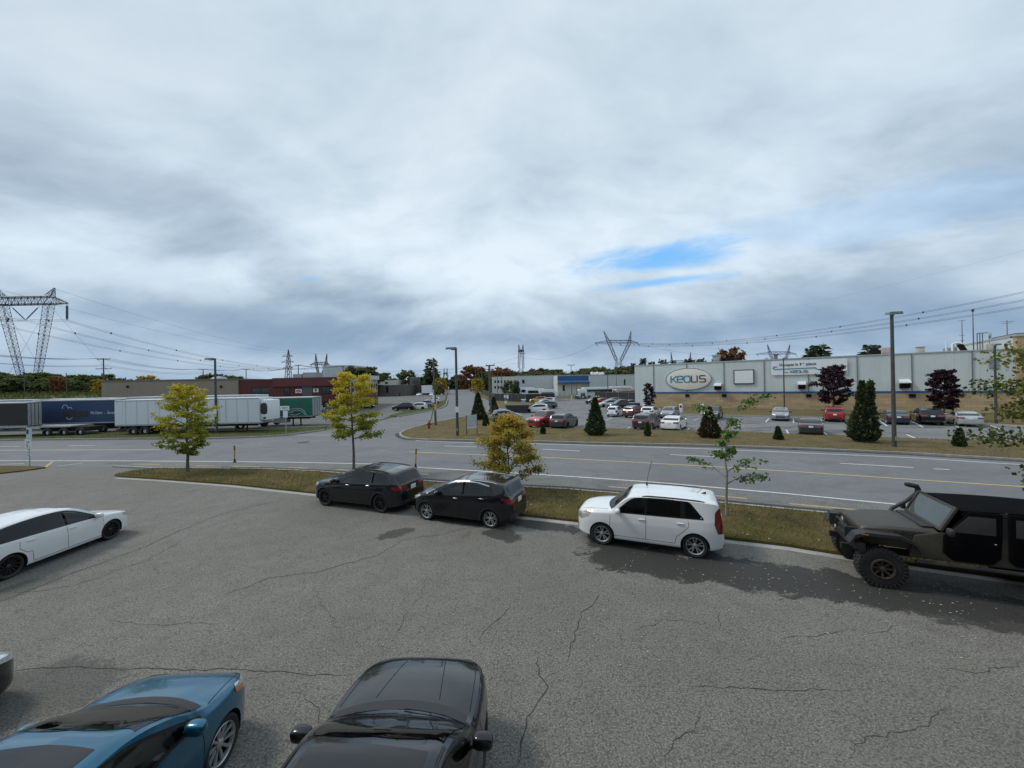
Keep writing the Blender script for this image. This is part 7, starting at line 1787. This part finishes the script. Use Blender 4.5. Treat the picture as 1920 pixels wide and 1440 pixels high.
for wx in (-2.4, 2.8): mb = MB(); mb.lathe([(0, -1.25), (.5, -1.25), (.5, 1.25), (0, 1.25)], 16, 'y', (wx, 0, .5)); mb.build('wheel', TYRE, lo_)
# ---------------------------------------------------------------- distant parked cars: one of each kind, then copies
S_TRUCK = dict(S_CROSS, wb=3.6, top=[(2.75, .55), (2.74, .85), (2.68, 1.02), (2.45, 1.12), (1.7, 1.20), (1.52, 1.22), (1.1, 1.50), (.78, 1.78), (.5, 1.86), (-.2, 1.87), (-.62, 1.82), (-.72, 1.60), (-.76, 1.28), (-.9, 1.24), (-2.0, 1.24), (-2.86, 1.24), (-2.90, 1.1), (-2.92, .5)],
    plan=PLAN(2.75, -2.92), W=1.98, R=.40, arch=.45, belt=[(2.75, .95), (1.7, 1.12), (-.7, 1.18), (-2.9, 1.18)], dlo=(1.5, -.62), dlo_kw=dict(rd=.02, rear_cut=.5), pillars=[1.55, .45, -.75], ws=(1.26, 1.78, .055), rw=(1.30, 1.76, .10),
    head=([(2.8, .80), (2.8, 1.0), (2.35, 1.08), (2.4, .85)], .55), tail=([(-2.75, .80), (-2.75, 1.15), (-3, 1.15), (-3, .80)], .78), plate=.62, mirror=(1.3, 1.22), rails=(0, 0.01, M['gloss'], .0), grille=[[(-.55, .60), (.55, .60), (.6, 1.0), (-.6, 1.0)]])
S_TRUCK.pop('rails')
SPECS = {'suv': S_SUV, 'bolt': S_BOLT, 'sedan': S_SEDAN, 'cross': S_CROSS, 'small': S_SMALL, 'wagon': S_WAGON, 'truck': S_TRUCK, 'hatch': S_HATCH}
NAMES = {'suv': 'estate_car', 'bolt': 'hatchback_car', 'sedan': 'saloon_car', 'cross': 'crossover_car', 'small': 'city_car', 'wagon': 'estate_car', 'truck': 'pickup_truck', 'hatch': 'hatchback_car'}
PROTO = {}
def recolor(root, pm):
    for o in root.children:
        if o.type == 'MESH':
            for i, s_ in enumerate(o.material_slots):
                if s_.material and s_.material.name.startswith('paint_'):
                    s_.link = 'OBJECT'; s_.material = pm
def park(kind, px, py, head, pm, label, group, end='rear', z=0.0):
    "px, py: ground point under the end of the car nearest the camera; head: compass heading of the nose, clockwise from +Y"
    sp_ = dict(SPECS[kind]); g_ = G(px, py); a = math.radians(head); d = Vector((math.sin(a), math.cos(a), 0))
    xf, xr = sp_['top'][0][0], sp_['top'][-1][0]
    c = g_+d*(-xr) if end == 'rear' else (g_-d*xf if end == 'front' else g_-d*(xf+xr)/2)
    rz = PI/2-a
    if kind not in PROTO:
        sp_['paint'] = paint('proto_'+kind, (.3, .3, .3)) if False else sp_['paint']
        sp_.pop('pano', None) if kind != 'suv' else None
        o, _ = build_car(NAMES[kind], sp_, (c.x, c.y, z), rz, label, 'pickup' if kind == 'truck' else 'car', group, res=.13, detail=False); PROTO[kind] = o
    else: o = copy_tree(PROTO[kind], (c.x, c.y, z), rz, label, group)
    recolor(o, pm); return o
GK = 'cars in the depot lot'; GW = 'cars left of the side road'
N36, S216 = 36, 216
P_GREYD = paint('dark_grey', (0.030, 0.032, 0.036), .3); P_TESLA = P_WHITE
park('wagon', 1463, 790, S216, P_LGREY, 'light grey estate car with its nose out under the banner', GK, 'front')
park('cross', 1566, 792, N36, P_RED, 'bright red crossover facing the wall under the large maroon maple', GK)
park('sedan', 1686, 797, N36, P_NAVY, 'navy saloon facing the wall behind the tall lamp post', GK)
park('suv', 1750, 798, N36, P_BLACK, 'black sport utility car between the navy and the silver saloons', GK)
park('sedan', 1822, 801, N36, P_SILVER, 'silver saloon at the right end of the wall row', GK)
park('sedan', 1521, 818, N36, P_GREYD, 'dark grey saloon alone in the near row left of the two tipped cedar', GK)
park('sedan', 1254, 809, N36, P_WHITE, 'white saloon in the near row right of the small yellowish cedar', GK)
park('cross', 1200, 808, N36, P_BROWN, 'brown crossover in the near row behind the small yellowish cedar', GK)
park('bolt', 1212, 785, N36, P_WHITE, 'white crossover by the small slim maple at the building corner', GK)
park('hatch', 1248, 785, S216, P_LGREY, 'grey hatchback with its nose out right of the small slim maple', GK, 'front')
park('suv', 1331, 788, S216, P_BLACK, 'black car with its nose out behind the browning cedar', GK, 'front')
park('cross', 1176, 784, N36+14, P_MAROON, 'maroon crossover between the city car and the white crossover', GK)
park('small', 1147, 782, N36, P_WHITE, 'tiny white city car right of the tall ragged cedar', GK)
park('truck', 1140, 769, 262, P_BLACK, 'black pickup behind the tiny white city car', GK, 'front')
park('sedan', 1180, 763, 262, P_MAROON, 'dark red saloon tail behind the black pickup bed', GK, 'mid')
park('hatch', 1140, 763, 262, P_SILVER, 'silver hatchback just beyond the black pickup', GK, 'mid'); park('bolt', 1148, 759.5, 262, P_GREY, 'grey hatchback two places beyond the black pickup', GK, 'mid')
park('sedan', 1127, 758, 262, P_RED, 'red saloon nose showing left of the silver hatchback', GK, 'mid'); park('cross', 1114, 757, 240, P_NAVY, 'dark blue crossover by the yellow bollard behind the ragged cedar', GK, 'mid')
park('suv', 1043, 806, 30, P_GREYD, 'dark grey utility car with its tail to the lawn right of the red pickup', GK)
park('truck', 996, 803.5, 222, P_RED, 'red pickup facing the road behind the golden tree', GK, 'front')
park('bolt', 951, 790, 84, P_LGREY, 'silver hatchback with dark roof left of the red pickup', GK, 'mid')
park('hatch', 1006, 773, 276, P_WHITE, 'white hatchback beyond the red pickup, side on', GK, 'mid'); park('hatch', 1025, 766, 276, P_TEAL, 'dark slate car beyond the side on white hatchback', GK, 'mid')
park('sedan', 1022, 761, 276, P_SILVER, 'pale silver saloon third in the left row of the depot lot', GK, 'mid'); park('bolt', 1026, 757.5, 276, P_WHITE, 'white hatchback fourth in the left row of the depot lot', GK, 'mid'); park('cross', 1009, 755.5, 276, P_YELLOW, 'yellow car at the far end of the left row by the fence', GK, 'mid')
park('cross', 757, 770, 270, P_BLACK, 'black utility car at the near end of the row left of the side road', GW, 'mid')
park('hatch', 782, 768, 268, P_WHITE, 'white hatchback just behind the black utility car by the street verge', GW, 'mid'); park('cross', 796, 764.5, 268, P_LGREY, 'grey car third in the row by the street verge', GW, 'mid')
park('bolt', 803, 761.5, 268, P_WHITE, 'white car fourth in the row by the street verge', GW, 'mid'); park('sedan', 808, 758.5, 268, P_MAROON, 'dark red car fifth in the row by the street verge', GW, 'mid'); park('cross', 811, 756, 268, P_WHITE, 'white car farthest in the row, next to the bare utility pole', GW, 'mid')
park('suv', 714, 742.5, 180, P_NAVY, 'dark blue car in front of the grey block shed, leftmost of three', GW, 'front'); park('hatch', 729, 742.5, 180, P_GREYD, 'dark grey car in front of the grey block shed, middle of three', GW, 'front'); park('sedan', 743, 743, 180, P_BLACK, 'black car in front of the grey block shed, rightmost of three', GW, 'front')
park('hatch', 782.5, 743, 190, P_WHITE, 'white hatchback facing out below the grey brick building', GW, 'front'); park('bolt', 808, 743, 180, P_WHITE, 'white car facing out in front of the white lorry', GW, 'front')
park('sedan', 772, 738.5, 90, P_SILVER, 'silver saloon side on below the grey brick building', GW, 'mid'); park('wagon', 788, 736.5, 90, P_GREY, 'grey estate side on near the white lorry', GW, 'mid')
park('sedan', 622, 776, 80, P_TEAL, 'slate coloured saloon by the brick works entrance', GW, 'mid'); park('hatch', 684, 766.5, 60, P_BLACK, 'black hatchback beside the pale side front of the brick works', GW, 'mid')
# dark skip beside the lot entrance
g_ = G(971, 774); e_ = empty('skip', (g_.x, g_.y, 0), -.15, 'low black skip in the depot lot behind the silver hatchback', 'skip')
mb = MB(); mb.prism([(-2.0, 1.25), (-1.6, .15), (1.6, .15), (2.0, 1.25)], 'y', -.9, .9); mb.build('skip_body', M['plastic'], e_, bevel=.03); mb = MB(); mb.box(-2.06, 2.06, -.96, .96, 1.25, 1.36); mb.build('skip_rim', M['plastic'], e_)
g_ = G(982, 766); e_ = empty('pay_station', (g_.x, g_.y, 0), 0, 'grey pay station post behind the black skip', 'pay station'); mb = MB(); mb.box(-.35, .35, -.25, .25, 0, 1.7); mb.build('cabinet', B_METAL, e_, bevel=.04); mb = MB(); mb.box(-.5, .5, -.4, .4, 1.7, 1.85); mb.build('hood', SIGN_W, e_, bevel=.03)
# ---------------------------------------------------------------- poles, lamps, signs
POLE_B = mat('bronze_pole', (0.060, 0.062, 0.055), .55, metal=.2, var=.3, scale=3); WOODP = mat('weathered_pole', (0.105, 0.090, 0.072), .9, var=.3, scale=3); LAMPG = mat('lamp_head_green', (0.14, 0.20, 0.175), .5, var=.2)
STEEL = mat('lattice_steel', (0.065, 0.072, 0.08), .6, var=.2); STEEL_R = mat('rusty_lattice', (0.10, 0.06, 0.055), .7, var=.2); WIRE = mat('wire', (0.03, 0.033, 0.037), .6)
def lamp_post(px, yb, ytop, label, side=-1, r_=.11, arm=.9, head=(.95, .30, .16), notice=None, dbl=False, group='lamp posts'):
    g_ = G(px, yb); h_ = (yb-ytop)/FPX*g_.y; o = empty('lamp_post', g_, 0, label, 'lamp post', group)
    mb = MB(); mb.tube([(0, 0, 0), (0, 0, .3), (0, 0, h_)], [r_*1.25, r_*1.1, r_*.8], 10); mb.box(-r_*1.8, r_*1.8, -r_*1.8, r_*1.8, 0, .06); mb.build('pole', POLE_B, o, smooth=True)
    for s_ in ((side, -side) if dbl else (side,)):
        mb = MB(); mb.box(min(0, s_*arm*.5), max(0, s_*arm*.5), -.05, .05, h_-.22, h_-.12); ao = mb.build('arm', POLE_B, o)
        mb = MB(); c = (s_*arm*.5, 0, h_-.02); mb.prism([(c[0]-head[0]/2, h_-.12), (c[0]+head[0]/2, h_-.12), (c[0]+head[0]/2-.06, h_+head[2]-.10), (c[0]-head[0]/2+.10, h_+head[2]-.12)], 'y', -head[1]/2, head[1]/2); ho = mb.build('lamp_head', LAMPG, ao, bevel=.02)
        mb = MB(); mb.box(c[0]-head[0]/2+.08, c[0]+head[0]/2-.12, -head[1]/2+.05, head[1]/2-.05, h_-.145, h_-.122); mb.build('lens', M['lamp'], ho)
    if notice:
        for z_, hh, m_ in notice: mb = MB(); mb.box(-r_*1.3, r_*1.3, -r_*1.35, -r_*1.05, z_, z_+hh); mb.build('notice', m_, o)
    mb = MB(); mb.box(-.05, .05, -r_*1.3, -r_, .55, .85); mb.build('access_cover', B_METAL, o)
    return o
lamp_post(406, 814, 672, 'dark lamp post by the verge in front of the white trailer', -1, .13, 1.3, notice=[(2.3, .5, SIGN_W), (1.95, .3, P_BOL)])
lamp_post(858, 819, 652, 'tall lamp post on the lawn corner with a white notice', -1, .13, .9, (1.1, .34, .16), notice=[(2.35, .55, SIGN_W)])
lamp_post(1677, 841, 586, 'tallest lamp post, beside the two tipped cedar', 1, .115, .30, (1.0, .36, .16))
lamp_post(1471, 778, 671, 'slim grey lamp post standing before the wall banner', 1, .085, .35, (.7, .3, .14)); lamp_post(1868, 797, 645, 'grey lamp post near the right end of the pale building', 1, .10, .30, (.75, .3, .14))
lamp_post(1072, 745, 684, 'thin double lamp post behind the yard gates', 1, .10, 1.6, (1.2, .4, .16), dbl=True); lamp_post(1140, 750, 697, 'thin double lamp post in front of the coaches', 1, .10, 1.6, (1.2, .4, .16), dbl=True)
def util_pole(px, yb, ytop, label, Y_=None, r_=.15, arms=(), name='utility_pole', group='utility poles', lean=0.0):
    g_ = G(px, yb) if Y_ is None else D(px, 730, Y_); g_.z = 0; h_ = D(px, ytop, g_.y).z; o = empty(name, g_, 0, label, 'utility pole', group)
    MB().tube([(0, 0, 0), (lean, 0, h_)], [r_, r_*.7], 8).build('pole', WOODP, o, smooth=True)
    for f_, L, ins in arms:
        z_ = h_*f_; mb = MB(); mb.box(-L, L, -.07, .07, z_-.08, z_+.08)
        ao = mb.build('crossarm', WOODP, o)
        for i in range(ins):
            x_ = -L*.92+2*L*.92*i/max(1, ins-1); MB().lathe([(0, z_+.08), (.07, z_+.10), (.05, z_+.22), (.09, z_+.28), (0, z_+.42)], 8, 'z', (x_, 0, 0)).build('insulator', B_METAL, ao, smooth=True)
    return o
up = util_pole(817, 799, 671, 'bare wooden pole by the red hydrant at the street corner', None, .15, lean=-.12)
MB().box(-.32, -.05, -.2, .0, 2.9, 3.8).build('meter_box', SIGN_W, up); mb = MB(); mb.lathe([(.15, 1.9), (.155, 2.7)], 10); mb.build('yellow_band', P_BOL, up); MB().tube([(-.2, 0, 2.2), (-.75, -.2, 0)], .05, 6).build('guy_guard', POLE_B, up)
util_pole(921, 778, 684, 'nearer grey pole of the pair at the depot lot entrance', None, .14, [(.985, .7, 2)], lean=-.1); util_pole(917.5, 760, 685, 'farther grey pole of the pair at the depot lot entrance', None, .13, [(.9, 1.0, 3)])
util_pole(904, 742, 690, 'pole behind the slatted fence start', None, .15, [(.97, 1.3, 3)]); util_pole(892, 738, 693, 'far pole before the red maples', None, .15, [(.96, 1.3, 3)]); util_pole(933, 741, 692, 'slim pole behind the slatted fence', 150, .12, [(.97, .5, 2)]); util_pole(941, 741, 693, 'slim pole by the beige office', 160, .12, [(.97, .5, 2)])
util_pole(1081, 741, 693, 'slim pole in front of the blue fascia', 135, .12); util_pole(1156, 741, 690, 'thin pole over the white depot roof', 142, .10); util_pole(843, 738, 712, 'thin pole at the far left kerb', 230, .12, [(.97, .8, 2)])
util_pole(195, 733, 672.5, 'double armed pole left of the tan warehouse', 112, .2, [(.985, 1.9, 3), (.80, 2.3, 4)]); util_pole(381.5, 733, 692, 'pole with two crossarms above the tan roof', 190, .25, [(.985, 2.2, 3), (.8, 1.6, 3)]); util_pole(462, 733, 692, 'pole with one crossarm above the brick roof', 200, .25, [(.985, 2.0, 3)]); util_pole(560, 733, 684, 'bare pole above the maroon fascia', 130, .2, [(.985, .9, 2)]); util_pole(644, 733, 685, 'bare pole in front of the tall pale block', 140, .2, [(.95, .8, 2)]); util_pole(125, 745, 699, 'thin pole in the weedy field', 108, .12); util_pole(46, 750, 702, 'thin pole in the weedy field nearer the left edge', 104, .12)
# hydrant
HR = mat('hydrant_red', (.30, .022, .022), .5, var=.2); g_ = G(804.5, 806); hy = empty('hydrant', (g_.x, g_.y, .08), 0, 'red fire hydrant on the lawn corner', 'hydrant')
mb = MB(); mb.lathe([(0, 0), (.22, 0), (.22, .06), (.15, .08), (.14, .62), (.19, .66), (.19, .72), (.15, .76), (.11, .88), (.05, .94), (.05, 1.0), (0, 1.0)], 16); mb.build('barrel', HR, hy, smooth=True)
for d_ in (-1, 1): mb = MB(); mb.lathe([(0, d_*.28), (.07, d_*.28), (.08, d_*.12)], 10, 'x', (0, 0, .55)); mb.build('outlet', HR, hy, smooth=True)
mb = MB(); mb.lathe([(0, -.27), (.10, -.27), (.11, -.12)], 12, 'y', (0, 0, .50)); mb.build('outlet', HR, hy, smooth=True)
# signs
def post_sign(px, yb, ytop, label, panels, r_=.035, name='road_sign'):
    g_ = G(px, yb); h_ = (yb-ytop)/FPX*g_.y; o = empty(name, (g_.x, g_.y, .05), 0, label, 'sign'); MB().tube([(0, 0, 0), (0, 0, h_)], r_, 6).build('post', B_METAL, o, smooth=True)
    for (x0, z0, x1, z1, m_) in panels: MB().box(x0, x1, -.05, -.03, z0*h_, z1*h_).build('sign_panel', m_, o)
    return o, h_
o, h_ = post_sign(56, 876, 803, 'bus stop sign with a pale top plate at the left', [(-.14, .72, .22, .99, mat('stop_plate', (.46, .60, .68), .5)), (-.24, .49, .16, .70, SIGN_W)], .03)
MB().box(-.12, .02, -.056, -.05, h_*.84, h_*.95).build('pictogram', T_NAVY, o); o2 = stroke_mb([arc(-.03, h_*.625, .07, .07, -90, 180, 8), [(-.10, h_*.62), (-.10, h_*.52)], [(-.04, h_*.55), (-.04, h_*.50)]], .03, .006).build('pictogram', T_GREY, o, fix=False); o2.location = (0, -.05, 0)
for z_ in (.28, .36, .43): MB().box(-.13, .13, -.05, -.03, h_*z_, h_*z_+.10).build('timetable', SIGN_W, o); MB().box(-.08, .08, -.055, -.05, h_*z_+.02, h_*z_+.07).build('pictogram', T_GREY, o)
o, h_ = post_sign(536.5, 817.5, 761, 'white street name sign on a thin post at the verge', [(-.55, .84, .40, .98, SIGN_W), (-.25, .60, .22, .82, SIGN_W)])
for z_ in (.88, .92): MB().box(-.35, .25, -.056, -.05, h_*z_, h_*z_+.05).build('lettering', T_GREY, o)
g_ = G(885, 817); nb_ = empty('notice_board', (g_.x, g_.y, .08), .5, 'tall blank pale board on two legs on the lawn corner', 'sign'); s_ = g_.y/FPX
for x_ in (-.55, .55): MB().tube([(x_, 0, 0), (x_, 0, 1.95)], .04, 6).build('leg', POLE_B, nb_)
MB().box(-.52, .52, -.03, .03, .75, 1.95).build('board', mat('board_grey', (.40, .44, .47), .5), nb_); MB().box(-.54, .54, -.04, .04, .69, .75).build('board_edge', SIGN_W, nb_)
MKY = mat('marker_yellow', (.50, .30, .10), .6, var=.2)
for px, yb, yt, l, ln in ((440, 867, 836, 'yellow and black lane marker post between the two left street trees', .01), (779, 877, 842, 'yellow and black lane marker post behind the black utility car', .07)):
    g_ = G(px, yb); h_ = (yb-yt)/FPX*g_.y; o = empty('marker_post', (g_.x, g_.y, .01), 0, l, 'marker post', 'lane marker posts'); n_ = 7
    MB().lathe([(.10, 0), (.09, .05), (.05, .10), (0, .1)], 10).build('base', M['rubber'], o, smooth=True); MB().tube([(0, 0, .08), (ln, 0, h_)], .05, 8).build('post', MKY, o, smooth=True)
    for z0, z1 in ((.09, .22), (.74, .79), (.84, .89), (.94, 1.0)): MB().tube([(ln*z0, 0, h_*z0), (ln*z1, 0, h_*z1)], .054, 8).build('black_band', M['rubber'], o, smooth=True)
for px, yb, yt, l in ((947, 762, 741, 'small white sign on a dark post before the slatted fence'), (948.5, 771, 752, 'twin thin post sign by the lot entrance'), (841, 741, 725, 'tiny white sign at the far left kerb'), (828, 750, 738, 'small white sign on the green verge'), (893, 738, 727, 'tiny white sign by the gold tree at the right kerb'), (952, 768, 741, 'slim road sign left of the dark full cedar')):
    post_sign(px, yb, yt, l, [(-.2, .75, .2, 1.0, SIGN_W)], .05)
# ---------------------------------------------------------------- pylons and lines
def lattice(mb, a, b_, w0, w1, n_, r_, ax=(1, 0, 0)):
    a, b_ = Vector(a), Vector(b_); d = (b_-a).normalized(); u_ = Vector(ax)-d*Vector(ax).dot(d); u_.normalize(); v_ = d.cross(u_)
    C = []
    for i in range(n_+1):
        t = i/n_; c = a+(b_-a)*t; w_ = (w0+(w1-w0)*t)/2; C.append([c+u_*w_*s0+v_*w_*s1 for s0, s1 in ((-1, -1), (1, -1), (1, 1), (-1, 1))])
    for k in range(4):
        mb.tube([C[0][k], C[-1][k]], r_, 4)
        for i in range(n_):
            q = (k+1) % 4
            mb.tube([C[i][k], C[i+1][q]] if i % 2 == 0 else [C[i][q], C[i+1][k]], r_*.6, 3, cap=False)
            mb.tube([C[i+1][k], C[i+1][q]], r_*.45, 3, cap=False)
def cables(name, label, segs, r_, group='power lines', pair=0.0, spacer=True):
    mb = MB()
    for a, b_, sag in segs:
        a, b_ = Vector(a), Vector(b_)
        for off in ((0,) if not pair else (-pair/2, pair/2)):
            pts = []
            for i in range(29):
                t = i/28; p = a+(b_-a)*t; p.z -= sag*4*t*(1-t); p.x += off*.3; p.z += off; pts.append(p)
            mb.tube(pts, r_, 4, cap=False)
        if pair:
            for k in range(2, 27, 4):
                t = k/28; p = a+(b_-a)*t; p.z -= sag*4*t*(1-t); mb.cbox(p, (.35, .35, pair+.3))
    o = mb.build(name, WIRE, None, fix=False); return tag(o, label, 'power line', None)
# guyed V pylon on the left
YP = 160; pb = D(57, 730, YP); py1 = empty('guyed_pylon', (pb.x, YP, 0), 0, 'large V shaped lattice pylon at the left edge', 'pylon'); zb0, zb1 = D(48, 571, YP).z, D(48, 557.5, YP).z; ox = pb.x
def R(px, py): p = D(px, py, YP); return Vector((p.x-ox, 0, p.z))
mb = MB(); lattice(mb, (-.8, 0, 0), (R(5, 571).x, 0, zb0), 1.3, 2.3, 26, .10); mb.build('mast_leg', STEEL, py1, fix=False); mb = MB(); lattice(mb, (.8, 0, 0), (R(92, 571).x, 0, zb0), 1.3, 2.3, 26, .10); mb.build('mast_leg', STEEL, py1, fix=False)
mb = MB(); zc = (zb0+zb1)/2; lattice(mb, (R(0, 560).x, 0, zc), (R(98, 560).x, 0, zc), zb1-zb0, zb1-zb0, 16, .14, (0, 0, 1)); lattice(mb, (R(98, 560).x, 0, zc), (R(127, 569).x, 0, zb0+.2), zb1-zb0, .3, 5, .12, (0, 0, 1)); lattice(mb, (R(0, 560).x, 0, zc), (R(-31, 569).x, 0, zb0+.2), zb1-zb0, .3, 5, .12, (0, 0, 1)); mb.build('crossbeam', STEEL, py1, fix=False)
for px, tp in ((94, 102.5), (3, -6)): mb = MB(); p = R(px, 557); q = R(tp, 540); lattice(mb, (p.x, 0, zb1), (q.x, 0, q.z), 2.2, .2, 5, .12); mb.build('earth_peak', STEEL, py1, fix=False)
for a, b_ in (((20, 574), (48, 600)), ((74, 574), (48, 600)), ((127, 569), (127, 601)), ((124.5, 569), (124.5, 601)), ((-31, 569), (-31, 601))): mb = MB(); p, q = R(*a), R(*b_); mb.tube([p, p+(q-p)*.12, p+(q-p)*.15, p+(q-p)*.85, q], [.06, .06, .2, .2, .06], 6); mb.build('insulator_string', mat('insulator_grey', (.07, .075, .08), .5) if 'insulator_grey' not in bpy.data.materials else bpy.data.materials['insulator_grey'], py1, smooth=True)
mb = MB()
for px, s_ in ((5, -1), (92, 1)):
    for dy in (-26, 26): mb.tube([R(px, 571), Vector((s_*18, dy, 0))], .035, 3, cap=False)
mb.build('guy_wire', WIRE, py1, fix=False)
def portal(px_l, px_r, ypk, ybm, ybm2, arm_l, arm_r, ybase, Y_, label, waist=None, r_=.22, peaks=None):
    "delta pylon: two peaks, a beam with overhanging arms and legs joining at a waist"
    c = D((px_l+px_r)/2, 730, Y_); o = empty('lattice_pylon', (c.x, Y_, 0), 0, label, 'pylon'); Q = lambda x, y: Vector((D(x, y, Y_).x-c.x, 0, D(x, y, Y_).z))
    pk = peaks or (px_l-4, px_r+4)
    mb = MB(); a, b_ = Q(px_l, (ybm+ybm2)/2), Q(px_r, (ybm+ybm2)/2); hh = Q(px_l, ybm).z-Q(px_l, ybm2).z
    lattice(mb, a, b_, hh, hh, 8, r_*.8, (0, 0, 1)); 
    for p, q in ((a, Q(arm_l, ybm2)), (b_, Q(arm_r, ybm2))): lattice(mb, p, q, hh, .3, 4, r_*.7, (0, 0, 1))
    mb.build('crossbeam', STEEL, o, fix=False)
    for px, tp in ((px_l, pk[0]), (px_r, pk[1])): mb = MB(); lattice(mb, Q(px, ybm2), Q(tp, ypk), 2.2, .2, 5, r_*.8); mb.build('earth_peak', STEEL, o, fix=False)
    wx, wy = waist or ((px_l+px_r)/2, ybase)
    mb = MB(); w_ = Q(wx, wy)
    for px, s_ in ((px_l, -1), (px_r, 1)): lattice(mb, Q(px, ybm2), Q(wx+s_*4, wy+(wx-wx)), 2.0, 1.6, 7, r_*.8)
    lattice(mb, Q(wx, wy), Vector((0, 0, 0)), 3.2, 7.5, 8, r_); mb.build('tower_body', STEEL, o, fix=False)
    for x in (arm_l+1, (px_l+px_r)/2, arm_r-1): mb = MB(); p = Q(x, ybm2); mb.tube([p, p+Vector((1.8, 0, -2.6))], .22, 5); mb.build('insulator_string', bpy.data.materials['insulator_grey'], o)
    return o
portal(1142, 1180, 621, 638, 643, 1115.5, 1196, 700, 300, 'wide cat faced pylon behind the trees left of the pale building', (1160, 676), .18, (1132, 1183))
portal(1444, 1477, 646, 659.5, 664, 1418, 1493, 700, 420, 'cat faced pylon half hidden behind the roof near the banner', (1461, 690), .22, (1439, 1481))
portal(593, 611, 663, 679, 684, 581, 618, 705, 420, 'small dark pylon above the maroon fascia', (601, 700), .30, (592, 613)); portal(1260, 1293, 660, 676, 680, 1250, 1300, 700, 560, 'distant pylon tips above the trees over the white roof', (1276, 695), .32, (1258, 1295))
portal(974, 980, 646, 656, 659, 972, 982, 700, 350, 'narrow end on pylon above the autumn wood', (977, 690), .24, (972.5, 980.5)); portal(833, 838, 690, 699, 701, 831, 840, 715, 620, 'tiny pylon over the end of the side road', (835.5, 708), .25, (832.5, 838.5))
c = D(540.5, 730, 450); t3 = empty('lattice_pylon', (c.x, 450, 0), 0, 'slender three armed pylon above the brick roof', 'pylon'); Q = lambda x, y: Vector((D(x, y, 450).x-c.x, 0, D(x, y, 450).z))
mb = MB(); lattice(mb, (0, 0, 0), Q(540.8, 668), 7.5, 2.2, 14, .32); lattice(mb, Q(540.8, 668), Q(540.8, 655), 2.2, .2, 3, .28); mb.build('tower_body', STEEL_R, t3, fix=False)
for y, l in ((668, 10), (679, 12), (690, 9.5)): mb = MB(); z_ = Q(540, y).z; L = l*450/FPX; [mb.tube([(s_*1.0, 0, z_+2.2), (s_*L, 0, z_)], .26, 4) for s_ in (-1, 1)]; mb.tube([(-L, 0, z_), (L, 0, z_)], .26, 4); mb.build('crossarm', STEEL, t3, fix=False)
# conductors
for i, (a, b_) in enumerate((((125.5, 601), (617, 689)), ((48, 601), (600, 689)), ((-31, 602), (582, 690)))):
    cables('conductor', ('thick paired line from the right arm of the V pylon', 'thick paired line from the middle of the V pylon', 'thick paired line from the left arm of the V pylon')[i], [(D(*a, YP), D(*b_, 420), 8.5)], .05, pair=.55)
cables('earth_wire', 'thin wire from the right peak of the V pylon', [(D(102, 541, YP), D(613, 663, 420), 7)], .035); cables('earth_wire', 'thin wire from the left peak of the V pylon', [(D(-6, 541, YP), D(592, 664, 420), 7)], .035)
for i, (a, b_) in enumerate((((125.5, 601), (-700, 480)), ((48, 601), (-760, 500)))): cables('conductor', ('line leaving the V pylon to the left, upper', 'line leaving the V pylon to the left, lower')[i], [(D(*a, YP), D(*b_, 90), 4)], .05, pair=.55)
P1, P2, P3, P4 = D(195, 673, 112), D(381.5, 692.5, 190), D(462, 692.5, 200), D(560, 685, 130)
for i in range(3): off = Vector(((i-1)*1.6, 0, .2)); cables('service_line', ('left', 'middle', 'right')[i]+' strand of the line along the armed poles over the tan roof', [(D(-120, 655, 80)+off, P1+off, 1), (P1+off, P2+off, 1.4), (P2+off, P3+off, .8), (P3+off, P4+off*.5, 1.5), (P4+off*.5, D(644, 686, 140)+off*.5, .8)], .035)
for i, dz in enumerate((0, -3.5)): cables('service_line', ('upper', 'lower')[i]+' strand on the second crossarm of the double armed pole', [(D(-120, 668, 80), D(195, 684+i*2, 112), 1), (D(195, 684+i*2, 112), D(381, 698+i*2, 190), 1.2)], .03)
for i, (a, b_, sg) in enumerate((((1196, 644), (2080, 513), 7), ((1160, 644), (2090, 530), 7.5), ((1117, 644), (2080, 548), 8.0))):
    cables('conductor', ('upper', 'middle', 'lower')[i]+' paired line rising over the pale roof to the right', [(D(*a, 300), D(*b_, 125), sg)], .05, pair=.45)
cables('earth_wire', 'faint high wire crossing the right of the sky', [(D(1183, 621, 300), D(2080, 425, 125), 6)], .016)
cables('conductor', 'line from the narrow pylon to the cat faced pylon', [(D(977, 668, 350), D(1117, 644, 300), 7)], .06); cables('conductor', 'line from the narrow pylon towards the small dark pylon', [(D(977, 668, 350), D(617, 687, 420), 14)], .06); cables('earth_wire', 'thin line between the narrow pylon and the small dark pylon, lower', [(D(973, 680, 350), D(600, 696, 420), 8)], .05)
cables('service_line', 'strand from the entrance poles across the side road', [(D(921, 686, 63), D(644, 688, 140), 1.2)], .02); cables('conductor', 'line from the cat faced pylon down to the right hand pylon', [(D(1196, 645, 300), D(1418, 664, 420), 5)], .06); cables('service_line', 'strand over the yard between thin poles', [(D(933, 693, 150), D(1081, 696, 135), .6), (D(1081, 696, 135), D(1156, 693, 142), .5), (D(1156, 693, 142), D(1240, 688, 150), .5)], .03)
